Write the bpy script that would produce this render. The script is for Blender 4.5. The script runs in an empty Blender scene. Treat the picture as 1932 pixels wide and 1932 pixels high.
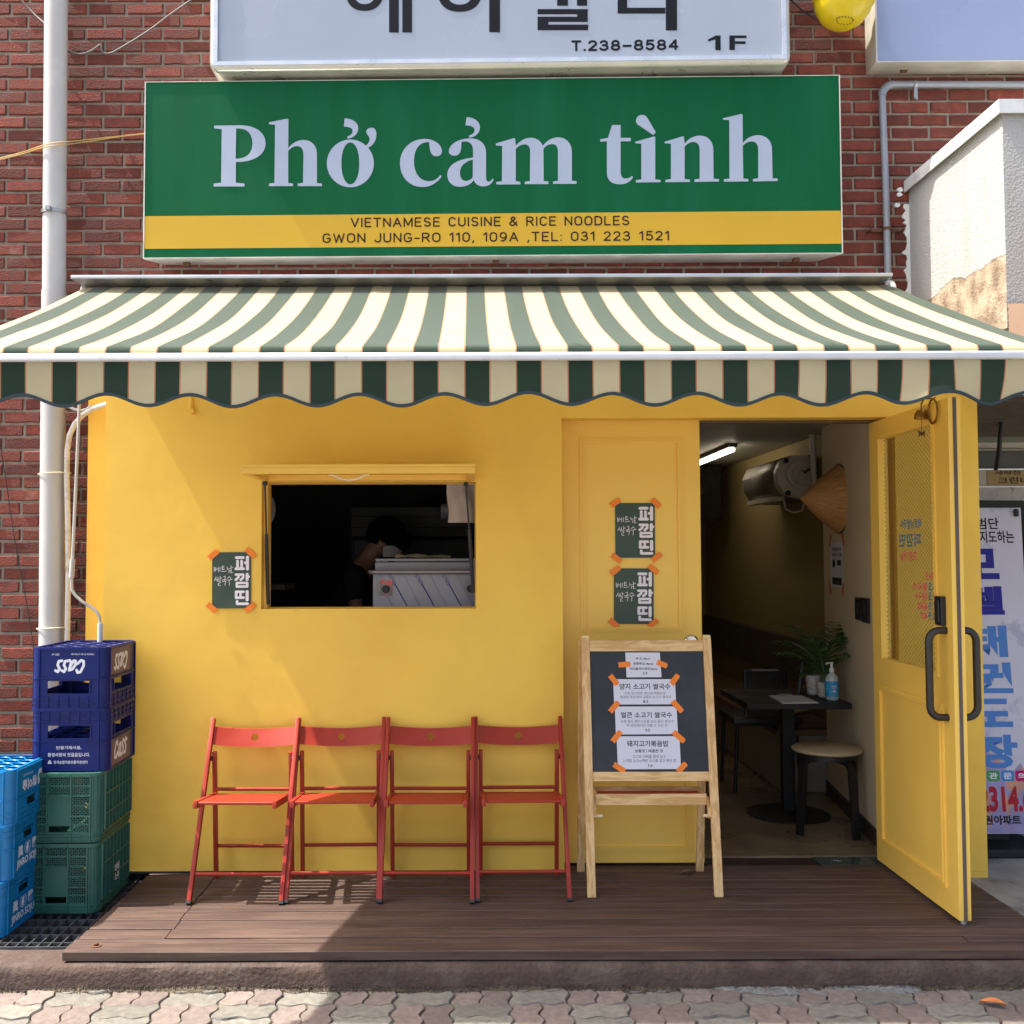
import bpy, bmesh, math, random
from mathutils import Vector, Matrix
random.seed(7)
sc = bpy.context.scene
COL = sc.collection
R = math.radians
# ------------------------------------------------------------------ camera, sky, sun, exposure
CAM = Vector((0.0, -5.0, 1.525))
PITCH, ROLL = R(2.4), -0.0027
FPX, UC, VC = 1937.0, 890.0, 966.0            # focal length and principal point on a 1932 px wide picture
cd = bpy.data.cameras.new('camera')
cam = bpy.data.objects.new('camera', cd); COL.objects.link(cam)
ROT = Matrix.Rotation(math.pi/2 + PITCH, 3, 'X') @ Matrix.Rotation(ROLL, 3, 'Z')
cam.matrix_world = Matrix.Translation(CAM) @ ROT.to_4x4()
cd.sensor_width = 36.0; cd.lens = 36.0*FPX/1932.0
cd.shift_x = (966.0-UC)/1932.0
cd.clip_start = 0.05; cd.clip_end = 2000
sc.camera = cam
SUN_A, SUN_B = 0.545, 0.035                     # sunlight travels along (A, B, -1)
sun_dir = Vector((SUN_A, SUN_B, -1.0)).normalized()
SUN_EL = math.asin(-sun_dir.z)
w = bpy.data.worlds.new('World'); sc.world = w; w.use_nodes = True
nt = w.node_tree
sky = nt.nodes.new('ShaderNodeTexSky'); sky.sky_type = 'NISHITA'; sky.sun_disc = False
sky.sun_elevation = SUN_EL; sky.sun_rotation = math.atan2(-sun_dir.x, -sun_dir.y)
sky.air_density = 0.8; sky.dust_density = 5.0; sky.ozone_density = 0.6
nt.links.new(sky.outputs[0], nt.nodes['Background'].inputs[0])
nt.nodes['Background'].inputs[1].default_value = 0.12
sd = bpy.data.lights.new('sun', 'SUN'); sd.energy = 2.9; sd.angle = R(0.53); sd.color = (1.0, 0.95, 0.87)
so = bpy.data.objects.new('sun', sd); COL.objects.link(so)
so.rotation_euler = sun_dir.to_track_quat('-Z', 'Y').to_euler(); so.location = (-6, -3, 10)
sc.view_settings.view_transform = 'Standard'
try: sc.view_settings.look = 'None'
except Exception: pass
sc.view_settings.exposure = 1.75; sc.view_settings.gamma = 1.0
sc.cycles.max_bounces = 8; sc.cycles.diffuse_bounces = 5; sc.cycles.glossy_bounces = 4
sc.cycles.transparent_max_bounces = 12
sc.cycles.sample_clamp_indirect = 8.0

# ------------------------------------------------------------------ picture <-> place
def ray(u, v):
    d = Vector(((u-UC)/FPX, -(v-VC)/FPX, -1.0))
    return ROT @ d
def at(u, v, y):
    d = ray(u, v); t = (y-CAM.y)/d.y
    return CAM + d*t
def atz(u, v, z):
    d = ray(u, v); t = (z-CAM.z)/d.z
    return CAM + d*t
class Frame:
    """a flat surface: origin, right axis, up axis; n points to the viewer"""
    def __init__(s, P, ux=(1,0,0), ut=(0,0,1)):
        s.P = Vector(P); s.x = Vector(ux).normalized(); s.t = Vector(ut).normalized(); s.n = s.x.cross(s.t)
    def pt(s, a, b, o=0.0): return s.P + s.x*a + s.t*b + s.n*o
    def px(s, u, v):
        d = ray(u, v); k = (s.P-CAM).dot(s.n)/d.dot(s.n); q = CAM + d*k - s.P
        return (q.dot(s.x), q.dot(s.t))

# ------------------------------------------------------------------ materials
def L(r, g, b):
    f = lambda c: (c/12.92 if c <= .04045 else ((c+.055)/1.055)**2.4)
    return (f(r/255), f(g/255), f(b/255), 1.0)
MATS = {}
def nd(m, t, **k):
    n = m.node_tree.nodes.new(t)
    for a, b in k.items(): setattr(n, a, b)
    return n
def mat(name, col, rough=0.6, var=0.12, scale=6.0, bump=0.0, bscale=80.0, metal=0.0, island=0.0, spec=0.5,
        col2=None, c2scale=3.0, c2lo=0.5, c2hi=0.65, stretch=(1,1,1), rvar=0.1, coat=0.0, wavy=0.0):
    """plain paint / plastic / metal with noise in its colour, gloss and relief"""
    if name in MATS: return MATS[name]
    m = bpy.data.materials.new(name); m.use_nodes = True; MATS[name] = m
    t = m.node_tree; ln = t.links.new; p = t.nodes['Principled BSDF']
    tc = nd(m, 'ShaderNodeTexCoord'); mp = nd(m, 'ShaderNodeMapping'); mp.inputs['Scale'].default_value = stretch
    ln(tc.outputs['Object'], mp.inputs[0])
    n1 = nd(m, 'ShaderNodeTexNoise'); n1.inputs['Scale'].default_value = scale; n1.inputs['Detail'].default_value = 6
    ln(mp.outputs[0], n1.inputs['Vector'])
    mr = nd(m, 'ShaderNodeMapRange'); mr.inputs[1].default_value = .3; mr.inputs[2].default_value = .7
    mr.inputs[3].default_value = 1-var; mr.inputs[4].default_value = 1+var
    ln(n1.outputs[0], mr.inputs[0])
    src = None
    if col2 is not None:
        n2 = nd(m, 'ShaderNodeTexNoise'); n2.inputs['Scale'].default_value = c2scale; n2.inputs['Detail'].default_value = 8
        n2.inputs['Roughness'].default_value = .65
        ln(mp.outputs[0], n2.inputs['Vector'])
        r2 = nd(m, 'ShaderNodeMapRange'); r2.inputs[1].default_value = c2lo; r2.inputs[2].default_value = c2hi
        ln(n2.outputs[0], r2.inputs[0])
        mx = nd(m, 'ShaderNodeMix', data_type='RGBA'); mx.inputs[6].default_value = col; mx.inputs[7].default_value = col2
        ln(r2.outputs[0], mx.inputs[0]); src = mx.outputs[2]
    hv = nd(m, 'ShaderNodeHueSaturation')
    if src: ln(src, hv.inputs['Color'])
    else: hv.inputs['Color'].default_value = col
    val = mr.outputs[0]
    if island:
        g = nd(m, 'ShaderNodeNewGeometry'); ri = nd(m, 'ShaderNodeMapRange')
        ri.inputs[3].default_value = 1-island; ri.inputs[4].default_value = 1+island
        ln(g.outputs['Random Per Island'], ri.inputs[0])
        mu = nd(m, 'ShaderNodeMath', operation='MULTIPLY'); ln(mr.outputs[0], mu.inputs[0]); ln(ri.outputs[0], mu.inputs[1])
        val = mu.outputs[0]
    ln(val, hv.inputs['Value']); ln(hv.outputs[0], p.inputs['Base Color'])
    rr = nd(m, 'ShaderNodeMapRange'); rr.inputs[1].default_value = .3; rr.inputs[2].default_value = .7
    rr.inputs[3].default_value = max(0.02, rough-rvar); rr.inputs[4].default_value = min(1, rough+rvar)
    ln(n1.outputs[0], rr.inputs[0]); ln(rr.outputs[0], p.inputs['Roughness'])
    p.inputs['Metallic'].default_value = metal; p.inputs['Specular IOR Level'].default_value = spec
    p.inputs['Coat Weight'].default_value = coat
    if wavy:
        nw = nd(m, 'ShaderNodeTexNoise'); nw.inputs['Scale'].default_value = 2.6; nw.inputs['Detail'].default_value = 3
        ln(tc.outputs['Object'], nw.inputs['Vector'])
        bw_ = nd(m, 'ShaderNodeBump'); bw_.inputs['Strength'].default_value = wavy; bw_.inputs['Distance'].default_value = .03
        ln(nw.outputs[0], bw_.inputs['Height']); ln(bw_.outputs[0], p.inputs['Normal'])
    if bump:
        n3 = nd(m, 'ShaderNodeTexNoise'); n3.inputs['Scale'].default_value = bscale; n3.inputs['Detail'].default_value = 5
        ln(mp.outputs[0], n3.inputs['Vector'])
        bp = nd(m, 'ShaderNodeBump'); bp.inputs['Strength'].default_value = bump; bp.inputs['Distance'].default_value = .01
        ln(n3.outputs[0], bp.inputs['Height']); ln(bp.outputs[0], p.inputs['Normal'])
        if wavy: ln(bw_.outputs[0], bp.inputs['Normal'])
    return m
def wood(name, c1, c2, rough=.6, scale=7.0, stretch=(1,1,12), axis='X', island=.15, dist=5.0, bump=.1):
    m = bpy.data.materials.new(name); m.use_nodes = True; MATS[name] = m
    t = m.node_tree; ln = t.links.new; p = t.nodes['Principled BSDF']
    tc = nd(m, 'ShaderNodeTexCoord'); mp = nd(m, 'ShaderNodeMapping'); mp.inputs['Scale'].default_value = stretch
    g = nd(m, 'ShaderNodeNewGeometry')
    ad = nd(m, 'ShaderNodeVectorMath', operation='MULTIPLY_ADD'); ad.inputs[1].default_value = (37, 53, 71)
    ln(g.outputs['Random Per Island'], ad.inputs[0]); ln(tc.outputs['Object'], ad.inputs[2])
    ln(ad.outputs[0], mp.inputs[0])
    n = nd(m, 'ShaderNodeTexNoise'); n.inputs['Scale'].default_value = scale; n.inputs['Detail'].default_value = 4
    n.inputs['Distortion'].default_value = .4
    ln(mp.outputs[0], n.inputs['Vector'])
    s = nd(m, 'ShaderNodeMath', operation='MULTIPLY'); s.inputs[1].default_value = dist; ln(n.outputs[0], s.inputs[0])
    fr = nd(m, 'ShaderNodeMath', operation='PINGPONG'); fr.inputs[1].default_value = .5; ln(s.outputs[0], fr.inputs[0])
    n2 = nd(m, 'ShaderNodeTexNoise'); n2.inputs['Scale'].default_value = scale*14; n2.inputs['Detail'].default_value = 3
    ln(mp.outputs[0], n2.inputs['Vector'])
    a2 = nd(m, 'ShaderNodeMath', operation='MULTIPLY_ADD'); a2.inputs[1].default_value = .5; ln(n2.outputs[0], a2.inputs[0]); ln(fr.outputs[0], a2.inputs[2])
    cr = nd(m, 'ShaderNodeValToRGB'); cr.color_ramp.elements[0].color = c1; cr.color_ramp.elements[1].color = c2
    cr.color_ramp.elements[0].position = .3; cr.color_ramp.elements[1].position = .72
    ln(a2.outputs[0], cr.inputs[0])
    hv = nd(m, 'ShaderNodeHueSaturation'); ln(cr.outputs[0], hv.inputs['Color'])
    ri = nd(m, 'ShaderNodeMapRange'); ri.inputs[3].default_value = 1-island; ri.inputs[4].default_value = 1+island
    ln(g.outputs['Random Per Island'], ri.inputs[0]); ln(ri.outputs[0], hv.inputs['Value'])
    ln(hv.outputs[0], p.inputs['Base Color']); p.inputs['Roughness'].default_value = rough
    bp = nd(m, 'ShaderNodeBump'); bp.inputs['Strength'].default_value = bump; bp.inputs['Distance'].default_value = .004
    ln(a2.outputs[0], bp.inputs['Height']); ln(bp.outputs[0], p.inputs['Normal'])
    return m
def ink(name, col, rough=.6): return mat(name, col, rough, var=.03, scale=20, spec=.2)

# ------------------------------------------------------------------ meshes
class MB:
    def __init__(s): s.v = []; s.f = []
    def add(s, vs, fs):
        o = len(s.v); s.v += [Vector(p) for p in vs]; s.f += [tuple(i+o for i in f) for f in fs]; return s
    def box(s, x0, x1, y0, y1, z0, z1):
        return s.add([(x0,y0,z0),(x1,y0,z0),(x1,y1,z0),(x0,y1,z0),(x0,y0,z1),(x1,y0,z1),(x1,y1,z1),(x0,y1,z1)],
                     [(0,3,2,1),(4,5,6,7),(0,1,5,4),(1,2,6,5),(2,3,7,6),(3,0,4,7)])
    def obox(s, c, ax, ay, az):
        c = Vector(c); ax = Vector(ax); ay = Vector(ay); az = Vector(az)
        vs = [c+ax*i+ay*j+az*k for k in (-1,1) for (i,j) in ((-1,-1),(1,-1),(1,1),(-1,1))]
        return s.add(vs, [(0,3,2,1),(4,5,6,7),(0,1,5,4),(1,2,6,5),(2,3,7,6),(3,0,4,7)])
    def bar(s, p0, p1, wx, wt, side=(1,0,0)):
        """square bar p0-p1, wx wide along side, wt thick across"""
        p0 = Vector(p0); p1 = Vector(p1); d = p1-p0; a = d.normalized(); sx = Vector(side)
        sx = (sx - a*sx.dot(a)).normalized(); t = a.cross(sx)
        return s.obox((p0+p1)/2, sx*wx/2, t*wt/2, d/2)
    def tube(s, pts, r, seg=10, caps=True, closed=False):
        pts = [Vector(p) for p in pts]; n = len(pts); rs = r if isinstance(r, (list, tuple)) else [r]*n
        o = len(s.v); up = None
        for i, p in enumerate(pts):
            if closed: d = pts[(i+1) % n]-pts[i-1]
            else: d = (pts[min(i+1, n-1)]-pts[max(i-1, 0)])
            d.normalize()
            if up is None:
                up = Vector((0,0,1)) if abs(d.z) < .9 else Vector((1,0,0))
            a = (up - d*up.dot(d)).normalized(); b = d.cross(a); up = a
            for k in range(seg):
                q = 2*math.pi*k/seg; s.v.append(p + (a*math.cos(q)+b*math.sin(q))*rs[i])
        m = n if closed else n-1
        for i in range(m):
            for k in range(seg):
                i2 = (i+1) % n
                s.f.append((o+i*seg+k, o+i*seg+(k+1) % seg, o+i2*seg+(k+1) % seg, o+i2*seg+k))
        if caps and not closed:
            s.f.append(tuple(o+k for k in reversed(range(seg)))); s.f.append(tuple(o+(n-1)*seg+k for k in range(seg)))
        return s
    def lathe(s, prof, c, axis=(0,0,1), seg=24, sx=1.0):
        c = Vector(c); z = Vector(axis).normalized()
        a = Vector((1,0,0)) if abs(z.x) < .9 else Vector((0,1,0)); a = (a - z*a.dot(z)).normalized(); b = z.cross(a)
        o = len(s.v)
        for r, h in prof:
            for k in range(seg):
                q = 2*math.pi*k/seg; s.v.append(c + z*h + (a*math.cos(q)*sx + b*math.sin(q))*r)
        for i in range(len(prof)-1):
            for k in range(seg):
                s.f.append((o+i*seg+k, o+i*seg+(k+1) % seg, o+(i+1)*seg+(k+1) % seg, o+(i+1)*seg+k))
        if prof[0][0] > 1e-6: s.f.append(tuple(o+k for k in reversed(range(seg))))
        if prof[-1][0] > 1e-6: s.f.append(tuple(o+(len(prof)-1)*seg+k for k in range(seg)))
        return s
    def prism(s, poly, fr, o0, o1):
        """2-D polygon on a Frame, from offset o0 to o1 (o1 nearer the viewer)"""
        n = len(poly); o = len(s.v)
        s.v += [fr.pt(a, b, o0) for a, b in poly] + [fr.pt(a, b, o1) for a, b in poly]
        s.f.append(tuple(o+i for i in reversed(range(n)))); s.f.append(tuple(o+n+i for i in range(n)))
        for i in range(n):
            j = (i+1) % n; s.f.append((o+i, o+j, o+n+j, o+n+i))
        return s
    def flat(s, poly, fr, off):
        o = len(s.v); s.v += [fr.pt(a, b, off) for a, b in poly]; s.f.append(tuple(o+i for i in range(len(poly)))); return s
    def rect(s, fr, a0, a1, b0, b1, off): return s.flat([(a0,b0),(a1,b0),(a1,b1),(a0,b1)], fr, off)
    def slab(s, fr, a0, a1, b0, b1, o0, o1): return s.prism([(a0,b0),(a1,b0),(a1,b1),(a0,b1)], fr, o0, o1)
    def holed(s, fr, a0, a1, b0, b1, holes, o0, o1):
        """slab with rectangular holes"""
        xs = sorted(set([a0, a1] + [h[0] for h in holes] + [h[1] for h in holes]))
        zs = sorted(set([b0, b1] + [h[2] for h in holes] + [h[3] for h in holes]))
        xs = [x for x in xs if a0-1e-9 <= x <= a1+1e-9]; zs = [z for z in zs if b0-1e-9 <= z <= b1+1e-9]
        nx, nz = len(xs)-1, len(zs)-1
        def solid(i, j):
            if i < 0 or j < 0 or i >= nx or j >= nz: return False
            cx = (xs[i]+xs[i+1])/2; cz = (zs[j]+zs[j+1])/2
            return not any(h[0] < cx < h[1] and h[2] < cz < h[3] for h in holes)
        o = len(s.v); W = nx+1
        for off in (o0, o1):
            for z in zs:
                for x in xs: s.v.append(fr.pt(x, z, off))
        N = W*(nz+1); g = lambda i, j, k: o + k*N + j*W + i
        for i in range(nx):
            for j in range(nz):
                if not solid(i, j): continue
                s.f.append((g(i,j,1), g(i+1,j,1), g(i+1,j+1,1), g(i,j+1,1)))
                s.f.append((g(i,j,0), g(i,j+1,0), g(i+1,j+1,0), g(i+1,j,0)))
                if not solid(i-1, j): s.f.append((g(i,j,0), g(i,j,1), g(i,j+1,1), g(i,j+1,0)))
                if not solid(i+1, j): s.f.append((g(i+1,j,0), g(i+1,j+1,0), g(i+1,j+1,1), g(i+1,j,1)))
                if not solid(i, j-1): s.f.append((g(i,j,0), g(i+1,j,0), g(i+1,j,1), g(i,j,1)))
                if not solid(i, j+1): s.f.append((g(i,j+1,0), g(i,j+1,1), g(i+1,j+1,1), g(i+1,j+1,0)))
        return s
    _k = 0
    def stroke(s, fr, pts, wd, off, seg=6, closed=False):
        """a pen stroke: flat ribbon with round ends; every stroke a hair above the one before"""
        MB._k = (MB._k+1) % 9; off += MB._k*.00007
        P = [Vector(p) for p in pts]
        if closed: P = P + [P[0]]
        r = wd/2
        for i in range(len(P)-1):
            d = P[i+1]-P[i]
            if d.length < 1e-6: continue
            q = math.atan2(d.y, d.x); poly = []
            for k in range(seg+1):
                a = q-math.pi/2+math.pi*k/seg; poly.append((P[i+1].x+r*math.cos(a), P[i+1].y+r*math.sin(a)))
            for k in range(seg+1):
                a = q+math.pi/2+math.pi*k/seg; poly.append((P[i].x+r*math.cos(a), P[i].y+r*math.sin(a)))
            s.flat(poly, fr, off+i*.00002)
        return s
    def mesh(s, name, shift=None, bevel=0.0, bseg=1, smooth=35, merge=True):
        me = bpy.data.meshes.new(name)
        vs = s.v if shift is None else [p-shift for p in s.v]
        me.from_pydata([tuple(p) for p in vs], [], s.f)
        bm = bmesh.new(); bm.from_mesh(me)
        if merge: bmesh.ops.remove_doubles(bm, verts=bm.verts, dist=1e-6)
        bmesh.ops.recalc_face_normals(bm, faces=bm.faces) if bevel or merge == 2 else None
        if bevel:
            es = [e for e in bm.edges if len(e.link_faces) == 2 and e.calc_face_angle(0) > R(35)]
            bmesh.ops.bevel(bm, geom=es, offset=bevel, segments=bseg, affect='EDGES', clamp_overlap=True, profile=.6)
        bm.to_mesh(me); bm.free()
        if smooth:
            me.polygons.foreach_set('use_smooth', [True]*len(me.polygons))
            me.set_sharp_from_angle(angle=R(smooth))
        me.update(); return me

ROOT = {}
def root_shift(p):
    while p is not None and p.parent is not None: p = p.parent
    return ROOT.get(p.name, Vector()) if p is not None else Vector()
def obj(name, mb, m, parent=None, bevel=0.0, bseg=1, smooth=35, label=None, merge=True):
    """one mesh object, written in place coordinates; under a thing it is shifted to the thing's base"""
    me = mb if isinstance(mb, bpy.types.Mesh) else mb.mesh(name, root_shift(parent) if parent else None, bevel, bseg, smooth, merge)
    me.materials.append(m)
    o = bpy.data.objects.new(name, me); COL.objects.link(o)
    if parent: o.parent = parent
    if label: o['label'] = label
    return o
def tag(o, label, cat, group=None):
    o['label'] = label; o['category'] = cat
    if group: o['group'] = group
    return o
def thing(name, label, cat, loc=(0,0,0), group=None, kind=None):
    o = bpy.data.objects.new(name, None); COL.objects.link(o); o.location = loc
    o.empty_display_size = .1; ROOT[o.name] = Vector(loc)
    if kind: o['kind'] = kind
    return tag(o, label, cat, group)
def struct(name, mb, m, bevel=0.0, smooth=35, merge=True, kind='structure'):
    o = obj(name, mb, m, None, bevel, 1, smooth, merge=merge); o['kind'] = kind; return o
def copy_thing(o, loc, rz=0.0, label=None):
    c = o.copy(); COL.objects.link(c); c.location = loc; c.rotation_euler = (0,0,rz)
    if label: c['label'] = label
    def kids(src, dst):
        for ch in src.children:
            k = ch.copy(); COL.objects.link(k); k.parent = dst; kids(ch, k)
    kids(o, c); return c

# ------------------------------------------------------------------ lettering
TXT = {}
def text_mesh(body, offset=0.0, spacing=1.0):
    key = (body, offset, spacing)
    if key in TXT: return TXT[key]
    c = bpy.data.curves.new('t', 'FONT'); c.body = body; c.offset = offset; c.space_character = spacing; c.resolution_u = 3
    o = bpy.data.objects.new('t', c); COL.objects.link(o)
    bpy.context.view_layer.update()
    dg = bpy.context.evaluated_depsgraph_get()
    me = bpy.data.meshes.new_from_object(o.evaluated_get(dg))
    vs = [(p.co.x, p.co.y) for p in me.vertices]; fs = [tuple(p.vertices) for p in me.polygons]
    bpy.data.objects.remove(o); bpy.data.curves.remove(c); bpy.data.meshes.remove(me)
    xs = [p[0] for p in vs] or [0, 1]; ys = [p[1] for p in vs] or [0, 1]
    TXT[key] = (vs, fs, min(xs), max(xs), min(ys), max(ys)); return TXT[key]
def letters(mb, fr, body, a0, a1, b0, b1, off=.001, bold=0.0, spacing=1.0, mirror=False, flip=False, shear=0.0):
    """set a line of writing so that it fills the box a0..a1, b0..b1 on the surface"""
    vs, fs, x0, x1, y0, y1 = text_mesh(body, bold, spacing)
    k = len(mb.v)
    for x, y in vs:
        s = (x-x0)/(x1-x0); t = (y-y0)/(y1-y0)
        if flip: s, t = 1-s, 1-t
        if mirror: s = 1-s
        mb.v.append(fr.pt(a0+(a1-a0)*s + shear*(b1-b0)*(t-.5), b0+(b1-b0)*t, off))
    mb.f += [tuple(i+k for i in f) for f in fs]
    return mb
def svg(path, n=8):
    """M/L/C/Z outline -> list of rings"""
    tk = path.split(); i = 0; rings = []; cur = []; last = (0, 0)
    def num(k): return [float(x) for x in tk[i:i+k]]
    while i < len(tk):
        c = tk[i]; i += 1
        if c == 'M': cur = []; rings.append(cur); last = tuple(num(2)); i += 2; cur.append(last)
        elif c == 'L': last = tuple(num(2)); i += 2; cur.append(last)
        elif c == 'C':
            a, b, c1, d, e, f = num(6); i += 6
            for k in range(1, n+1):
                t = k/n; u = 1-t
                cur.append((u**3*last[0]+3*u*u*t*a+3*u*t*t*c1+t**3*e, u**3*last[1]+3*u*u*t*b+3*u*t*t*d+t**3*f))
            last = (e, f)
    return rings
def ell(cx, cy, rx, ry, n=40, p=2.0):
    out = []
    for k in range(n):
        q = 2*math.pi*k/n; c, s_ = math.cos(q), math.sin(q)
        out.append((cx+rx*math.copysign(abs(c)**(2/p), c), cy+ry*math.copysign(abs(s_)**(2/p), s_)))
    return out
def filled(rings):
    """rings (outlines and holes) -> verts, faces through a filled 2-D curve"""
    c = bpy.data.curves.new('t', 'CURVE'); c.dimensions = '2D'; c.fill_mode = 'BOTH'
    for r in rings:
        sp = c.splines.new('POLY'); sp.points.add(len(r)-1); sp.use_cyclic_u = True
        for p, q in zip(sp.points, r): p.co = (q[0], q[1], 0, 1)
    o = bpy.data.objects.new('t', c); COL.objects.link(o); bpy.context.view_layer.update()
    dg = bpy.context.evaluated_depsgraph_get(); me = bpy.data.meshes.new_from_object(o.evaluated_get(dg))
    vs = [(p.co.x, p.co.y) for p in me.vertices]; fs = [tuple(p.vertices) for p in me.polygons]
    bpy.data.objects.remove(o); bpy.data.curves.remove(c); bpy.data.meshes.remove(me)
    return vs, fs
def fill_on(mb, fr, rings, off):
    vs, fs = filled(rings); k = len(mb.v)
    mb.v += [fr.pt(a, b, off) for a, b in vs]; mb.f += [tuple(i+k for i in f) for f in fs]; return mb
# plain engineered capitals and figures, drawn as pen strokes
def arc(cx, cy, rx, ry, q0, q1, n=9): return [(cx+rx*math.cos(R(q0+(q1-q0)*i/n)), cy+ry*math.sin(R(q0+(q1-q0)*i/n))) for i in range(n+1)]
SG = {
 'V': (.62, [[(0,1),(.31,0),(.62,1)]]), 'I': (.0, [[(0,0),(0,1)]]), 'E': (.48, [[(.48,1),(0,1),(0,0),(.48,0)],[(0,.52),(.42,.52)]]),
 'T': (.56, [[(0,1),(.56,1)],[(.28,1),(.28,0)]]), 'N': (.56, [[(0,0),(0,1),(.56,0),(.56,1)]]), 'A': (.64, [[(0,0),(.32,1),(.64,0)],[(.12,.33),(.52,.33)]]),
 'M': (.68, [[(0,0),(0,1),(.34,.15),(.68,1),(.68,0)]]), 'S': (.54, [arc(.27,.75,.25,.25,30,270)+arc(.27,.25,.26,.25,90,-150)]),
 'C': (.56, [arc(.29,.7,.27,.30,25,180)+arc(.29,.3,.27,.30,180,335)]), 'U': (.54, [[(0,1),(0,.27)]+arc(.27,.27,.27,.27,180,360)+[(.54,1)]]),
 'R': (.56, [[(0,0),(0,1),(.30,1)]+arc(.30,.75,.23,.25,90,-90)+[(0,.5)],[(.27,.5),(.56,0)]]), 'O': (.58, [arc(.29,.7,.29,.30,0,180)+arc(.29,.3,.29,.30,180,360)+[(.58,.7)]]),
 'D': (.56, [[(0,0),(0,1),(.24,1)]+arc(.24,.68,.32,.32,90,0)+arc(.24,.32,.32,.32,0,-90)+[(0,0)]]), 'L': (.46, [[(0,1),(0,0),(.46,0)]]),
 'G': (.58, [arc(.29,.7,.28,.30,30,180)+arc(.29,.3,.29,.30,180,360)+[(.58,.46),(.32,.46)]]), 'W': (.86, [[(0,1),(.21,0),(.43,.9),(.65,0),(.86,1)]]),
 'J': (.46, [[(.46,1),(.46,.25)]+arc(.23,.25,.23,.25,0,-170)]), '-': (.34, [[(0,.40),(.34,.40)]]), '1': (.24, [[(0,.80),(.22,1),(.22,0)]]), 'F': (.46, [[(.46,1),(0,1),(0,0)],[(0,.5),(.40,.5)]]),
 '0': (.52, [arc(.26,.7,.26,.30,0,180)+arc(.26,.3,.26,.30,180,360)+[(.52,.7)]]), '9': (.52, [arc(.26,.68,.25,.32,0,360,16)+[(.52,.5),(.45,.2),(.25,0),(.1,.02)]]),
 '2': (.50, [arc(.25,.73,.24,.27,165,-25)+[(0,0),(.5,0)]]), '3': (.50, [arc(.24,.76,.22,.24,160,-80)+[(.18,.52)],[(.2,.53)]+arc(.24,.27,.26,.27,80,-160)]),
 '5': (.50, [[(.46,1),(.08,1),(.04,.52)]+arc(.24,.32,.26,.32,130,-150)]), '8': (.52, [arc(.26,.75,.22,.25,0,360,16),arc(.26,.26,.26,.26,0,360,16)]),
 '4': (.54, [[(.42,0),(.42,1),(0,.28),(.54,.28)]]), ',': (.06, [[(.06,.06),(0,-.16)]]), '.': (.02, [[(0,.02),(.02,.02)]]), ':': (.02, [[(0,.04),(.01,.04)],[(0,.62),(.01,.62)]]),
 '&': (.64, [[(.64,0),(.16,.68)]+arc(.29,.82,.17,.18,190,-10)+[(.1,.42)]+arc(.24,.24,.23,.24,120,300)+[(.6,.42)]]), ' ': (.26, []), "–": (.5, [[(0,.42),(.5,.42)]]),
}
def stroke_text(mb, fr, body, a0, a1, b0, b1, weight=.11, gap=.24, off=.001, xs=None):
    x = 0; items = []
    for c in body:
        w_, st = SG[c]; items.append((x, st)); x += w_+gap
    tot = x-gap; h = b1-b0; sx = (a1-a0)/tot
    for x0, st in items:
        for s in st: mb.stroke(fr, [(a0+(x0+p[0])*sx, b0+p[1]*h) for p in s], weight*h, off)
    return mb
# ================================================================== ground, deck, kerb
YEL = mat('yellow_paint', L(244,200,84), .55, var=.045, scale=2.2, bump=.14, bscale=240, spec=.3, wavy=.22, col2=L(234,184,72), c2scale=1.7, c2lo=.5, c2hi=.85)
YEL2 = mat('yellow_gloss', L(244,201,92), .42, var=.03, scale=3, bump=.04, bscale=200, spec=.4)
BRICK = mat('red_brick', L(114,54,41), .85, var=.3, scale=22, bump=.7, bscale=130, island=.38, col2=L(146,116,100), c2scale=5, c2lo=.6, c2hi=.82)
MORT = mat('mortar', L(142,133,118), .95, var=.2, scale=30, bump=.5, bscale=160)
WHITE_PVC = mat('white_pvc', L(186,184,180), .4, var=.05, scale=5, col2=L(205,200,186), c2scale=4, c2lo=.55, c2hi=.8)
GREYMETAL = mat('grey_metal', L(168,168,164), .38, var=.08, scale=9, metal=.75)
ALU = mat('aluminium', L(205,208,210), .34, var=.05, scale=10, metal=.6)
CASE = mat('sign_case', L(190,186,172), .5, var=.12, scale=7, metal=.25, col2=L(140,128,106), c2scale=6, c2lo=.62, c2hi=.9)
BLACK = mat('black_plastic', L(30,30,30), .45, var=.1)
DARK = mat('dark_metal', L(52,54,55), .5, var=.15, metal=.4)
RUST = mat('rusty_steel', L(96,60,40), .8, var=.3, scale=30)
WDK = L(72,53,45); WDK2 = L(94,74,63)
DECKM = wood('deck_wood', WDK, WDK2, rough=.7, scale=5, stretch=(.5,5,5), island=.16, dist=1.6, bump=.3)
KERBM = mat('kerb_paint', L(74,58,50), .85, var=.25, scale=8, bump=.7, bscale=60, col2=L(96,84,74), c2scale=7, c2lo=.5, c2hi=.75)
CONC = mat('concrete', L(150,146,138), .9, var=.2, scale=5, bump=.45, bscale=70, col2=L(112,110,106), c2scale=4)
FLAT = Frame((0,0,0), (1,0,0), (0,1,0))

g = MB().box(-200, 200, -200, 200, -.5, -.185)
struct('ground', g, mat('asphalt', L(122,120,116), .95, var=.2, scale=3, bump=.3, bscale=60))
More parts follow.
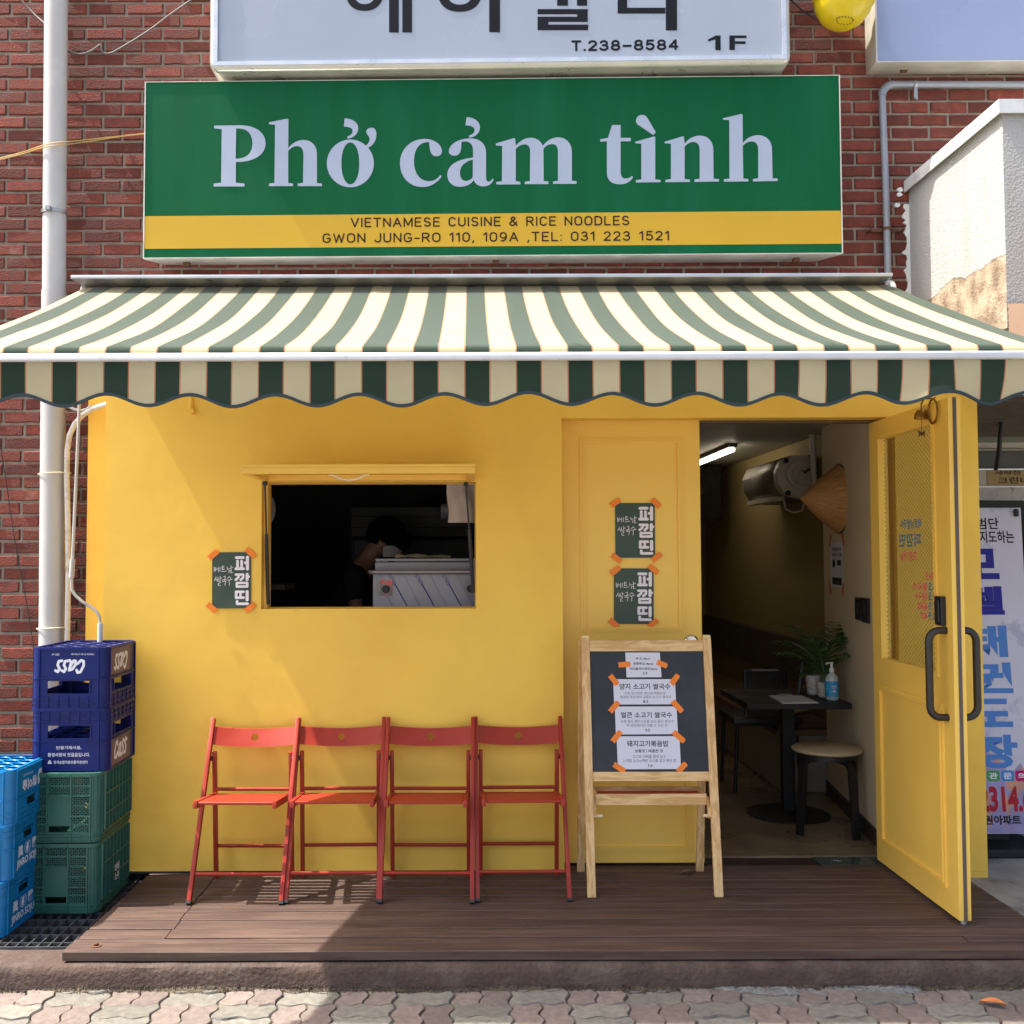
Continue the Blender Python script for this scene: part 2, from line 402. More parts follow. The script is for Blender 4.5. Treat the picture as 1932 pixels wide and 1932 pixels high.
# paving blocks: basket weave with wavy interlocking edges
def warp(x, y):
    return (x + .0095*math.sin(2*math.pi*y/.108+.6), y + .0095*math.sin(2*math.pi*x/.108))
def pavers(mb, cond, x0, x1, y0, y1):
    M = .216; ni = int((x1-x0)/M); nj = int((y1-y0)/M)
    for i in range(ni):
        for j in range(nj):
            hor = (i+j) % 2 == 0
            if hor != cond: continue
            for k in range(2):
                X0 = x0+i*M; Y0 = y0+j*M
                if hor: bx = (X0, X0+M, Y0+k*M/2, Y0+(k+1)*M/2)
                else: bx = (X0+k*M/2, X0+(k+1)*M/2, Y0, Y0+M)
                e = .0026; a0, a1, b0, b1 = bx[0]+e, bx[1]-e, bx[2]+e, bx[3]-e
                nx = 12 if hor else 6; ny = 6 if hor else 12
                ring = [(a0+(a1-a0)*t/nx, b0) for t in range(nx)] + [(a1, b0+(b1-b0)*t/ny) for t in range(ny)] + \
                       [(a1-(a1-a0)*t/nx, b1) for t in range(nx)] + [(a0, b1-(b1-b0)*t/ny) for t in range(ny)]
                cx, cy = (a0+a1)/2, (b0+b1)/2
                dz = random.uniform(-.003, .003); tx = random.uniform(-.02,.02); ty = random.uniform(-.02,.02)
                def P(x, y, sh, z):
                    X, Y = warp(x, y); Xc, Yc = warp(cx, cy)
                    X = Xc+(X-Xc)*sh + random.uniform(-.0008,.0008); Y = Yc+(Y-Yc)*sh + random.uniform(-.0008,.0008)
                    return (X, Y, -.132+z+dz*1.5+tx*1.3*(X-Xc)+ty*(Y-Yc))
                n = len(ring); o = len(mb.v)
                mb.v += [Vector(P(x, y, 1.0, -.03)) for x, y in ring] + [Vector(P(x, y, 1.0, -.0065)) for x, y in ring] + \
                        [Vector(P(x, y, .955, 0)) for x, y in ring]
                for q in range(n):
                    r = (q+1) % n
                    mb.f.append((o+q, o+r, o+n+r, o+n+q)); mb.f.append((o+n+q, o+n+r, o+2*n+r, o+2*n+q))
                mb.f.append(tuple(o+2*n+q for q in range(n)))
PG = mat('paver_grey', L(120,117,107), .92, var=.22, scale=40, bump=.5, bscale=220, island=.18, col2=L(116,111,104), c2scale=14, c2lo=.48, c2hi=.7)
PP = mat('paver_pink', L(122,110,102), .92, var=.22, scale=40, bump=.5, bscale=220, island=.2, col2=L(124,110,104), c2scale=14, c2lo=.48, c2hi=.7)
a = MB(); pavers(a, True, -3.1, 3.6, -3.08, -.83); pv = struct('pavement', a, PG, smooth=30)
a = MB(); pavers(a, False, -3.1, 3.6, -3.08, -.83); struct('pavement_pink', a, PP, smooth=30)
struct('paving_sand', MB().box(-6, 6, -3.6, -.9, -.2, -.1445), mat('joint_sand', L(96,88,74), 1, var=.3, scale=30, bump=.6, bscale=120))
# kerb with a painted, worn face
kb = MB()
N = 90
xs = [-4+7.5*i/N for i in range(N+1)]
prof = [(-1.012,-.19),(-1.006,-.075),(-1.0,-.05),(-.985,-.042),(-.84,-.040),(-.84,-.19)]
for i, x in enumerate(xs):
    for (y, z) in prof:
        kb.v.append(Vector((x, y+random.uniform(-.0022,.0022)+.002*math.sin(x*5), z+random.uniform(-.0016,.0016))))
for i in range(N):
    for k in range(len(prof)-1):
        kb.f.append((i*6+k, (i+1)*6+k, (i+1)*6+k+1, i*6+k+1))
struct('kerb', kb, KERBM, smooth=50)
# timber deck, ten boards, one butt joint
dk = MB(); JX = -1.226
def board(x0, x1, y0, y1, z0, z1):
    c = .0025; n = max(2, int((x1-x0)/.25)); o = len(dk.v)
    pr = [(y0,z0),(y0,z1-c),(y0+c,z1),(y1-c,z1),(y1,z1-c),(y1,z0)]
    ph = random.uniform(0, 9)
    for i in range(n+1):
        x = x0+(x1-x0)*i/n; w_ = .0012*math.sin(x*3+ph)
        for (y, z) in pr: dk.v.append(Vector((x, y+w_, z+.0008*math.sin(x*4+ph*2))))
    for i in range(n):
        for k in range(6):
            dk.f.append((o+i*6+k, o+(i+1)*6+k, o+(i+1)*6+(k+1) % 6, o+i*6+(k+1) % 6))
    dk.f.append(tuple(o+k for k in range(6))); dk.f.append(tuple(o+n*6+k for k in reversed(range(6))))
edges = [-.979,-.886,-.832,-.73,-.63,-.525,-.437,-.33,-.225,-.12,-.02,.115]
for i in range(len(edges)-1):
    y0, y1 = edges[i]+.0042, edges[i+1]-.0042
    if i == 0: board(-1.583, 2.322, y0, y1, -.034, 0)
    elif i == 1: board(-1.58, 1.95, y0, y1, -.034, -.001); board(1.955, 2.321, y0, y1, -.034, 0)
    else:
        j = JX + random.uniform(-.004,.004)
        board(-1.578+.03*max(0,(y0+.9))/.9, j-.0025, y0, y1, -.034, random.uniform(-.001,.001)); board(j+.0025, 2.32, y0, y1, -.034, random.uniform(-.001,.001))
struct('deck', dk, DECKM, smooth=30)
struct('deck_base', MB().box(-1.545, 2.30, -.835, .118, -.16, -.0365), mat('deck_frame', L(30,24,21), .9))
struct('concrete_apron', MB().box(2.324, 8, -.838, .9, -.25, -.03), CONC)
struct('step_mat', MB().box(1.16, 2.1, .118, .27, -.1, -.012), wood('old_sill_wood', L(40,30,25), L(80,62,52), stretch=(.5,7,7), dist=2))
# drain channel and its grating
struct('drain', MB().box(-4, -1.575, -.838, .3, -.3, -.16), mat('drain_concrete', L(60,58,54), .95, var=.3, scale=8))
gr = thing('drain_grating', 'dark steel drain grating between cyan crates and deck edge', 'grating', (-2.2,-.5,-.03))
for k in range(3):
    gx1 = -1.588 - k*.52; gx0 = gx1-.505
    m = MB()
    for yy in (-.832, -.30, -.292, .13):
        m.box(gx0, gx1, yy, yy+.006, -.075, -.034)
    for xx in (gx0, gx1-.006): m.box(xx, xx+.006, -.832, .13, -.0755, -.0335)
    x = gx0+.045
    while x < gx1-.03:
        m.box(x, x+.004, -.826, .13, -.074, -.0345); x += .043
    y = -.78
    while y < .11:
        m.box(gx0+.006, gx1-.006, y, y+.004, -.073, -.036); y += .088
    obj('grating_panel', m, mat('galvanised', L(98,100,102), .55, var=.25, scale=20, metal=.55, col2=L(60,50,42), c2scale=10, c2lo=.52, c2hi=.75), gr, smooth=0)
# moss and grit at the foot of the kerb, and a spill of cement
ms = MB()
for i in range(1500):
    x = random.uniform(-2.8, 3.0)
    if random.random() > .35+.65*abs(math.sin(x*3.1)*math.cos(x*1.3)) * (1.15 if x < .4 else .45): continue
    y = -1.012 - abs(random.gauss(0,.012)); h = random.uniform(.004,.016); q = random.uniform(0,3.14); wv = random.uniform(.0015,.004)
    dx, dy = math.cos(q)*wv, math.sin(q)*wv; lx, ly = random.uniform(-.006,.006), random.uniform(-.006,.004)
    z0 = -.139
    ms.add([(x-dx,y-dy,z0),(x+dx,y+dy,z0),(x+lx,y+ly,z0+h+.004)], [(0,1,2)])
struct('moss', ms, mat('moss', L(112,104,70), .95, var=.35, scale=60, island=.35), smooth=0, kind='stuff')
gt = MB()
for i in range(2600):
    x = random.uniform(-2.8, 3.0); y = -1.006-abs(random.gauss(0,.014)); r = random.uniform(.0015,.0055)*(1.5 if random.random() < .06 else 1)
    q = random.uniform(0,3.14); z0 = -.136+max(0,.022-(-1.006-y)*1.1)
    ax, ay = r*math.cos(q), r*math.sin(q); k = random.uniform(.5,1)
    gt.add([(x+ax,y+ay,z0),(x-ay*k,y+ax*k,z0),(x-ax,y-ay,z0),(x+ay*k,y-ax*k,z0),(x,y,z0+r*.9)], [(0,1,4),(1,2,4),(2,3,4),(3,0,4)])
for i in range(180):
    x0 = -2.9+5.9*i/180; x1 = x0+5.9/180; a = [.007+.016*abs(math.sin(x*7)*math.sin(x*2.3+1)) for x in (x0,x1)]
    gt.add([(x0,-1.004,-.122+.006*math.sin(x0*11)),(x1,-1.004,-.122+.006*math.sin(x1*11)),(x1,-1.010-a[1],-.134),(x0,-1.010-a[0],-.134)], [(0,1,2,3)])
struct('grit', gt, mat('kerb_grit', L(72,63,50), .95, var=.5, scale=34, bump=.8, bscale=160, island=.4), smooth=0, kind='stuff')
cm = MB(); nx, ny = 150, 26
def cn(x, y): return .5*math.sin(x*13+y*31)+.35*math.sin(x*29-y*47+1)+.3*math.sin(x*61+y*83+2)+.45*math.sin(x*117-y*140)*math.sin(x*71+y*190)
hgt = {}
for j in range(ny+1):
    for i in range(nx+1):
        x = .78+1.05*i/nx; y = -1.003-.085*j/ny; t = min(1,(x-.78)/.12,(1.83-x)/.2)
        hgt[i,j] = (.80+.35*cn(x,y)-1.35*j/ny-.9*(1-t), x+random.uniform(-.003,.003), y+random.uniform(-.0015,.0015))
for j in range(ny):
    for i in range(nx):
        q = [hgt[i,j],hgt[i,j+1],hgt[i+1,j+1],hgt[i+1,j]]
        if sum(h[0] for h in q)/4 > 0:
            cm.add([(h[1],h[2],-.1335+.013*max(-.1,h[0])) for h in q], [(0,1,2,3)])
struct('cement_spill', cm, mat('cement', L(112,114,111), .95, var=.3, scale=50, bump=.35, bscale=90, col2=L(104,96,92), c2scale=22, c2lo=.5, c2hi=.62), smooth=50, kind='stuff')

# ================================================================== brick wall
WY = .25
wall = thing('brick_wall', 'red brick outer wall of the building behind the shop front', 'wall', (0, WY, 0))
OPX0, OPX1, OPZ = -1.90, 2.47, 2.70
def opening(x, z): return (OPX0 < x < OPX1 and z < OPZ) or (x >= OPX1 and z < 2.55)
br = MB(); H = .067; LN = .2
def brick(x0, x1, z0):
    dy = random.uniform(-.0025,.0025); t = random.uniform(-.003,.003); e = random.uniform(.0035,.0055)
    z1 = z0+H-.0135; n = 3; o = len(br.v); f = WY+dy
    # front face with chipped, uneven edge
    a = [(x0+(x1-x0)*i/n, z0) for i in range(n)] + [(x1, z0), (x1, (z0+z1)/2)] + [(x1-(x1-x0)*i/n, z1) for i in range(n)] + [(x0, z1), (x0, (z0+z1)/2)]
    m = len(a); cx, cz = (x0+x1)/2, (z0+z1)/2
    J = [random.uniform(-.0016,.0016) for _ in range(m)]
    for k, (x, z) in enumerate(a): br.v.append(Vector((x, WY+.03, z)))
    for k, (x, z) in enumerate(a): br.v.append(Vector((x, f+e, z+J[k])))
    for k, (x, z) in enumerate(a):
        br.v.append(Vector((x+math.copysign(e, cx-x)*(abs(cx-x) > .4*(x1-x0)), f+t*(x-cx)/(LN), z+math.copysign(e, cz-z)*(abs(cz-z) > .01)+J[k])))
    for k in range(m):
        r = (k+1) % m
        br.f.append((o+k, o+r, o+m+r, o+m+k)); br.f.append((o+m+k, o+m+r, o+2*m+r, o+2*m+k))
    br.f.append(tuple(o+2*m+k for k in range(m)))
z = -.2; row = 0
while z < 4.95:
    x = -3.6 + (LN/2 if row % 2 else 0) + random.uniform(-.008,.008)
    while x < 5.0:
        a0, a1 = x, x+LN-.0135
        zc = z+H/2
        if not (opening(a0+.002, zc) or opening(a1-.002, zc) or (a0 < OPX0 and a1 > OPX1)):
            brick(a0, a1, z)
        elif a0 < OPX0 < a1 and OPX0-a0 > .03: brick(a0, OPX0, z)
        x += LN
    z += H; row += 1
obj('bricks', br, BRICK, wall, smooth=30)
mo = MB(); fw = Frame((0, WY+.0095, 0))
mo.holed(fw, -3.6, 5.0, -.2, 4.95, [(OPX0, OPX1, -.3, OPZ), (OPX1, 5.1, -.3, 2.55)], -.14, 0)
obj('mortar', mo, MORT, wall)

# ================================================================== yellow shop front
shop = thing('shop_front', 'yellow painted shop front with serving hatch and open door', 'shop front', (0,0,0))
F0 = Frame((0,0,0))
wl = F0.px(492.5, 1149); wr = F0.px(897.5, 909)
WX0, WX1, WZ0, WZ1 = wl[0], wr[0], wl[1], wr[1]
PX0 = F0.px(1061, 1000)[0]; HZ = F0.px(1190, 788.5)[1]
m = MB().holed(F0, -1.79, 2.475, 0.0, 2.72, [(WX0, WX1, WZ0, WZ1), (PX0, 2.07, -.1, HZ)], -.10, 0)
obj('wall', m, YEL, shop, label='yellow rendered wall with hatch opening')
obj('pier_foot', MB().box(2.324, 2.475, .001, .1, -.045, -.001), YEL, shop)
obj('side_board', MB().box(-1.925, -1.80, .13, .2, -.02, 2.68), YEL, shop, bevel=.002)
obj('wall_seal', MB().box(-1.79, PX0, -.004, .0, 0.0005, .012), mat('dark_sealant', L(40,36,32), .8), shop)
FP = Frame((0,.11,0))
px1 = FP.px(1322, 1000)[0]
pan = obj('fixed_panel', MB().box(PX0-.03, px1, .11, .15, .012, HZ+.06), YEL2, shop, bevel=.0015)
def moulding(fr, a0, a1, b0, b1, w_=.03, h=.012):
    q = MB()
    for (i, o_) in ((0, h*.6), (w_*.45, h)):
        ww = w_ - i*1.2
        o0 = .0
        q.holed(fr, a0+i, a1-i, b0+i, b1-i, [(a0+i+ww*.75, a1-i-ww*.75, b0+i+ww*.75, b1-i-ww*.75)], o0, o_)
    return q
c0 = FP.px(1096, 1192); c1 = FP.px(1286, 827)
obj('moulding', moulding(FP, c0[0], c1[0], c0[1], c1[1]), YEL2, pan)
c0 = FP.px(1106, 1606); c1 = FP.px(1301, 1262)
obj('moulding', moulding(FP, c0[0], c1[0], c0[1], c1[1]), YEL2, pan)
lc = at(1304, 1210, .11)
q = MB().lathe([(.034,0),(.034,.012),(.029,.016),(.026,.010)], lc, (0,-1,0), 28)
lk = obj('lock_rim', q, mat('chrome', L(200,200,200), .15, metal=1, var=.02), pan)
obj('lock_core', MB().lathe([(.0265,0),(.0265,.009),(0,.009)], lc, (0,-1,0), 24), BLACK, pan)
# hatch: frame inside the opening, flap raised on struts
fr_ = MB().holed(Frame((0,.075,0)), WX0+.0015, WX1-.0015, WZ0+.0015, WZ1-.0015, [(WX0+.022, WX1-.005, WZ0+.004, WZ1-.004)], -.05, .03)
hf = obj('hatch_frame', fr_, YEL2, shop)
fl = MB()
fy0, fy1, fz = -.47, -.004, WZ1+.012
X0, X1 = WX0+.004, WX1-.004
fl.box(X0-.0, X1, fy0, fy1, fz+.022, fz+.034)
fl.box(X0, X1, fy0, fy0+.04, fz-.008, fz+.0215); fl.box(X0, X1, fy1-.04, fy1, fz-.008, fz+.0215)
fl.box(X0, X0+.04, fy0+.0405, fy1-.0405, fz-.008, fz+.0215); fl.box(X1-.04, X1, fy0+.0405, fy1-.0405, fz-.008, fz+.0215)
flap = obj('hatch_flap', fl, YEL2, shop, bevel=.0015)
hx = at(660, 895, -.4).x; hp = []
for i in range(17):
    t = i/16; hp.append((hx-.075+.15*t, -.425, fz-.010-.022*math.sin(math.pi*t)**1.0*(1 if .1 < t < .9 else .6)))
obj('flap_handle', MB().tube([(hx-.09,-.425,fz-.009)]+hp+[(hx+.09,-.425,fz-.009)], .005, 8), mat('cream_handle', L(232,222,188), .35), flap)
for (u0, u1, va, vb) in ((500, 506, 912, 1140), (879, 893, 914, 1118)):
    p0 = at(u0, va, -.02); p1 = at(u1, vb, .05); mid = p0.lerp(p1, .42)
    s1 = MB().tube([p0, mid], .0045, 8).tube([mid, p1], .009, 10).lathe([(0,-.012),(.012,-.008),(.012,.008),(0,.012)], p0, (0,1,0), 12)
    obj('gas_strut', s1, BLACK, hf)
# ------------------------------------------------ the door, standing open at a right angle
DX, DT = 1.999, .050
DF = Frame((DX,.14,0), (0,-1,0), (0,0,1))          # inner face, seen from the left; a runs from hinge to free edge
def dpx(u, v):
    return DF.px(u, v)
DW = .855; DZ0, DZ1 = .018, HZ-.012
g0 = dpx(1650, 1250); g1 = dpx(1760, 900)
GA0, GA1, GB0, GB1 = .10, .715, 1.0, 2.105
m = MB().holed(DF, 0, DW, DZ0, DZ1, [(GA0, GA1, GB0, GB1)], -DT, 0)
door = obj('door', m, YEL2, shop, label='yellow half glazed door standing open')
obj('moulding', moulding(DF, .072, .752, .118, .888, .034, .013), YEL2, door)
bd = MB().holed(DF, GA0-.004, GA1+.004, GB0-.004, GB1+.004, [(GA0+.018, GA1-.018, GB0+.018, GB1-.018)], -DT+.012, .006)
obj('glazing_bead', bd, YEL2, door)
obj('edge_seal', MB().box(DX+.019, DX+.033, .14-DW-.004, .14-DW-.0005, DZ0-.005, DZ1), mat('grey_rubber', L(92,82,76), .8), door)
# wired glass
gm = bpy.data.materials.new('wired_glass'); gm.use_nodes = True
t = gm.node_tree; ln = t.links.new; t.nodes.remove(t.nodes['Principled BSDF']); out = t.nodes['Material Output']
tc = nd(gm, 'ShaderNodeTexCoord'); sp = nd(gm, 'ShaderNodeSeparateXYZ'); ln(tc.outputs['Object'], sp.inputs[0])
def mth(op, a, b=None):
    n = nd(gm, 'ShaderNodeMath', operation=op)
    for i, x in enumerate((a, b)):
        if x is None: continue
        if hasattr(x, 'links'): ln(x, n.inputs[i])
        else: n.inputs[i].default_value = x
    return n.outputs[0]
pz = mth('MULTIPLY', sp.outputs[2], 1/.022); py = mth('MULTIPLY', sp.outputs[1], 1/.031)
l1 = mth('LESS_THAN', mth('PINGPONG', mth('ADD', pz, py), .5), .055)
l2 = mth('LESS_THAN', mth('PINGPONG', mth('SUBTRACT', pz, py), .5), .055)
wire = mth('MAXIMUM', l1, l2)
tr = nd(gm, 'ShaderNodeBsdfTransparent'); tr.inputs[0].default_value = (.97,.975,.95,1)
gl = nd(gm, 'ShaderNodeBsdfGlossy'); gl.inputs['Roughness'].default_value = .03
fz_ = nd(gm, 'ShaderNodeFresnel'); fz_.inputs[0].default_value = 1.5
bfn = nd(gm, 'ShaderNodeNewGeometry'); inv = nd(gm, 'ShaderNodeMath', operation='SUBTRACT'); inv.inputs[0].default_value = 1; ln(bfn.outputs['Backfacing'], inv.inputs[1])
fm = nd(gm, 'ShaderNodeMath', operation='MULTIPLY'); ln(fz_.outputs[0], fm.inputs[0]); ln(inv.outputs[0], fm.inputs[1])
mx = nd(gm, 'ShaderNodeMixShader'); ln(fm.outputs[0], mx.inputs[0]); ln(tr.outputs[0], mx.inputs[1]); ln(gl.outputs[0], mx.inputs[2])
df = nd(gm, 'ShaderNodeBsdfPrincipled'); df.inputs['Base Color'].default_value = L(104,92,60); df.inputs['Metallic'].default_value = .5; df.inputs['Roughness'].default_value = .4
mx2 = nd(gm, 'ShaderNodeMixShader'); ln(wire, mx2.inputs[0]); ln(mx.outputs[0], mx2.inputs[1]); ln(df.outputs[0], mx2.inputs[2])
ln(mx2.outputs[0], out.inputs[0])
gp = obj('glass', MB().box(DX+.024, DX+.029, .14-GA1-.003, .14-GA0+.003, GB0-.003, GB1+.003), gm, door)
# marker writing on the glass (mirror-wise from this side)
GF = Frame((DX+.024,.14,0), (0,-1,0), (0,0,1))
MK_B = ink('blue_marker', L(62,120,160)); MK_P = ink('pink_marker', L(226,84,110))
mb1, mb2 = MK_B, MK_P
def mk(m_, body, u0, u1, v0, v1):
    mb = MB(); a, b = GF.px(u0, v1); c, d = GF.px(u1, v0)
    letters(mb, GF, body, a, c, b, d, .0006, bold=.022, mirror=True)
    obj('marker_writing', mb, m_, gp, label=('blue' if m_ is MK_B else 'pink')+' marker writing seen in mirror image')
mk(mb1, '베트남쌀국수', 1699, 1738, 977, 999); mk(mb1, '퍼깜띤', 1697, 1738, 1005, 1032)
mk(mb2, '포장 가능', 1699, 1729, 1040, 1058)
mk(mb2, '메뉴판', 1746, 1765, 1079, 1094)
for i, (s1, s2) in enumerate((('쌀국수', '8.5'), ('매운국수', '9.5'), ('볶음밥', '7.9'), ('짜조', '3.9'))):
    v = 1100+i*18.5
    mk(mb2, s1, 1722+5*i, 1750, v, v+13); mk(mb1, s2, 1752, 1766, v, v+14)
pass
# pull handles, lock box, floor stop
for sgn, x0 in ((-1, DX), (1, DX+DT)):
    pts = []
    zc, hh = 1.02, .182; off = .075*sgn; yh = .14-.795
    z0 = zc-hh; z1 = zc+hh; rr = .045
    pts = [(x0, yh, z0)]
    for k in range(7):
        a_ = math.pi/2*k/6; pts.append((x0+off-sgn*rr+sgn*rr*math.sin(a_), yh, z0+rr-rr*math.cos(a_)))
    for k in range(7):
        a_ = math.pi/2*k/6; pts.append((x0+off-sgn*rr+sgn*rr*math.cos(a_), yh, z1-rr+rr*math.sin(a_)))
    pts.append((x0, yh, z1))
    obj('handle', MB().tube(pts, .0155, 12), mat('black_handle', L(44,38,34), .4, var=.15), door)
obj('lock_box', MB().box(DX-.022, DX-.0005, .14-.80, .14-.735, 1.222, 1.345).box(DX-.03, DX-.0225, .14-.79, .14-.75, 1.235, 1.33), BLACK, door, bevel=.003)
obj('floor_stop', MB().lathe([(.012,0),(.012,.02),(.006,.03)], (DX+.026, .14-DW+.02, -.004), seg=12), GREYMETAL, door)
# ================================================================== signs
def plane_thing(name, label, cat, P, yaw):
    t = thing(name, label, cat, P)
    ux = (math.cos(yaw), math.sin(yaw), 0)
    return t, Frame(P, ux)
GREEN = mat('sign_green', L(0,84,46), .55, var=.07, scale=1.0, spec=.15, col2=L(10,92,58), c2scale=1.1, c2lo=.45, c2hi=.75, stretch=(5,5,.5))
SYEL = mat('sign_yellow', L(194,154,16), .4, var=.04, scale=1.5)
SLET = mat('sign_lilac', L(160,170,188), .4, var=.02)
gs, GFm = plane_thing('green_shop_sign', 'long green signboard with yellow band and pale serif lettering', 'shop sign', (.09,.07,3.45), R(-.9))
p0 = GFm.px(271, 486.5); p1 = GFm.px(1579, 143); p1b = GFm.px(1584.5, 476)
A0, A1, B0, B1 = p0[0]+.003, p1[0]+.008, p0[1], GFm.px(272, 156)[1]
obj('face', MB().slab(GFm, A0, A1, B0, B1, -.02, 0), GREEN, gs)
cs = MB()
ring0 = [(A0,B0),(A1,B0),(A1,B1),(A0,B1)]
o = len(cs.v)
t_ = .012
for (gx, gz, off) in ((t_*.5, t_*.3, .003), (t_*.5, t_*.3, -.0205), (-.075, -.01, -.19)):
    cs.v += [GFm.pt(a+(-gx if a == A0 else gx), b+(-gz if b == B0 else gz), off) for a, b in ring0]
cs.v += [GFm.pt(a, b, .003) for a, b in ring0]; 
for k in range(4):
    r = (k+1) % 4
    for l in range(2): cs.f.append((l*4+k, l*4+r, l*4+4+r, l*4+4+k))
    cs.f.append((k, 12+k, 12+r, r))
obj('case', cs, mat('sign_trim', L(206,204,190), .5, var=.12, scale=8, metal=.2, col2=L(140,128,104), c2scale=7, c2lo=.6, c2hi=.85), gs)
b_hi = GFm.px(900, 403)[1]; b_lo = GFm.px(900, 465)[1]
obj('yellow_band', MB().rect(GFm, A0, A1, b_lo, b_hi, .0012), SYEL, gs)
def crop_map(fr, ox, oy, k):
    s = .66187
    return lambda p: fr.px((ox+p[0]*k)*s, (oy+p[1]*k)*s)
CA = crop_map(GFm, 600, 310, 500/1932); CB = crop_map(GFm, 1120, 310, 540/1932); CC = crop_map(GFm, 1700, 310, 540/1932)
G = []
G.append((CA, [*svg("M 40 187 L 340 184 C 500 184 608 265 608 385 C 608 510 480 588 280 588 L 280 815 L 375 825 L 375 857 L 35 857 L 35 825 L 118 815 L 125 225 L 42 218"), *svg("M 283 218 L 310 218 C 415 218 463 290 463 385 C 463 490 400 552 278 552")]))
G.append((CA, svg("M 645 150 L 850 110 L 860 118 L 857 435 C 905 375 965 345 1025 345 C 1115 345 1173 410 1173 500 L 1173 820 L 1227 825 L 1227 853 L 962 853 L 962 825 L 1020 818 L 1025 510 C 1025 450 1000 413 955 413 C 915 413 880 435 857 465 L 857 818 L 910 825 L 910 853 L 645 853 L 645 825 L 705 818 L 712 178 L 645 172")))
G.append((CA, [ell(1541,603,259,263), ell(1541,603,99,231,p=2.1)]))
G.append((CA, svg("M 1478 107 C 1560 107 1627 150 1627 215 C 1627 285 1570 325 1510 331 L 1505 308 C 1545 295 1566 275 1566 245 C 1566 215 1530 200 1470 197")))
G.append((CA, svg("M 1715 408 C 1750 370 1757 345 1752 325 C 1745 295 1717 285 1717 255 C 1717 228 1745 210 1775 210 C 1810 210 1828 240 1828 285 C 1828 345 1800 400 1738 430")))
G.append((CB, svg("M 485 677 C 450 720 420 740 365 740 C 270 740 215 650 215 540 C 215 410 270 340 365 340 L 370 345 C 372 380 378 420 385 440 C 395 470 415 487 445 487 C 475 487 500 465 500 435 C 500 365 420 308 325 308 C 180 308 72 415 72 555 C 72 695 165 800 300 800 C 390 800 460 750 498 690")))
G.append((CB, [*svg("M 570 435 C 570 370 660 303 790 303 C 890 303 950 360 950 450 L 950 700 C 950 730 960 745 975 745 C 990 745 1005 735 1015 713 L 1028 722 C 1010 770 970 793 920 793 C 870 793 835 765 825 727 C 800 770 745 797 680 797 C 605 797 555 745 555 675 C 555 580 640 520 818 498 L 818 430 C 818 370 790 335 735 335 L 700 338 C 698 370 697 400 692 425 C 685 460 660 480 630 480 C 595 480 570 462 570 435"), *svg("M 815 520 C 730 540 684 590 684 650 C 684 705 705 737 745 737 C 775 737 800 720 815 697")]))
G.append((CB, svg("M 752 87 C 830 87 888 135 888 190 C 888 250 840 290 780 297 L 775 275 C 812 265 833 245 833 218 C 833 190 800 172 740 170")))
G.append((CB, svg("M 1050 355 L 1235 300 L 1247 308 L 1253 380 C 1290 330 1350 297 1405 297 C 1465 297 1510 330 1528 380 C 1570 325 1625 293 1685 293 C 1770 293 1825 355 1825 440 L 1825 735 L 1873 740 L 1873 767 L 1633 767 L 1633 743 L 1683 736 L 1683 440 C 1683 390 1665 362 1625 362 C 1590 362 1555 380 1535 410 L 1538 738 L 1586 743 L 1586 770 L 1345 770 L 1345 745 L 1397 738 L 1400 440 C 1400 392 1380 365 1345 365 C 1310 365 1275 382 1253 412 L 1253 740 L 1300 746 L 1300 773 L 1055 773 L 1055 748 L 1112 740 L 1115 382 L 1050 375")))
G.append((CC, svg("M 160 167 L 247 167 L 247 298 L 350 298 L 350 333 L 247 333 L 247 640 C 247 690 265 712 295 712 C 320 712 345 705 363 687 L 374 698 C 350 745 305 772 240 772 C 160 772 107 735 107 650 L 107 333 L 40 337 L 40 312 L 118 298")))
G.append((CC, svg("M 395 338 L 590 283 L 600 290 L 600 722 L 653 727 L 653 750 L 403 753 L 403 730 L 458 722 L 458 358 L 395 353")))
G.append((CC, svg("M 465 64 C 490 64 510 75 525 103 L 605 240 L 580 270 L 425 165 C 405 150 402 130 405 112 C 412 82 437 64 465 64")))
G.append((CC, svg("M 695 338 L 880 282 L 892 288 L 900 358 C 935 305 1000 275 1055 275 C 1140 275 1192 335 1192 420 L 1195 715 L 1250 718 L 1250 743 L 1000 747 L 1000 722 L 1053 715 L 1053 425 C 1053 370 1030 340 990 340 C 955 340 925 358 900 388 L 900 718 L 952 723 L 952 747 L 704 750 L 704 727 L 760 718 L 760 358 L 695 352")))
G.append((CC, svg("M 1290 98 L 1480 54 L 1491 62 L 1493 352 C 1530 300 1590 270 1645 270 C 1735 270 1790 330 1790 415 L 1797 710 L 1848 713 L 1848 738 L 1597 742 L 1597 717 L 1650 710 L 1650 420 C 1650 365 1625 335 1585 335 C 1550 335 1515 352 1493 380 L 1498 713 L 1550 717 L 1550 742 L 1300 745 L 1300 720 L 1357 713 L 1355 118 L 1290 112")))
nm = MB()
for k, (fn, rings) in enumerate(G):
    fill_on(nm, GFm, [[fn(p) for p in r] for r in rings], .0014+.00005*(k % 3))
obj('name_lettering', nm, SLET, gs)
ad = MB()
BRN = ink('sign_brown', L(44,28,20))
def line_on(mb, fr, body, u0, u1, v0, v1, off=.0026, **k):
    a, b = fr.px(u0, v1); c, d = fr.px(u1, v0)
    return letters(mb, fr, body, a, c, b, d, off, **k)
def pen_on(mb, fr, body, u0, u1, v0, v1, off=.0026, **k):
    a, b = fr.px(u0, v1); c, d = fr.px(u1, v0)
    return stroke_text(mb, fr, body, a, c, b, d, off=off, **k)
pen_on(ad, GFm, 'VIETNAMESE CUISINE & RICE NOODLES', 663, 1186, 408.5, 428, weight=.165, gap=.30)
obj('address_lettering', ad, BRN, gs); ad = MB()
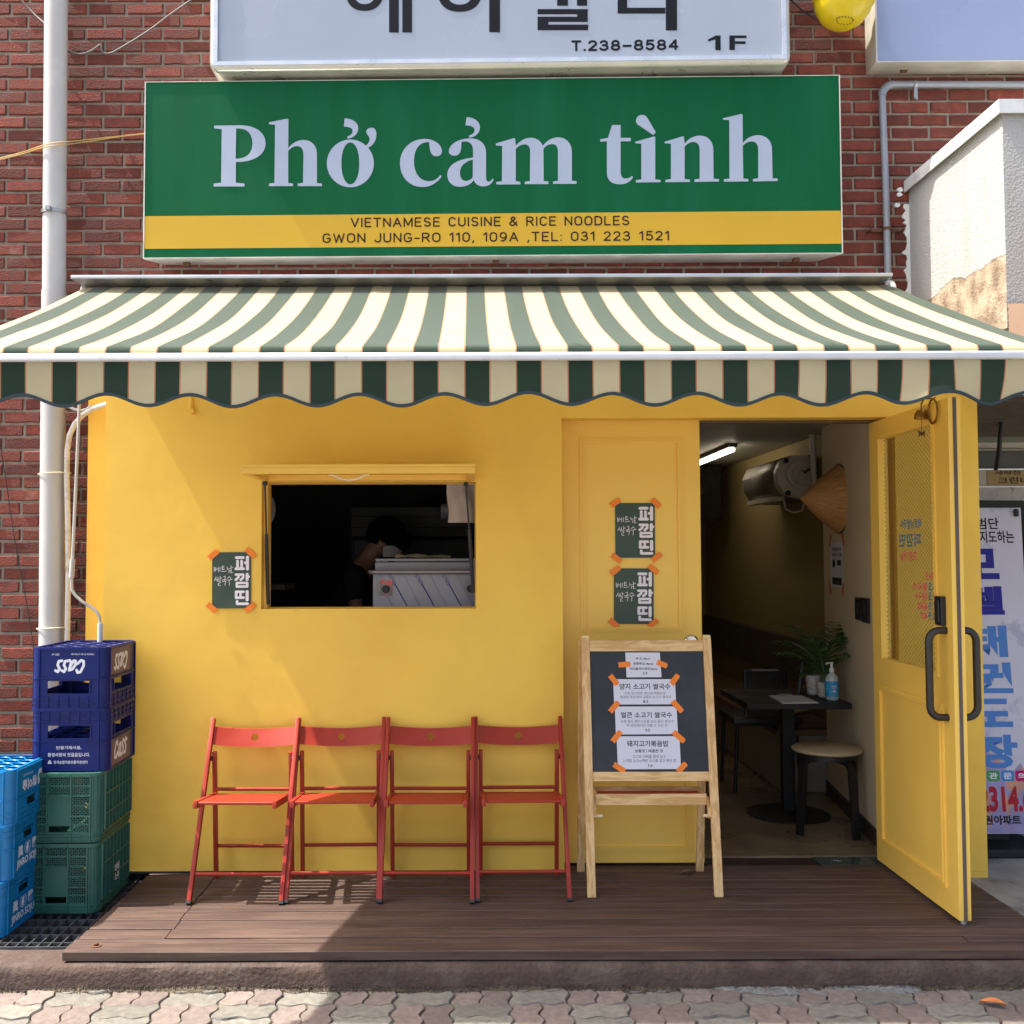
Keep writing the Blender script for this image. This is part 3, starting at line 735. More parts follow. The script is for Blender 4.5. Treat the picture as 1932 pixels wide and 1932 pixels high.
pen_on(ad, GFm, 'GWON JUNG-RO 110, 109A ,TEL: 031 223 1521', 610, 1261, 437, 457.5, weight=.165, gap=.30)
obj('address_lettering', ad, BRN, gs)
for u in (343, 936, 1512):
    q = GFm.px(u, 497); obj('bolt', MB().obox(GFm.pt(q[0], B0-.012, -.09), (.016,0,0), (0,.014,0), (0,0,.009)), RUST, gs)

# upper white light box
ub, UF = plane_thing('white_light_box', 'white light box sign with black lettering above the green sign', 'shop sign', (.15,.0,4.25), R(-1.1))
q0 = UF.px(393, 134); q1 = UF.px(1494, 120)
a0, a1, b0 = q0[0], q1[0], q0[1]; b1 = b0+.95
def rbox(a0, a1, b0, b1, r, n=6):
    P = []
    for (cx, cy, st) in ((a1-r,b0+r,-90),(a1-r,b1-r,0),(a0+r,b1-r,90),(a0+r,b0+r,180)):
        for k in range(n+1):
            q = R(st+90*k/n); P.append((cx+r*math.cos(q), cy+r*math.sin(q)))
    return P
bx = MB(); rings = []
for (ins, off, r) in ((.012,-.245,.05),(.0,-.20,.05),(.0,-.03,.05),(.004,-.012,.047),(.014,0,.04),(.030,0.002,.02),(.034,-.004,.02)):
    P = rbox(a0+ins, a1-ins, b0+ins, b1-ins, r); rings.append(len(bx.v)); bx.v += [UF.pt(x, y, off) for x, y in P]
n = len(P)
for i in range(len(rings)-1):
    for k in range(n): bx.f.append((rings[i]+k, rings[i]+(k+1) % n, rings[i+1]+(k+1) % n, rings[i+1]+k))
obj('frame', bx, mat('light_box_frame', L(196,196,188), .32, var=.08, scale=6, metal=.55), ub, smooth=50)
UW = mat('light_box_white', L(154,163,176), .22, var=.025, scale=2)
obj('panel', MB().slab(UF, a0+.034, a1-.034, b0+.034, b1-.034, -.04, -.006), UW, ub)
tm = MB()
for (x0, x1, y0, y1) in ((a0+.026,a1-.026,b0+.026,b0+.046),(a0+.026,a0+.046,b0+.0465,b1-.046),(a1-.046,a1-.026,b0+.0465,b1-.046)):
    tm.slab(UF, x0, x1, y0, y1, -.004, .005)
obj('trim_strip', tm, ALU, ub)
up = MB(); INK = ink('sign_black', L(14,17,25))
kx = 1240/1932
CU = crop_map(UF, 960, 0, kx)
def urect(x0, x1, y0, y1): up.flat([CU((x0,y1)), CU((x1,y1)), CU((x1,y0)), CU((x0,y0))], UF, -.0045)
fill_on(up, UF, [[CU(p) for p in ell(123,-45,85,91,p=2.3)], [CU(p) for p in ell(123,-45,50,61,p=2.3)]], -.0045)
urect(232,275,-190,142); urect(291,334,-190,142); urect(209,231,-60,-30)
fill_on(up, UF, [[CU(p) for p in ell(546,-42,98,92,p=2.3)], [CU(p) for p in ell(546,-42,58,60,p=2.3)]], -.0045)
urect(677,725,-190,141)
urect(979,1027,-190,23); urect(1067,1112,-190,23)
for r in ((892,1115,38,61),(1068,1115,61.01,72),(892,1115,72.01,95),(892,940,95.01,107),(892,1117,107.01,132)): urect(*r)
for r in ((1248,1460,32,58),(1248,1290,-150,31.9),(1290.1,1455,-60,-36),(1290.1,1455,-150,-126),(1462,1512,-190,133)): urect(*r)
obj('large_lettering', up, INK, ub); up = MB()
pen_on(up, UF, 'T.238–8584', 1080, 1278, 75, 94, off=-.0045, weight=.25, gap=.30)
obj('phone_lettering', up, INK, ub); up = MB()
def upx(P): up.flat([UF.px(*q) for q in P], UF, -.0045)
upx([(1336.5,73.5),(1349.9,66.5),(1349.9,73.5),(1336.5,77.5)][::-1]); upx([(1350,66),(1360,66),(1360,93.8),(1350,93.8)][::-1])
upx([(1376.5,66),(1387,66),(1387,93.5),(1376.5,93.5)][::-1]); upx([(1387.1,66),(1409,66),(1409,71),(1387.1,71)][::-1]); upx([(1387.1,77),(1407,77),(1407,82),(1387.1,82)][::-1])
obj('floor_lettering', up, INK, ub)

# blank light box to the right
rb, RF = plane_thing('blank_light_box', 'blank bluish white light box at the upper right corner', 'shop sign', (2.9,.09,4.5), R(-.6))
q0 = RF.px(1655.5, 116); a0, b0 = q0; a1, b1 = a0+1.9, b0+.9
obj('panel', MB().slab(RF, a0, a1, b0, b1, -.02, 0), mat('light_box_blue', L(132,144,174), .25, var=.03, scale=2), rb)
cs = MB(); ring0 = [(a0,b0),(a1,b0),(a1,b1),(a0,b1)]
for (gx, gz, off) in ((.008,.006,.004), (.012,.010,-.03), (.002,-.005,-.155)):
    cs.v += [RF.pt(a+(-gx if a == a0 else gx), b+(-gz if b == b0 else gz), off) for a, b in ring0]
cs.v += [RF.pt(a, b, .004) for a, b in ring0]
for k in range(4):
    r = (k+1) % 4
    for l in range(2): cs.f.append((l*4+k, l*4+r, l*4+4+r, l*4+4+k))
    cs.f.append((k, 12+k, 12+r, r))
obj('case', cs, CASE, rb)
obj('bolt', MB().obox(RF.pt(a0+.17, b0-.002, -.09), (.016,0,0), (0,.01,0), (0,0,.01)), RUST, rb)

# alarm lamp
al = thing('alarm_beacon', 'round yellow alarm beacon with red cap beside the light boxes', 'alarm', tuple(at(1592,0,.02)))
c = at(1592, 0, .02)
obj('bowl', MB().lathe([(.0,-.142),(.055,-.136),(.10,-.105),(.132,-.055),(.142,-.012),(.149,-.008),(.149,.006),(.14,.008)], c, (.12,-.05,1), 36), mat('yellow_plastic', L(206,182,14), .35, var=.08, scale=8, col2=L(200,160,40), c2scale=6, c2lo=.55, c2hi=.8), al, smooth=50)
obj('cap', MB().lathe([(.138,.008),(.135,.08),(.10,.14),(0,.165)], c, (.12,-.05,1), 36), mat('red_plastic', L(140,30,40), .4), al, smooth=50)
vt = MB()
ax_ = Vector((.12,-.05,1)).normalized(); bu = Vector((1,0,-.12)).normalized(); bv = ax_.cross(bu); bv = bv if bv.y < 0 else -bv
for i in range(16):
    q = R(22.5*i+8); d = bv*.058 + bu*(.040*math.cos(q)) + bv*(.020*math.sin(q))
    rr = d.length; hz0 = -.1375+.031*max(0,(rr-.052)/.048)
    vt.obox(c+d+ax_*hz0, bu*.0011, bv*.0030, ax_*.005)
obj('sounder_slot', vt, BLACK, al)
obj('bracket', MB().box(c.x-.05, c.x+.05, c.y+.1, .246, c.z+.02, c.z+.12), DARK, al)

# ================================================================== awning
AW = thing('awning', 'green and cream striped awning with scalloped valance over the front', 'awning', (0,.05,2.9))
pt0 = .1838; GL = -.0214; GWD = .0855
def stripe_mat(name, green, cream, orange, transl):
    m = bpy.data.materials.new(name); m.use_nodes = True
    t = m.node_tree; ln = t.links.new; p = t.nodes['Principled BSDF']
    at_ = nd(m, 'ShaderNodeAttribute', attribute_name='stripe')
    def mt(op, a, b):
        n = nd(m, 'ShaderNodeMath', operation=op)
        for i, x in enumerate((a, b)):
            if hasattr(x, 'links'): ln(x, n.inputs[i])
            else: n.inputs[i].default_value = x
        return n.outputs[0]
    ph = mt('MODULO', mt('ADD', at_.outputs['Fac'], pt0*60), pt0)
    isg = mt('LESS_THAN', ph, GWD)
    # thin orange pin line just outside each green stripe
    o1 = mt('MULTIPLY', mt('GREATER_THAN', ph, GWD+.0006), mt('LESS_THAN', ph, GWD+.0040))
    o2 = mt('MULTIPLY', mt('GREATER_THAN', ph, pt0-.0040), mt('LESS_THAN', ph, pt0-.0006))
    tc = nd(m, 'ShaderNodeTexCoord'); no = nd(m, 'ShaderNodeTexNoise'); no.inputs['Scale'].default_value = 5; no.inputs['Detail'].default_value = 6
    ln(tc.outputs['Object'], no.inputs['Vector'])
    mx = nd(m, 'ShaderNodeMix', data_type='RGBA'); mx.inputs[6].default_value = cream; mx.inputs[7].default_value = green; ln(isg, mx.inputs[0])
    m2 = nd(m, 'ShaderNodeMix', data_type='RGBA'); ln(mt('ADD', o1, o2), m2.inputs[0]); ln(mx.outputs[2], m2.inputs[6]); m2.inputs[7].default_value = orange
    mr = nd(m, 'ShaderNodeMapRange'); mr.inputs[3].default_value = .78; mr.inputs[4].default_value = 1.14; ln(no.outputs[0], mr.inputs[0])
    hv = nd(m, 'ShaderNodeHueSaturation'); ln(m2.outputs[2], hv.inputs['Color']); ln(mr.outputs[0], hv.inputs['Value'])
    ln(hv.outputs[0], p.inputs['Base Color']); p.inputs['Roughness'].default_value = .85; p.inputs['Specular IOR Level'].default_value = .2
    p.inputs['Sheen Weight'].default_value = .46; p.inputs['Sheen Roughness'].default_value = .45; p.inputs['Sheen Tint'].default_value = (.93,1,.82,1)
    wv = nd(m, 'ShaderNodeTexNoise'); wv.inputs['Scale'].default_value = 3; mpw = nd(m, 'ShaderNodeMapping'); mpw.inputs['Scale'].default_value = (40, 300, 300)
    ln(tc.outputs['Object'], mpw.inputs[0]); ln(mpw.outputs[0], wv.inputs['Vector'])
    bp = nd(m, 'ShaderNodeBump'); bp.inputs['Strength'].default_value = .1; bp.inputs['Distance'].default_value = .003; ln(wv.outputs[0], bp.inputs['Height']); ln(bp.outputs[0], p.inputs['Normal'])
    tl = nd(m, 'ShaderNodeBsdfTranslucent'); ln(hv.outputs[0], tl.inputs[0])
    ms_ = nd(m, 'ShaderNodeMixShader'); ms_.inputs[0].default_value = transl
    ln(p.outputs[0], ms_.inputs[1]); ln(tl.outputs[0], ms_.inputs[2]); ln(ms_.outputs[0], t.nodes['Material Output'].inputs[0])
    return m
FAB = stripe_mat('awning_fabric', L(36,56,44), L(188,178,143), L(180,104,58), .24)
def fabric(name, grid, xs, m, parent):
    """grid[j][i] points; xs[i] stripe coordinate"""
    mb = MB(); nj, ni = len(grid), len(grid[0]); sh = root_shift(parent)
    mb.v = [Vector(p) for r in grid for p in r]
    for j in range(nj-1):
        for i in range(ni-1): mb.f.append((j*ni+i, j*ni+i+1, (j+1)*ni+i+1, (j+1)*ni+i))
    me = mb.mesh(name, sh, merge=False, smooth=60)
    at_ = me.attributes.new('stripe', 'FLOAT', 'POINT')
    vals = [xs[i]-GL for j in range(nj) for i in range(ni)]
    at_.data.foreach_set('value', vals)
    return obj(name, me, m, parent)
AXL, AXR = -1.905, 2.075
NI = 160
XS = [AXL+(AXR-AXL)*i/NI for i in range(NI+1)]
grid = []
yb, zb, yf, zf = .03, 2.854, -1.335, 2.278
SEAM = (-1.27, .39, 1.30, -.47)
def seam(x, t): return sum(.004*math.exp(-((x-s)/.012)**2) for s in SEAM)
for j in range(25):
    t = j/24; row = []
    for x in XS:
        e = min(1, (x-AXL)/.5, (AXR-x)/.5); sag = .035*math.sin(math.pi*t)*(.35+.65*max(0,e))
        y = yb+(yf-yb)*t; z = zb+(zf-zb)*t - sag + .0025*math.sin(x*9+t*5)*math.sin(math.pi*t) + seam(x,t)*1.3 + .0022*math.sin(x*31+t*9+2*math.sin(x*4))*math.sin(math.pi*t)
        row.append((x, y, z))
    grid.append(row)
for k in range(1, 7):                                       # round the front roller
    q = R(24+ (96-24)*k/6); r = .03
    grid.append([(x, yf-r*math.sin(q)+r*math.sin(R(24)), zf-r*(math.cos(R(24))-math.cos(q))*1.0) for x in XS])
cano = fabric('canopy', grid, XS, FAB, AW)
FY = -1.372
zr1 = at(890, 667, FY).z; zr0 = at(890, 680, FY).z
rl = MB(); pr = [(FY+.03,zr1+.004),(FY-.004,zr1+.004),(FY-.010,zr1-.002),(FY-.010,zr0+.004),(FY-.004,zr0),(FY+.03,zr0)]
o = len(rl.v)
for x in (AXL-.03, AXR+.03): rl.v += [Vector((x,y,z)) for y, z in pr]
for k in range(6): rl.f.append((k, (k+1) % 6, 6+(k+1) % 6, 6+k))
rl.f.append(tuple(reversed(range(6)))); rl.f.append(tuple(range(6,12)))
obj('front_rail', rl, mat('white_alu', L(206,208,210), .4, var=.05, scale=14, col2=L(172,170,166), c2scale=16, c2lo=.6, c2hi=.75), AW, bevel=.001)
VAL = FAB
def vbot(x): return 2.078 + .0022*math.sin(x*3.7+1) + .0016*math.sin(x*9.1) + .0205*math.cos(2*math.pi*(x-at(678, 743, FY).x)/.3005)
NV = 400; XV = [AXL+(AXR-AXL)*i/NV for i in range(NV+1)]
def vy(x, s):
    c = max(0, x-1.1); return FY+.004 - .012*s*math.sin(c*14)*min(1, c*1.5) - .004*s*math.sin(x*5)
def vx(x, s):
    c = max(0, x-.9); return x - .010*s*s*min(1, c*1.2)*(1+math.sin(x*17))
grid = [[(vx(x, j/8), vy(x, j/8), zr0-.001+(vbot(x)-zr0)*j/8) for x in XV] for j in range(9)]
val = fabric('valance', grid, XV, VAL, AW)
bdg = MB()
for k, x in enumerate(XV):
    p = Vector((vx(x,1), vy(x,1), vbot(x)))
    bdg.v += [p+Vector((0,-.003,.006)), p+Vector((0,-.003,-.006)), p+Vector((0,.003,-.006)), p+Vector((0,.003,.006))]
for i in range(NV):
    for k in range(4): bdg.f.append((i*4+k, i*4+(k+1) % 4, i*4+4+(k+1) % 4, i*4+4+k))
obj('binding', bdg, mat('dark_green_binding', L(28,48,52), .7, var=.05), val)
# cassette on the wall
c0 = at(133, 521.5, -.11); c1 = at(1685, 518.5, -.11)
cz = (c0.z+c1.z)/2
hood = MB().box(c0.x, c1.x, -.11, .24, cz-.009, cz+.009)
obj('hood', hood, mat('hood_metal', L(190,192,194), .35, var=.08, metal=.6), AW, bevel=.004, bseg=2)
bk = MB().box(c0.x+.10, c1.x-.10, .10, .24, cz-.075, cz-.02).box(c0.x+.10, c1.x-.10, .06, .098, cz-.05, cz-.02).box(c0.x+.1, c1.x-.1, .05, .098, cz-.062, cz-.052)
obj('cassette', bk, mat('cassette_metal', L(132,128,118), .45, var=.12, metal=.5), AW, bevel=.002)
obj('roller', MB().tube([(AXL+.02,.045,2.82),(AXR-.02,.045,2.82)], .034, 16), FAB, AW)
for x in (at(285,530,.1).x, at(370,530,.1).x, at(890,530,.1).x, at(1625,530,.1).x):
    obj('mounting_bracket', MB().box(x-.022, x+.022, .02, .049, cz-.085, cz-.016), DARK, AW, bevel=.003)
for x in (AXL-.006, AXR+.006):
    obj('end_cap', MB().lathe([(.05,-.012),(.055,-.006),(.055,.006),(.05,.012)], (x,.05,2.825), (1,0,0), 20), WHITE_PVC, AW)
for x, s in ((AXL+.35, 1), (AXR-.35, -1)):
    el = (x+s*.62, -.68, 2.45)
    obj('folding_arm', MB().bar((x,.03,2.70), el, .05, .035, (0,0,1)).bar(el, (x+s*.02,-1.33,2.235), .045, .03, (0,0,1)), ALU, AW, bevel=.004)
# winding rod
cy = -.06
pts = [at(u, v, cy) for u, v in ((152,742),(150,760),(144,900),(137,1050),(135,1100),(136,1113),(142,1123),(155,1135),(172,1145),(183,1154),(188,1165),(189,1178),(188.5,1200),(188,1300))]
rod = obj('winding_rod', MB().tube(pts, .0075, 10), WHITE_PVC, AW)
obj('sleeve', MB().tube([at(137,1055,cy), at(135,1090,cy)], .0125, 12), WHITE_PVC, rod, smooth=60)
obj('grip', MB().tube([at(189,1176,cy), at(188,1300,cy)], .013, 12), mat('grey_grip', L(214,214,210), .5), rod, smooth=60)
# ================================================================== pipes and cables on the wall
dp = thing('drain_pipe', 'thick white vertical drain pipe on the brick wall', 'pipe', (-2.07,.15,0))
ptop = at(106, 0, .13); pbot = at(97, 1215, .13)
d = (pbot-ptop)/(ptop.z-pbot.z)
lowz = -.14; pj = at(102.5, 560, .13)
def along(z): return ptop + d*(ptop.z-z)
obj('pipe', MB().tube([along(4.9), along(pj.z)], .0565, 28), WHITE_PVC, dp, smooth=60)
obj('lower_pipe', MB().tube([along(pj.z+.03), along(lowz)], .0595, 28), WHITE_PVC, dp, smooth=60)
zc = at(105, 402, .13).z
q = along(zc)
obj('pipe_clamp', MB().lathe([(.058,-.009),(.064,-.009),(.064,.009),(.058,.009)], q, (0,0,1), 28).box(q.x-.012, q.x+.012, q.y-.09, q.y-.06, zc-.01, zc+.01), GREYMETAL, dp)
# flexible conduit beside it
cpts = [at(u, v, .1) for u, v in ((127,1300),(127,1204),(129,1080),(128,980),(126,900),(127,850),(131,822),(141,800),(156,783),(176,771),(204,762))]
cpts[-1] = at(204, 762, .06)
tag(obj('conduit', MB().tube(cpts, .0135, 12), mat('old_conduit', L(214,208,196), .6, var=.1, scale=9, col2=L(170,158,140), c2scale=9), smooth=60), 'cream flexible conduit curving from the drain pipe to the yellow wall', 'conduit')
tag(obj('conduit', MB().tube([at(126,763,.12), at(131,768,.12), at(139,772,.11), at(150,775,.1), at(163,773,.1), at(172,766,.1)], .008, 10), WHITE_PVC, smooth=60), 'thin white tube looping behind the drain pipe under the awning', 'conduit')
for (v, tail) in ((894, 0), (1184, 1)):
    ct = MB(); p = along(at(100, v, .13).z); n = 20
    ct.tube([(p.x+.012+.079*math.cos(2*math.pi*k/n), p.y-.005+.066*math.sin(2*math.pi*k/n), p.z+.004*math.cos(2*math.pi*k/n)) for k in range(n)], .0028, 6, closed=True)
    if tail: ct.tube([(p.x+.03,p.y-.068,p.z+.002), at(70,1188,.05)], .0026, 6)
    obj('cable_tie', ct, mat('nylon', L(222,212,180), .5), dp)
def cable(name, pts, r, m, label):
    P = [at(u, v, y) for u, v, y in pts]; out = []
    for i in range(len(P)-1):                                # Catmull-Rom
        p0, p1, p2, p3 = P[max(0,i-1)], P[i], P[i+1], P[min(len(P)-1,i+2)]
        for k in range(6):
            t = k/6; out.append(.5*((2*p1)+(p2-p0)*t+(2*p0-5*p1+4*p2-p3)*t*t+(3*p1-p0-3*p2+p3)*t**3))
    out.append(P[-1])
    return tag(obj(name, MB().tube(out, r, 8), m, smooth=60), label, 'cable')
YC = mat('yellow_cable', L(196,160,84), .5); GC = mat('grey_cable', L(110,106,104), .6); BC = mat('black_cable', L(38,36,36), .6)
cable('cable', [(-20,303,.2),(40,288,.16),(82,274,.068),(106,269,.05),(130,267,.066),(160,264,.15),(215,258,.2),(275,252,.22)], .0028, YC, 'upper of two yellow wires strung across the drain pipe')
cable('cable', [(-20,306,.2),(40,291,.16),(82,278,.068),(106,274,.05),(130,272,.066),(160,268,.15),(215,259.5,.2),(275,252.5,.22)], .0028, YC, 'lower of two yellow wires strung across the drain pipe')
cable('cable', [(128,94,.22),(150,102,.235),(172,96,.235),(189,85,.235),(193,97,.235),(204,101,.235),(225,92,.235),(280,58,.235),(320,28,.235),(372,-8,.235)], .0042, GC, 'grey cable hooked on the bricks left of the white light box')
cable('cable', [(35,-6,.235),(60,22,.235),(84,44,.2)], .0042, GC, 'short grey cable running down to the drain pipe top left')
cable('cable', [(-6,800,.23),(10,900,.235),(28,1020,.235),(45,1110,.235),(62,1212,.22),(70,1300,.22)], .0024, BC, 'thin black wire hanging down the bricks left of the drain pipe')
cable('cable', [(1493,0,.23),(1512,18,.235),(1530,30,.235),(1550,42,.2)], .004, BC, 'black cable behind the yellow beacon')
# grey conduit on the right
gc_ = thing('grey_conduit', 'grey steel conduit bent round the brick wall right of the green sign', 'conduit', (2.1,.2,3.4))
PY = .212
k0 = at(1664, 159.5, PY); zt = k0.z; xv = k0.x
P = [(5.0, PY, zt-.01), (xv+.06, PY, zt)]
for k in range(7):
    a_ = math.pi/2*k/6; P.append((xv+.06-.06*math.sin(a_), PY, zt-.06+.06*math.cos(a_)))
P += [(at(1671,350,PY).x, PY, at(1671,350,PY).z), (at(1676,540,PY).x, PY, at(1676,540,PY).z-.1)]
GPI = mat('grey_pipe', L(142,146,152), .5, var=.1, scale=14, metal=.3, col2=L(178,176,172), c2scale=12, c2lo=.6, c2hi=.8)
obj('pipe', MB().tube(P, .0175, 14), GPI, gc_, smooth=60)
obj('elbow', MB().tube([Vector(p) for p in P[1:9]], .0205, 14), GPI, gc_, smooth=60)
for (u, v, vert) in ((1726, 168, 0), (1682, 432, 1)):
    p = at(u, v, PY)
    m = MB()
    if not vert: m.lathe([(.0185,-.006),(.0225,-.006),(.0225,.006),(.0185,.006)], (p.x,PY,zt-.002), (1,0,0), 14).box(p.x-.009, p.x+.009, PY-.012, PY-.006, zt-.085, zt-.02).tube([(p.x-.006,PY-.01,zt-.082),(p.x-.012,PY-.05,zt-.098)], .004, 8)
    else:
        xx = at(1674,432,PY).x; m.lathe([(.0185,-.007),(.0225,-.007),(.0225,.007),(.0185,.007)], (xx,PY,p.z), (0,0,1), 14).box(xx-.075, xx+.07, PY+.018, PY+.03, p.z-.008, p.z+.008)
        for s in (-.09, .072): m.tube([(xx+s,PY+.03,p.z-.01),(xx+s,PY-.03,p.z-.012)], .008, 8)
    obj('pipe_clip', m, RUST if vert else GREYMETAL, gc_)
obj('wall_vent', MB().lathe([(.0,.0),(.014,0),(.014,.045)], at(360,775,-.03), (0,1,0), 12).tube([at(360,746,-.006), at(360,772,-.006)], .011, 10), YEL, shop)

# ================================================================== posters
TAPE = mat('orange_tape', L(240,128,24), .5, var=.06, scale=30)
PGREEN = mat('poster_green', L(50,70,56), .42, var=.08, scale=9)
PINK = ink('poster_white', L(232,226,232), .5)
def poster(u0, v0, u1, v1, y, label, tp, rot=0.0):
    fr = Frame((0,y,0)); a0, b0 = fr.px(u0, v1); a1, b1 = fr.px(u1, v0)
    w_, h_ = a1-a0, b1-b0
    fr = Frame((a0, y, b0), (math.cos(rot),0,math.sin(rot)), (-math.sin(rot),0,math.cos(rot)))
    t = thing('poster', label, 'poster', (a0,y,b0), 'dark green posters taped to the shop front')
    sh = MB(); nx, nz = 8, 10; o = 0                          # slightly buckled sheet
    for k in (0, 1):
        for j in range(nz+1):
            for i in range(nx+1):
                s, q = i/nx, j/nz
                off = .0042 + .0022*math.sin(s*5+q*3+y*40)*math.sin(q*math.pi)*math.sin(s*math.pi) + (.0006 if k else 0)
                if j == 0: off += .002*math.sin(math.pi*s)
                sh.v.append(fr.pt(w_*s, h_*q, off))
    N = (nx+1)*(nz+1)
    for j in range(nz):
        for i in range(nx):
            q = j*(nx+1)+i; sh.f.append((N+q, N+q+1, N+q+nx+2, N+q+nx+1)); sh.f.append((q, q+nx+1, q+nx+2, q+1))
    obj('sheet', sh, PGREEN, t, smooth=60)
    k = w_/990.0; kh = h_/1395.0
    M_ = lambda x, y_: ((x-385)*k, h_-(y_-315)*kh)
    big = MB(); thin = MB()
    def S(mb, wd, pts, closed=False): mb.stroke(fr, [M_(*p) for p in pts], wd*k, .0076, closed=closed)
    S(big,72,[(1003,450),(1180,450)]); S(big,70,[(1035,535),(1035,700)]); S(big,70,[(1140,535),(1140,700)]); S(big,72,[(995,727),(1188,727)])
    S(big,66,[(1228,580),(1275,580)]); S(big,80,[(1288,440),(1288,735)])
    S(big,64,[(993,873),(1175,873)]); S(big,64,[(1072,880),(1058,945),(990,1002)]); S(big,64,[(1182,878),(1176,955),(1118,1005)])
    S(big,78,[(1280,868),(1280,998)]); S(big,64,[(1300,925),(1322,925)])
    S(big,62,[(1018,1080),(1285,1080),(1285,1170),(1018,1170)],True)
    S(big,64,[(997,1300),(1190,1300)]); S(big,68,[(1002,1300),(1002,1440)]); S(big,60,[(1112,1310),(1112,1435)]); S(big,64,[(997,1445),(1192,1445)])
    S(big,80,[(1282,1298),(1282,1500)]); S(big,66,[(1025,1530),(1025,1598),(1292,1598)])
    obj('bold_lettering', big, PINK, t)
    for pts in ([(440,680),(446,790)],[(482,690),(476,775)],[(446,735),(480,733)],[(446,790),(478,775)],[(500,738),(540,718)],[(546,690),(546,798)],[(592,682),(586,790)],
                [(645,662),(692,660)],[(645,668),(640,745)],[(643,705),(690,700)],[(640,747),(705,735)],[(628,797),(752,782)],
                [(772,680),(780,742),(850,715)],[(872,650),(872,752)],[(872,698),(922,690)],[(818,772),(820,825)],[(818,772),(880,768),(862,825),(915,815)],
                [(492,930),(444,1022)],[(476,965),(496,1000)],[(545,940),(505,1022)],[(528,972),(560,1005)],[(592,910),(592,1012)],[(592,962),(636,950)],
                [(520,1035),(592,1025),(598,1070),(545,1090),(550,1142),(605,1135)],
                [(680,920),(722,908),(716,990)],[(640,1008),(752,985)],[(695,1000),(695,1035)],[(658,1045),(738,1030),(714,1132)],
                [(832,918),(778,966)],[(832,932),(872,966)],[(768,1012),(902,990)],[(832,1000),(826,1136)]):
        S(thin, 13, pts)
    obj('thin_lettering', thin, PINK, t)
    for (cx, cy, an, ln_) in tp:
        q = R(an); dx, dy = math.cos(q), math.sin(q); m = MB(); w2 = .0135
        cxx, cyy = M_(cx, cy)
        cor = [(-ln_/2,-w2),(ln_/2,-w2*1.02),(ln_/2+.003,w2*.2),(ln_/2-.002,w2),(-ln_/2,w2),(-ln_/2+.003,0)]
        m.prism([(cxx+dx*a-dy*b, cyy+dy*a+dx*b) for a, b in cor], fr, .0078, .0090)
        obj('tape', m, TAPE, t)
tpA = [(415,375,40,.056),(1365,330,-42,.058),(380,1690,-40,.058),(1350,1700,38,.058)]
tpB = [(385,310,35,.054),(1395,315,-45,.054),(400,1710,-38,.056),(1400,1700,40,.056)]
poster(400.5,1042,474.5,1148,0,'green poster taped to the yellow wall left of the serving hatch', tpA, R(.3))
poster(1161,949,1235,1052.5,.11,'upper green poster on the yellow fixed door panel', tpB)
poster(1158,1072,1232,1177,.11,'lower green poster above the chalkboard on the door panel', tpA, R(-.5))

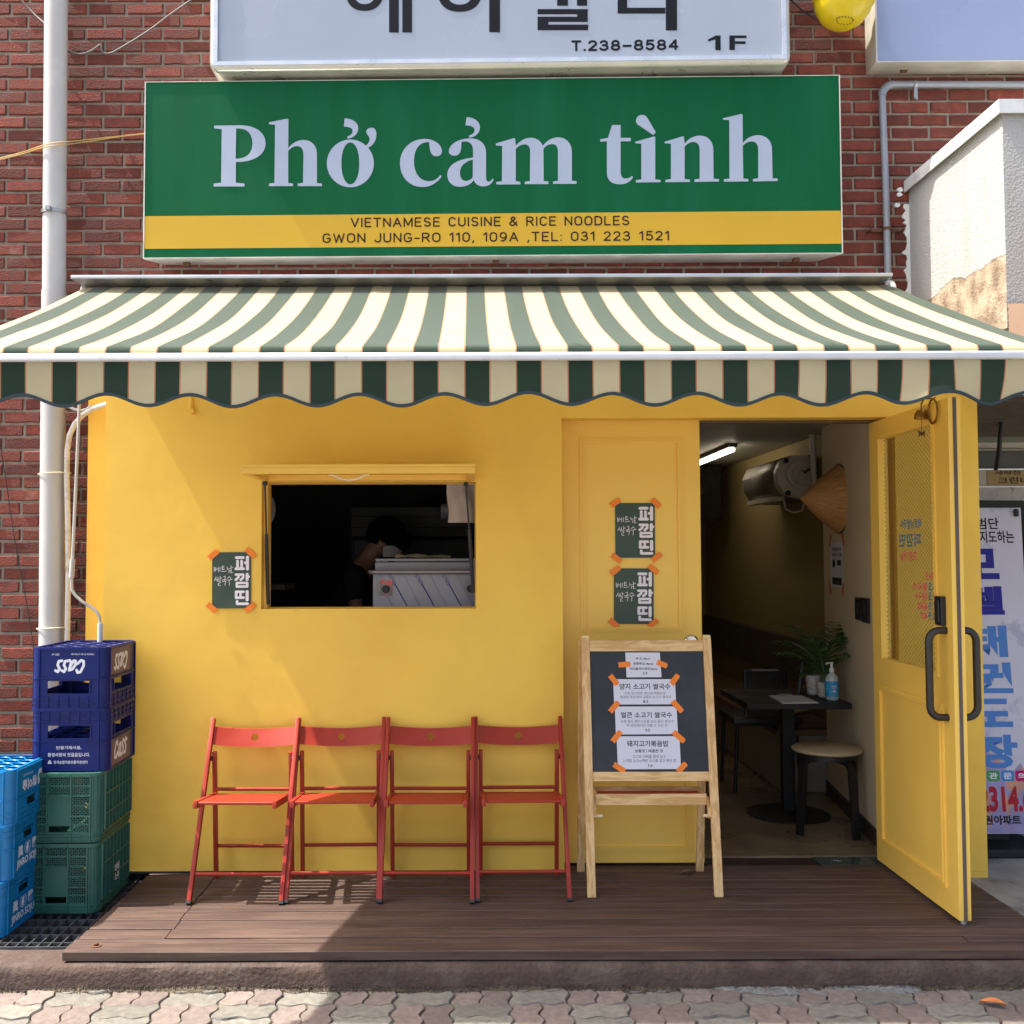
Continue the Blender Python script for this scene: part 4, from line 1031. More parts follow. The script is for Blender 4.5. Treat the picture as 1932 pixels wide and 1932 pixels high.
# ================================================================== folding chairs
RED = mat('red_lacquer', L(158,51,33), .42, var=.09, scale=5, bump=.05, bscale=200, col2=L(140,36,22), c2scale=3, c2lo=.5, c2hi=.8, spec=.35)
def make_chair():
    t = thing('folding_chair', '', 'chair', (0,0,0), 'red folding chairs in a row against the yellow wall')
    Y0, Y1, ZT = -.203, .187, .745
    up = lambda z: Y0+(Y1-Y0)*z/ZT
    for s in (-1, 1):
        m = MB(); x = .2025*s
        m.bar((x,Y0,.0),(x,up(ZT),ZT), .0185, .030); obj('upright', m, RED, t, bevel=.003, bseg=2)
        m = MB(); x = .1805*s
        m.bar((x,.170,.0),(x,up(.60)+.012,.60), .0185, .029); lg = obj('rear_leg', m, RED, t, bevel=.003, bseg=2)
        obj('hinge', MB().lathe([(.011,-.004),(.011,.004)], (.1915*s, up(.572)+.006, .572), (1,0,0), 12), BLACK, lg)
        obj('foot', MB().bar((.2025*s,Y0-.0015,-.0005),(.2025*s,up(.012)-.0015,.010), .0215, .033), BLACK, t)
    # curved backrest with a finger hole
    zc, hb, hw = .671, .0385, .1915; yc = up(zc)
    b = MB(); r = .0165; nh = 16; sq = .030
    cir = [(r*math.cos(2*math.pi*k/nh), .003+r*math.sin(2*math.pi*k/nh)) for k in range(nh)]
    sqr = []
    for k in range(nh):
        a = 2*math.pi*k/nh; c_, s_ = math.cos(a), math.sin(a); m_ = max(abs(c_), abs(s_)); sqr.append((sq*c_/m_, .003*(1-abs(s_)/m_)+hb*s_/m_))
    def pt(x, z, k):
        bow = .024*(1-(x/hw)**2); zz = z + (-.015*(1-(x/hw)**2) if 1 else 0)
        return (x, up(zc+z)+bow-.004+(.011 if k else 0), zc+zz)
    for k in (0, 1):
        o = len(b.v); b.v += [Vector(pt(*p, k)) for p in cir+sqr]
        for i in range(nh):
            j = (i+1) % nh; f = (o+i, o+j, o+nh+j, o+nh+i); b.f.append(f if k else f[::-1])
        for sg in (-1, 1):
            cols = [sq+(hw-sq)*i/8 for i in range(9)]; rows = [-hb, -hb/2*1.0, .003, hb/2, hb]
            rows = sorted(set(round(p[1],6) for p in sqr if abs(abs(p[0])-sq) < 1e-6))
            o = len(b.v)
            b.v += [Vector(pt(sg*c, z_, k)) for c in cols for z_ in rows]; nr = len(rows)
            for i in range(8):
                for j in range(nr-1): b.f.append((o+i*nr+j, o+(i+1)*nr+j, o+(i+1)*nr+j+1, o+i*nr+j+1))
    me = b.mesh('backrest', None, 0, smooth=0, merge=True)
    bm = bmesh.new(); bm.from_mesh(me)
    es = [e for e in bm.edges if e.is_boundary]
    # bridge front and back skins
    bmesh.ops.bridge_loops(bm, edges=es) if False else None
    vf = {}
    bm.verts.ensure_lookup_table()
    for e in list(es):
        v1, v2 = e.verts
        def mate(v):
            for q in bm.verts:
                if q is not v and abs(q.co.x-v.co.x) < 1e-5 and abs(q.co.z-v.co.z) < 1e-5 and abs(abs(q.co.y-v.co.y)-.011) < 1e-4: return q
        if v1.co.y < (mate(v1).co.y if mate(v1) else -9):
            a, c = mate(v1), mate(v2)
            if a and c:
                try: bm.faces.new((v1, v2, c, a))
                except Exception: pass
    bmesh.ops.recalc_face_normals(bm, faces=bm.faces); bm.to_mesh(me); bm.free()
    me.polygons.foreach_set('use_smooth', [True]*len(me.polygons)); me.set_sharp_from_angle(angle=R(35))
    obj('backrest', me, RED, t)
    # seat: two side rails and slats
    zs = .432
    sl = MB()
    for i in range(8):
        y = -.203+.0415*i; z_ = zs+.014-.042*(y+.222)/.357
        sl.box(-.1635, .1635, y-.0130, y+.0130, z_-.012, z_)
    seat = obj('seat', sl, RED, t, bevel=.002)
    for s in (-1, 1): obj('seat_rail', MB().bar((.174*s,-.222,zs+.002),(.174*s,.135,zs-.040), .019, .032), RED, seat, bevel=.003, bseg=2)
    for (y, z_, hw_) in ((.128,.424,.172), (.168-.004,.150,.172), (up(.112),.112,.194)):
        obj('stretcher', MB().tube([(-hw_,y,z_),(hw_,y,z_)], .0085, 10), RED, t, smooth=60)
    return t
ch = make_chair()
spots = [(444.5,1706.5,-.8,'red folding chair farthest left, lit by the sun beside the crates'),
         (624.5,1704.0,1.3,'red folding chair with its seat half in the awning shadow, second from the crates'),
         (805,1704.5,-.9,'shaded red folding chair between two others, under the hatch right corner'),
         (987,1701.5,.7,'red folding chair at the right end of the row, nearest the chalkboard')]
for i, (u, v, rz, lab) in enumerate(spots):
    p = atz(u, v, 0.0); loc = (p.x, p.y+.203, .0012)
    if i == 0: ch.location = loc; ch['label'] = lab; ch.rotation_euler = (0,0,R(-.8))
    else: copy_thing(ch, loc, R(rz), lab)

# ================================================================== A-frame chalkboard
PINE = wood('pine', L(196,152,94), L(222,186,130), rough=.5, scale=3.2, stretch=(6,6,.8), island=.1, dist=5, bump=.05)
PINEH = wood('pine_rail', L(196,152,94), L(222,186,130), rough=.5, scale=3.2, stretch=(.8,6,6), island=.1, dist=5, bump=.05)
fl_ = atz(1120, 1693.5, 0); frr = atz(1358, 1692, 0)
yf_ = (fl_.y+frr.y)/2; ytop = -.175; ztop = 1.135
tl_ = at(1100.5, 1207, ytop); tr_ = at(1331, 1207, ytop)
af = thing('chalkboard_easel', 'pine A frame easel with black chalkboard and small tray', 'chalkboard', ((fl_.x+frr.x)/2, -.2, 0))
up3 = Vector((0, ytop-yf_, ztop)).normalized()
lx0, lx1 = (fl_.x+tl_.x)/2, (frr.x+tr_.x)/2
BF = Frame(((fl_.x+frr.x)/2, yf_, 0), (1,0,0), up3)          # front plane of the easel
def fpt(x, z):
    t = z/ztop; return Vector((x, yf_+(ytop-yf_)*t, z))
for x in (lx0, lx1):
    obj('front_leg', MB().bar(fpt(x,0), fpt(x,ztop), .038, .022), PINE, af, bevel=.002)
    xr = x-.008 if x == lx0 else x-.002
    rl_ = obj('rear_leg', MB().bar((xr,.02,0), (xr,ytop+.032,ztop-.01), .036, .02), PINE, af, bevel=.002)
    obj('hinge_cap', MB().box(x-.017, x+.017, ytop-.008, ytop+.03, ztop+.001, ztop+.012), mat('brass', L(214,196,140), .35, metal=.6), af)
zb1 = 1.55+ (BF.pt(0, BF.px(1220,1229)[1]).z-1.55); bb1 = BF.px(1220,1229)[1]; bb0 = BF.px(1220,1456)[1]
ax0 = lx0-BF.P.x+.019; ax1 = lx1-BF.P.x-.019
obj('top_rail', MB().slab(BF, ax0, ax1, bb1, bb1+.052, -.012, .008), PINEH, af, bevel=.002)
obj('bottom_rail', MB().slab(BF, ax0, ax1, bb0-.042, bb0, -.012, .008), PINEH, af, bevel=.002)
obj('board', MB().slab(BF, ax0, ax1, bb0, bb1, -.008, .002), mat('chalkboard', L(38,42,48), .6, var=.12, scale=4, col2=L(48,52,58), c2scale=3), af)
ty0 = fpt(0,.40).y+.02
tz = .385
tr = MB(); x0, x1 = lx0+.03, lx1-.03
tr.box(x0, x1, ty0, ty0+.012, tz, tz+.05).box(x0, x1, ty0+.15, ty0+.162, tz, tz+.05).box(x0, x0+.012, ty0+.0122, ty0+.1498, tz, tz+.05).box(x1-.012, x1, ty0+.0122, ty0+.1498, tz, tz+.05)
ty = obj('tray', tr, PINEH, af, bevel=.001)
obj('tray_floor', MB().box(x0+.0125, x1-.0125, ty0+.0125, ty0+.1495, tz+.004, tz+.03), mat('tray_red', L(176,62,34), .6), ty)
for x, s in ((x0, -1), (x1, 1)):
    obj('tray_arm', MB().bar((x+s*.006, ty0+.02, tz+.03), (x+s*.006, ty0-.03, tz-.05), .01, .02), PINE, ty)
    obj('dowel', MB().tube([(x-.02, ty0-.012, tz-.045), (x+.03, ty0-.012, tz-.045)], .008, 10), mat('pale_dowel', L(230,206,160), .5), ty, smooth=60)
# menu sheets taped on the board
PAPER = mat('paper', L(214,214,224), .7, var=.025, scale=7, bump=.06, bscale=30)
TXK = ink('menu_ink', L(30,30,32), .7); TXG = ink('menu_grey', L(116,116,122), .7)
def sheet(quad, label, lines, tapes):
    (u0,v0),(u1,v1),(u2,v2),(u3,v3) = quad                   # tl tr br bl
    P = [BF.px(*q) for q in quad]
    c = BF.pt(sum(p[0] for p in P)/4, sum(p[1] for p in P)/4, .003)
    t = thing('menu_sheet', label, 'menu sheet', tuple(c), 'white menu sheets taped to the chalkboard')
    obj('paper', MB().prism([P[3],P[2],P[1],P[0]], BF, .0026, .0036), PAPER, t)
    k_ = MB(); g_ = MB()
    def bil(s, q):                                            # s across, q down
        a = [P[0][i]+(P[1][i]-P[0][i])*s for i in (0,1)]; b = [P[3][i]+(P[2][i]-P[3][i])*s for i in (0,1)]
        return (a[0]+(b[0]-a[0])*q, a[1]+(b[1]-a[1])*q)
    for (body, s0, s1, q0, q1, grey) in lines:
        a = bil(s0, q1); b = bil(s1, q0)
        letters(g_ if grey else k_, BF, body, a[0], b[0], a[1], b[1], .0040, bold=.016 if not grey else .006)
    if k_.v: obj('writing', k_, TXK, t)
    if g_.v: obj('small_writing', g_, TXG, t)
    for (u, v, an, ln_) in tapes:
        a, b = BF.px(u, v); q = R(an); dx, dy = math.cos(q), math.sin(q); w2 = .0125
        cor = [(-ln_/2,-w2),(ln_/2,-w2),(ln_/2+.003,w2*.2),(ln_/2-.002,w2),(-ln_/2,w2),(-ln_/2+.003,0)]
        obj('tape', MB().prism([(a+dx*x-dy*y, b+dy*x+dx*y) for x, y in cor], BF, .0042, .0052), TAPE, t)
zq = lambda x, y: ((1640+x*440/1932)*.66187, (1800+y*440/1932)*.66187)
sheet([zq(624,265),zq(1055,265),zq(1077,573),zq(640,575)], 'smallest white menu sheet at the top of the chalkboard',
      [('짜 조 (4pcs)',.29,.71,.19,.31,0),('닭봉튀김 (4pcs)',.22,.79,.39,.52,0),('버터플라이새우(4pcs)',.11,.90,.60,.73,0),('3.9',.47,.60,.79,.89,0)],
      [(*zq(608,415),4,.055),(*zq(1080,408),-22,.05)])
sheet([zq(472,598),zq(1245,598),zq(1260,912),zq(485,915)], 'wide white menu sheet priced 8.5, second from the board top',
      [('양지 소고기 쌀국수',.095,.92,.17,.41,0),('직접 로스팅한 향신료 배합으로',.17,.84,.50,.61,1),('깔끔한 육수맛이 일품인 소고기 쌀국수',.10,.93,.65,.76,1),('8.5',.47,.55,.83,.94,0)],
      [(*zq(478,605),-52,.055),(*zq(1240,605),52,.055)])
sheet([zq(493,940),zq(1265,938),zq(1283,1285),zq(507,1290)], 'white menu sheet priced 9.5, third from the board top',
      [('얼큰 소고기 쌀국수',.09,.92,.20,.41,0),('수제 칠리 페이스트를 넣고 끓인 쌀국수',.08,.94,.48,.59,1),('퍼 깜띤에서만 맛볼 수 있는 맛',.18,.84,.63,.73,1),('9.5',.475,.55,.80,.90,0)],
      [(*zq(483,948),48,.06),(*zq(1272,935),-48,.065)])
sheet([zq(515,1312),zq(1300,1310),zq(1322,1722),zq(532,1725)], 'largest white menu sheet priced 7.9, lowest on the chalkboard',
      [('돼지고기볶음밥',.16,.82,.13,.32,0),('보통맛 / 매콤한 맛',.28,.73,.40,.50,0),('고기와 야채를 함께 넣고',.24,.77,.57,.67,1),('느억맘 소스or매운 소스를 넣고 볶은 밥',.085,.93,.69,.79,1),('7.9',.475,.55,.86,.94,0)],
      [(*zq(513,1318),50,.06),(*zq(1290,1315),-42,.065),(*zq(545,1705),-32,.06),(*zq(1330,1705),45,.055)])

# ================================================================== crates
BLUE = mat('blue_crate', L(9,29,96), .4, spec=.3, var=.08, scale=10, bump=.06, bscale=60, col2=L(36,44,100), c2scale=7, c2lo=.55, c2hi=.85)
CYAN = mat('cyan_crate', L(0,116,172), .36, var=.1, scale=10, bump=.08, bscale=60, col2=L(30,100,140), c2scale=8, c2lo=.55, c2hi=.85)
GRN = mat('green_crate', L(46,98,84), .40, var=.1, scale=12, bump=.06, bscale=60, col2=L(60,98,88), c2scale=6, c2lo=.52, c2hi=.85)
CW = ink('crate_white', L(222,224,232), .6); CTAN = mat('worn_panel', L(112,96,100), .7, var=.15, scale=14)
def rloop(w_, d_, r, n=5, ins=0.0):
    return rbox(-w_/2+ins, w_/2-ins, -d_/2+ins, d_/2-ins, max(.002, r-ins), n)
def hoop(mb, w_, d_, r, z0, z1, out, inn):
    """a raised band running round the crate"""
    A = rloop(w_+2*out, d_+2*out, r+out); B = rloop(w_, d_, r, 5, inn); n = len(A); o = len(mb.v)
    for P, z in ((A,z0),(A,z1),(B,z1),(B,z0)): mb.v += [Vector((x,y,z)) for x, y in P]
    for l in range(4):
        for k in range(n): mb.f.append((o+l*n+k, o+l*n+(k+1) % n, o+((l+1) % 4)*n+(k+1) % n, o+((l+1) % 4)*n+k))
def corners(mb, w_, d_, r, z0, z1, th=.010):
    for sx in (-1,1):
        for sy in (-1,1):
            cx, cy = sx*(w_/2-r), sy*(d_/2-r); st = {(1,1):0,(-1,1):90,(-1,-1):180,(1,-1):270}[(sx,sy)]; o = len(mb.v); n = 6
            for k in range(n+1):
                q = R(st+90*k/n)
                for rr in (r, r-th):
                    for z in (z0, z1): mb.v.append(Vector((cx+rr*math.cos(q), cy+rr*math.sin(q), z)))
            for k in range(n):
                a = o+k*4; b = a+4
                mb.f += [(a,b,b+1,a+1),(a+2,a+3,b+3,b+2),(a+1,b+1,b+3,a+3),(a,a+2,b+2,b)]
def side_frames(w_, d_):
    return {'front': Frame((0,-d_/2,0),(1,0,0)), 'right': Frame((w_/2,0,0),(0,1,0)), 'back': Frame((0,d_/2,0),(-1,0,0)), 'left': Frame((-w_/2,0,0),(0,-1,0))}
def bottle_crate(name, w_, d_, h_, m, r=.035, turned=False, ribs=True, hz=.07, hh=.055, hw=.125, grid=(4,5)):
    """crate for bottles; handle slots near the rim; turned = standing on its rim"""
    t = thing(name, '', 'crate', (0,0,0))
    Z = (lambda z: h_-z) if turned else (lambda z: z)
    zz = lambda a, b: (min(Z(a),Z(b)), max(Z(a),Z(b)))
    mb = MB(); fs = side_frames(w_, d_)
    z0, z1 = zz(.0, h_)
    hb0, hb1 = zz(h_-hz-hh, h_-hz)
    for k, fr in fs.items():
        L_ = (w_ if k in ('front','back') else d_)/2-r
        hwid = min(hw, L_*.72)
        mb.holed(fr, -L_, L_, z0+.004, z1-.004, [(-hwid, hwid, hb0, hb1)], -.008, 0)
        # frame of the label panel and verticals
        for x in (-L_+.002, L_-.002): mb.slab(fr, x-.003, x+.003, z0+.004, z1-.004, .0001, .006)
        a0, a1 = zz(.008, h_-hz-hh-.012)
        for b in (a0, a1): mb.slab(fr, -L_+.006, L_-.006, b-.0025, b+.0025, .0001, .0055)
        if ribs:
            r0, r1 = zz(h_-hz+.010, h_-.006); n = 6
            for i in range(1, n): x = -L_+2*L_*i/n; mb.slab(fr, x-.002, x+.002, r0, r1, .0001, .005)
        for s in (-1, 1):
            mb.slab(fr, s*hwid-.003, s*hwid+.003, hb0, hb1, .0001, .005)
    corners(mb, w_, d_, r, z0+.004, z1-.004)
    hoop(mb, w_, d_, r, *zz(h_-.007, h_), .006, .012)
    hoop(mb, w_, d_, r, *zz(h_-.028, h_-.024), .005, .004); hoop(mb, w_, d_, r, *zz(h_-.052, h_-.048), .005, .004)
    hoop(mb, w_, d_, r, *zz(h_-hz-hh-.014, h_-hz-hh-.010), .006, .004)
    hoop(mb, w_, d_, r, *zz(0, .006), -.002, .014)
    body = obj('body', mb, m, t, smooth=40)
    # cells inside: rings on the bottom plate, thin walls between the bottles
    cl = MB(); nx, ny = grid; zt = Z(.004)
    W_, D_ = w_-.03, d_-.03
    for i in range(nx):
        for j in range(ny):
            cx = -W_/2+W_*(i+.5)/nx; cy = -D_/2+D_*(j+.5)/ny; n = 18
            ra = .485*min(W_/nx, D_/ny)
            for (rr, cc) in ((ra, .0025),):
                cl.tube([(cx+rr*math.cos(2*math.pi*k/n), cy+rr*math.sin(2*math.pi*k/n), zt-(.006 if turned else -.004)) for k in range(n)], .0032, 5, closed=True)
    za, zb = zz(.012, h_*.55)
    for i in range(1, nx): x = -W_/2+W_*i/nx; cl.box(x-.0012, x+.0012, -D_/2, D_/2, za, zb)
    for j in range(1, ny): y = -D_/2+D_*j/ny; cl.box(-W_/2, W_/2, y-.0012, y+.0012, za, zb)
    obj('divider', cl, m, t, smooth=40)
    return t, fs
def logo_cass(mb, fr, cx, cy, s, flip=False, off=.0012, sx=1.0):
    """white hand-drawn italic word on the crate: c a s s"""
    G_ = [[[(.9,.78),(.72,.98),(.38,.92),(.12,.45),(.22,.12),(.55,.05),(.9,.3)]],
          [[(1.75,.78),(1.45,.72),(1.15,.4),(1.2,.1),(1.45,.08),(1.72,.45),(1.82,.8)],[(1.82,.8),(1.72,.2),(1.95,.05)]],
          [[(2.72,.82),(2.4,.92),(2.25,.68),(2.55,.42),(2.5,.12),(2.1,.08)]],
          [[(3.5,.82),(3.18,.92),(3.03,.68),(3.33,.42),(3.28,.12),(2.88,.08)]]]
    for g_ in G_:
        for st in g_:
            pts = []
            for x, y in st:
                X, Y = (x-1.8+.25*(y-.5))*s*.62*sx, (y-.5)*s
                if flip: X, Y = -X, -Y
                pts.append((cx+X, cy+Y))
            mb.stroke(fr, pts, s*.2*(sx if sx < 1 else 1), off)
# two blue crates
bw, bdp, bh = .335, .40, .272
BX, BY = -1.776, -.245
zg0 = -.03; gh = .3035
zb0 = zg0+2*gh
for i, (turned, lab) in enumerate(((False, 'lower navy blue bottle crate standing on the green crates'), (True, 'upper navy blue bottle crate turned upside down on top of the stack'))):
    t, fs = bottle_crate('bottle_crate', bw, bdp, bh, BLUE, turned=turned)
    t['label'] = lab; t['group'] = 'navy blue bottle crates stacked by the wall'
    lt = MB(); pn = MB()
    fr = fs['front']; rg = fs['right']
    if not turned:
        a = 1.0
        letters(lt, fr, '빈용기재사용,', -.055, .055, .098, .114, .0012, bold=.012)
        letters(lt, fr, '환경사랑의 첫걸음입니다.', -.092, .092, .067, .084, .0012, bold=.012)
        letters(lt, fr, '한국순환자원유통지원센터', -.066, .082, .036, .050, .0012, bold=.01)
        lt.stroke(fr, [(-.083+.008*math.cos(R(q)), .043+.008*math.sin(R(q))) for q in (90,210,330)], .004, .0012, closed=True)
        pn.slab(rg, -.155, .10, .012, .128, .0002, .0008); logo_cass(lt, rg, -.028, .075, .075, off=.0022)
    else:
        logo_cass(lt, fr, .005, bh-.082, .058, True)
        letters(lt, fr, 'A fresh beer of a clear and clean taste', .01, .112, bh-.035, bh-.026, .0012, flip=True)
        letters(lt, fr, '500 ml', -.075, -.043, bh-.035, bh-.026, .0012, flip=True)
        pn.slab(rg, -.155, .10, bh-.128, bh-.012, .0002, .0008); logo_cass(lt, rg, -.028, bh-.075, .075, True, off=.0022)
    obj('side_panel', pn, CTAN, t); obj('print', lt, CW, t)
    t.location = (BX-.002*i, BY, zb0+bh*i+.0005*i); t.rotation_euler = (0,0,R(.5-.9*i))
# two green crates of lattice
gw, gd = .352, .43
def lattice(mb, fr, a0, a1, b0, b1, off, p=.0165, wd=.0046):
    for sg in (1, -1):
        k = -40
        c_lo = min(a0+sg*0, 0)
        n0 = int(((a0-b1) if sg > 0 else (a0+b0))/p)-1; n1 = int(((a1-b0) if sg > 0 else (a1+b1))/p)+1
        for i in range(n0, n1+1):
            c_ = i*p                                      # a - sg*b = c
            pts = []
            for b in (b0, b1):
                a = c_+sg*b
                if a0 <= a <= a1: pts.append((a, b))
            for a in (a0, a1):
                b = (a-c_)*sg
                if b0 < b < b1: pts.append((a, b))
            if len(pts) < 2: continue
            (ax, ay), (bx, by) = pts[0], pts[-1]
            if math.hypot(ax-bx, ay-by) < .004: continue
            dx, dy = bx-ax, by-ay; l = math.hypot(dx, dy); nx, ny = -dy/l*wd/2, dx/l*wd/2
            mb.prism([(ax-nx,ay-ny),(bx-nx,by-ny),(bx+nx,by+ny),(ax+nx,ay+ny)], fr, off-.003 - (0.0003 if sg > 0 else 0), off)
def lattice_crate():
    t = thing('lattice_crate', '', 'crate', (0,0,0), 'dark green lattice crates under the blue crates')
    h_, r = gh, .04; mb = MB(); fs = side_frames(gw, gd)
    for k, fr in fs.items():
        lm = MB()
        L_ = (gw if k in ('front','back') else gd)/2-r
        if k in ('front', 'back'):
            c = [-L_, -L_*.38, L_*.38, L_]; zr = [.045, .118, .205, .292]
            holes = []
            for i in range(3):
                for j in range(3):
                    if i == 1 and j < 2: continue
                    holes.append((c[i]+.006, c[i+1]-.006, zr[j]+.004, zr[j+1]-.004))
            holes.append((c[1]+.006, c[2]-.006, .048, .075))
            mb.holed(fr, -L_, L_, .004, h_-.004, holes, -.006, 0)
            for hq in holes[:-1]:
                lattice(lm, fr, *hq, -.0015)
                zm = (hq[2]+hq[3])/2; lm.slab(fr, hq[0], hq[1], zm-.003, zm+.003, -.006, -.0005)
            obj('lattice_panel', lm, GRN, t, smooth=0)
            for x in c: mb.slab(fr, x-.0025, x+.0025, .005, h_-.006, .0001, .006)
            for z_ in zr[1:]:
                mb.slab(fr, -L_, c[1], z_-.002, z_+.002, .0001, .0065); mb.slab(fr, c[2], L_, z_-.002, z_+.002, .0001, .0065)
                if z_ > .2: mb.slab(fr, c[1]+.003, c[2]-.003, z_-.002, z_+.002, .0001, .0065)
        else:
            mb.holed(fr, -L_, L_, .004, h_-.004, [], -.006, 0)
            for i in range(9):
                x = -L_+2*L_*i/8; mb.slab(fr, x-.0025, x+.0025, .05, h_-.01, .0001, .014)
            for z_ in (.05, .118, .205): mb.slab(fr, -L_, L_, z_-.002, z_+.002, .0001, .0135)
    corners(mb, gw, gd, r, .004, h_-.004, .008)
    for i in range(3): hoop(mb, gw, gd, r, .008+.014*i, .011+.014*i, .006, .004)
    hoop(mb, gw, gd, r, h_-.016, h_, .006, .014)
    for sx in (-1,1):
        for sy in (-1,1):
            st = {(1,1):0,(-1,1):90,(-1,-1):180,(1,-1):270}[(sx,sy)]
            for qd in (12,45,78):
                q = R(st+qd); cx, cy = sx*(gw/2-r), sy*(gd/2-r)
                mb.obox((cx+(r+.002)*math.cos(q), cy+(r+.002)*math.sin(q), h_/2), (.0035*math.cos(q), .0035*math.sin(q), 0), (-.0025*math.sin(q), .0025*math.cos(q), 0), (0,0,h_/2-.02))
    mb.box(-gw/2+.006, gw/2-.006, -gd/2+.006, gd/2-.006, .018, .024)
    obj('body', mb, GRN, t, smooth=40); obj('lattice', lm, GRN, t, smooth=0)
    return t, fs
GX, GY = -1.808, -.258
t, fs = lattice_crate(); t['label'] = 'lower green lattice crate standing on the drain grating'; t.location = (GX-.004, GY, zg0)
lt = MB(); letters(lt, fs['right'], '보배', -.03, .03, .125, .16, .0146, bold=.02); letters(lt, fs['right'], '소주', -.03, .03, .085, .118, .0146, bold=.02)
obj('print', lt, CW, t)
t2 = copy_thing(t, (GX+.004, GY, zg0+gh+.0008), R(.4), 'upper green lattice crate directly under the blue crates')
for c in list(t2.children):
    if c.name.startswith('print'): bpy.data.objects.remove(c)
# three cyan crates
cw, cdp, chh = .44, .355, .2235
for i, lab in enumerate(('lowest cyan bottle crate of the stack at the left edge', 'middle cyan bottle crate of the stack at the left edge', 'topmost cyan bottle crate, upside down with open rings upward')):
    turned = i == 2
    t, fs = bottle_crate('bottle_crate', cw, cdp, chh, CYAN, turned=turned, hw=.055, hz=.042, hh=.045, grid=(6,5))
    t['label'] = lab; t['group'] = 'cyan bottle crates stacked at the left edge'
    lt = MB(); rg = fs['right']
    if not turned:
        letters(lt, rg, 'JINRO SOJU', -.105, .105, .022, .062, .0012, bold=.03)
        letters(lt, rg, '眞', -.095, -.045, .072, .118, .0012, bold=.02); letters(lt, rg, '露', .045, .095, .072, .118, .0012, bold=.02)
        fill_on(lt, rg, [ell(0,.095,.030,.026), ell(0,.095,.027,.0235)], .0012)
        fill_on(lt, rg, [[(-.012,.078),(-.016,.095),(-.004,.113),(.012,.11),(.006,.098),(.014,.09),(.004,.085),(.006,.077)]], .0014)
    else:
        letters(lt, rg, '참이슬', -.085, .055, chh-.105, chh-.06, .0012, bold=.03, flip=True)
        fill_on(lt, rg, [[(.07,chh-.11),(.062,chh-.075),(.075,chh-.045),(.10,chh-.04),(.115,chh-.07),(.10,chh-.085),(.105,chh-.10),(.088,chh-.09)]], .0012)
        letters(lt, rg, '깨끗한 아침 이슬', -.08, .02, chh-.045, chh-.036, .0012, flip=True)
    obj('print', lt, CW, t)
    t.location = (-1.892-cw/2-.009*(2-i), -.553-.010*(2-i), -.031+chh*i+.0006*i); t.rotation_euler = (0,0,R((-1.0,.6,-.4)[i]))

# small things lying about
def leaf(name, c, s, rz, label, col):
    m = MB(); n = 9; o = len(m.v)
    for i in range(n):
        t = i/(n-1); w_ = s*.26*math.sin(math.pi*min(1,t*1.03))**.8+.0006; x = s*(t-.5)
        for k in (-1,0,1): m.v.append(Vector((x, k*w_, .010*s/.08*(abs(k)*.9)+.012*s/.08*math.sin(t*2.6)+.001)))
    for i in range(n-1):
        for k in range(2): a = i*3+k; m.f.append((a, a+3, a+4, a+1))
    M_ = Matrix.Translation(Vector(c)) @ Matrix.Rotation(rz, 4, 'Z'); m.v = [M_ @ p for p in m.v]
    return tag(obj(name, m, mat(label[:12], col, .8, var=.2, scale=40), smooth=60), label, 'leaf')
leaf('dry_leaf', atz(1297,1650,.002), .075, R(8), 'curled brown leaf behind the easel on the deck', L(92,78,66))
leaf('dry_leaf', atz(1873,1898,-.126), .085, R(-32), 'orange dry leaf on the paving at the lower right', L(190,116,62))
leaf('dry_leaf', atz(880,1845,-.126), .03, R(-20), 'tiny yellow leaf by the kerb below the chairs', L(190,176,90))
bl = thing('deck_bolt', 'rusty bolt with washer in the deck corner beside the grating', 'bolt', tuple(atz(181,1785,0)))
c = atz(181,1785,0)
obj('washer', MB().lathe([(.021,0),(.021,.003),(0,.003)], c, seg=20), RUST, bl)
obj('bolt_head', MB().lathe([(.010,.003),(.010,.012),(0,.013)], c, seg=6), RUST, bl, bevel=.001)
# ================================================================== inside the shop
CREAM = mat('interior_cream', L(214,196,164), .8, var=.04, scale=3, bump=.05, bscale=120)
CREAM_DIM = mat('interior_cream_dim', L(142,124,78), .8, var=.05, scale=3)  # cream walls deeper in; the fading light is put into this darker colour
CEIL = mat('interior_ceiling', L(170,166,154), .6, var=.03)
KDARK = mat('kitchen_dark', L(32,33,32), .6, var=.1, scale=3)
SKIRT = mat('skirting_dark', L(58,44,36), .6)
FLOORM = mat('polished_concrete', L(136,118,92), .30, var=.22, scale=2.2, col2=L(108,92,72), c2scale=2.5, c2lo=.42, c2hi=.68, rvar=.12)
struct('interior_floor', MB().box(-1.79, 2.47, .272, 5.4, -.1, -.002), FLOORM)
struct('interior_ceiling', MB().box(.44, 2.47, .152, 5.4, 2.335, 2.40), CEIL)
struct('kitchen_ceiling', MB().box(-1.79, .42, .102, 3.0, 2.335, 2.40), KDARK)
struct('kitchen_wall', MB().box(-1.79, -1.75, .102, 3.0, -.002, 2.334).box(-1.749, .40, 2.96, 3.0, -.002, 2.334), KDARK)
struct('partition_wall', MB().box(.40, .44, .152, 5.4, -.002, 2.334), CREAM)
struct('dining_side_wall', MB().box(2.36, 2.47, 1.62, 5.4, -.002, 2.334), CREAM_DIM)
struct('dining_end_wall', MB().box(.441, 2.359, 5.36, 5.4, -.002, 2.334), CREAM_DIM)
col = MB()
o = len(col.v); P = [(2.08,.152),(2.265,1.615),(2.47,1.615),(2.47,.152)]
for z in (-.002, 2.334): col.v += [Vector((x,y,z)) for x, y in P]
col.f += [(0,1,5,4),(1,2,6,5),(2,3,7,6),(3,0,4,7),(0,3,2,1),(4,5,6,7)]
struct('entrance_side_wall', col, CREAM)
sk = MB(); nn = Vector((-1.463,.12,0)).normalized()
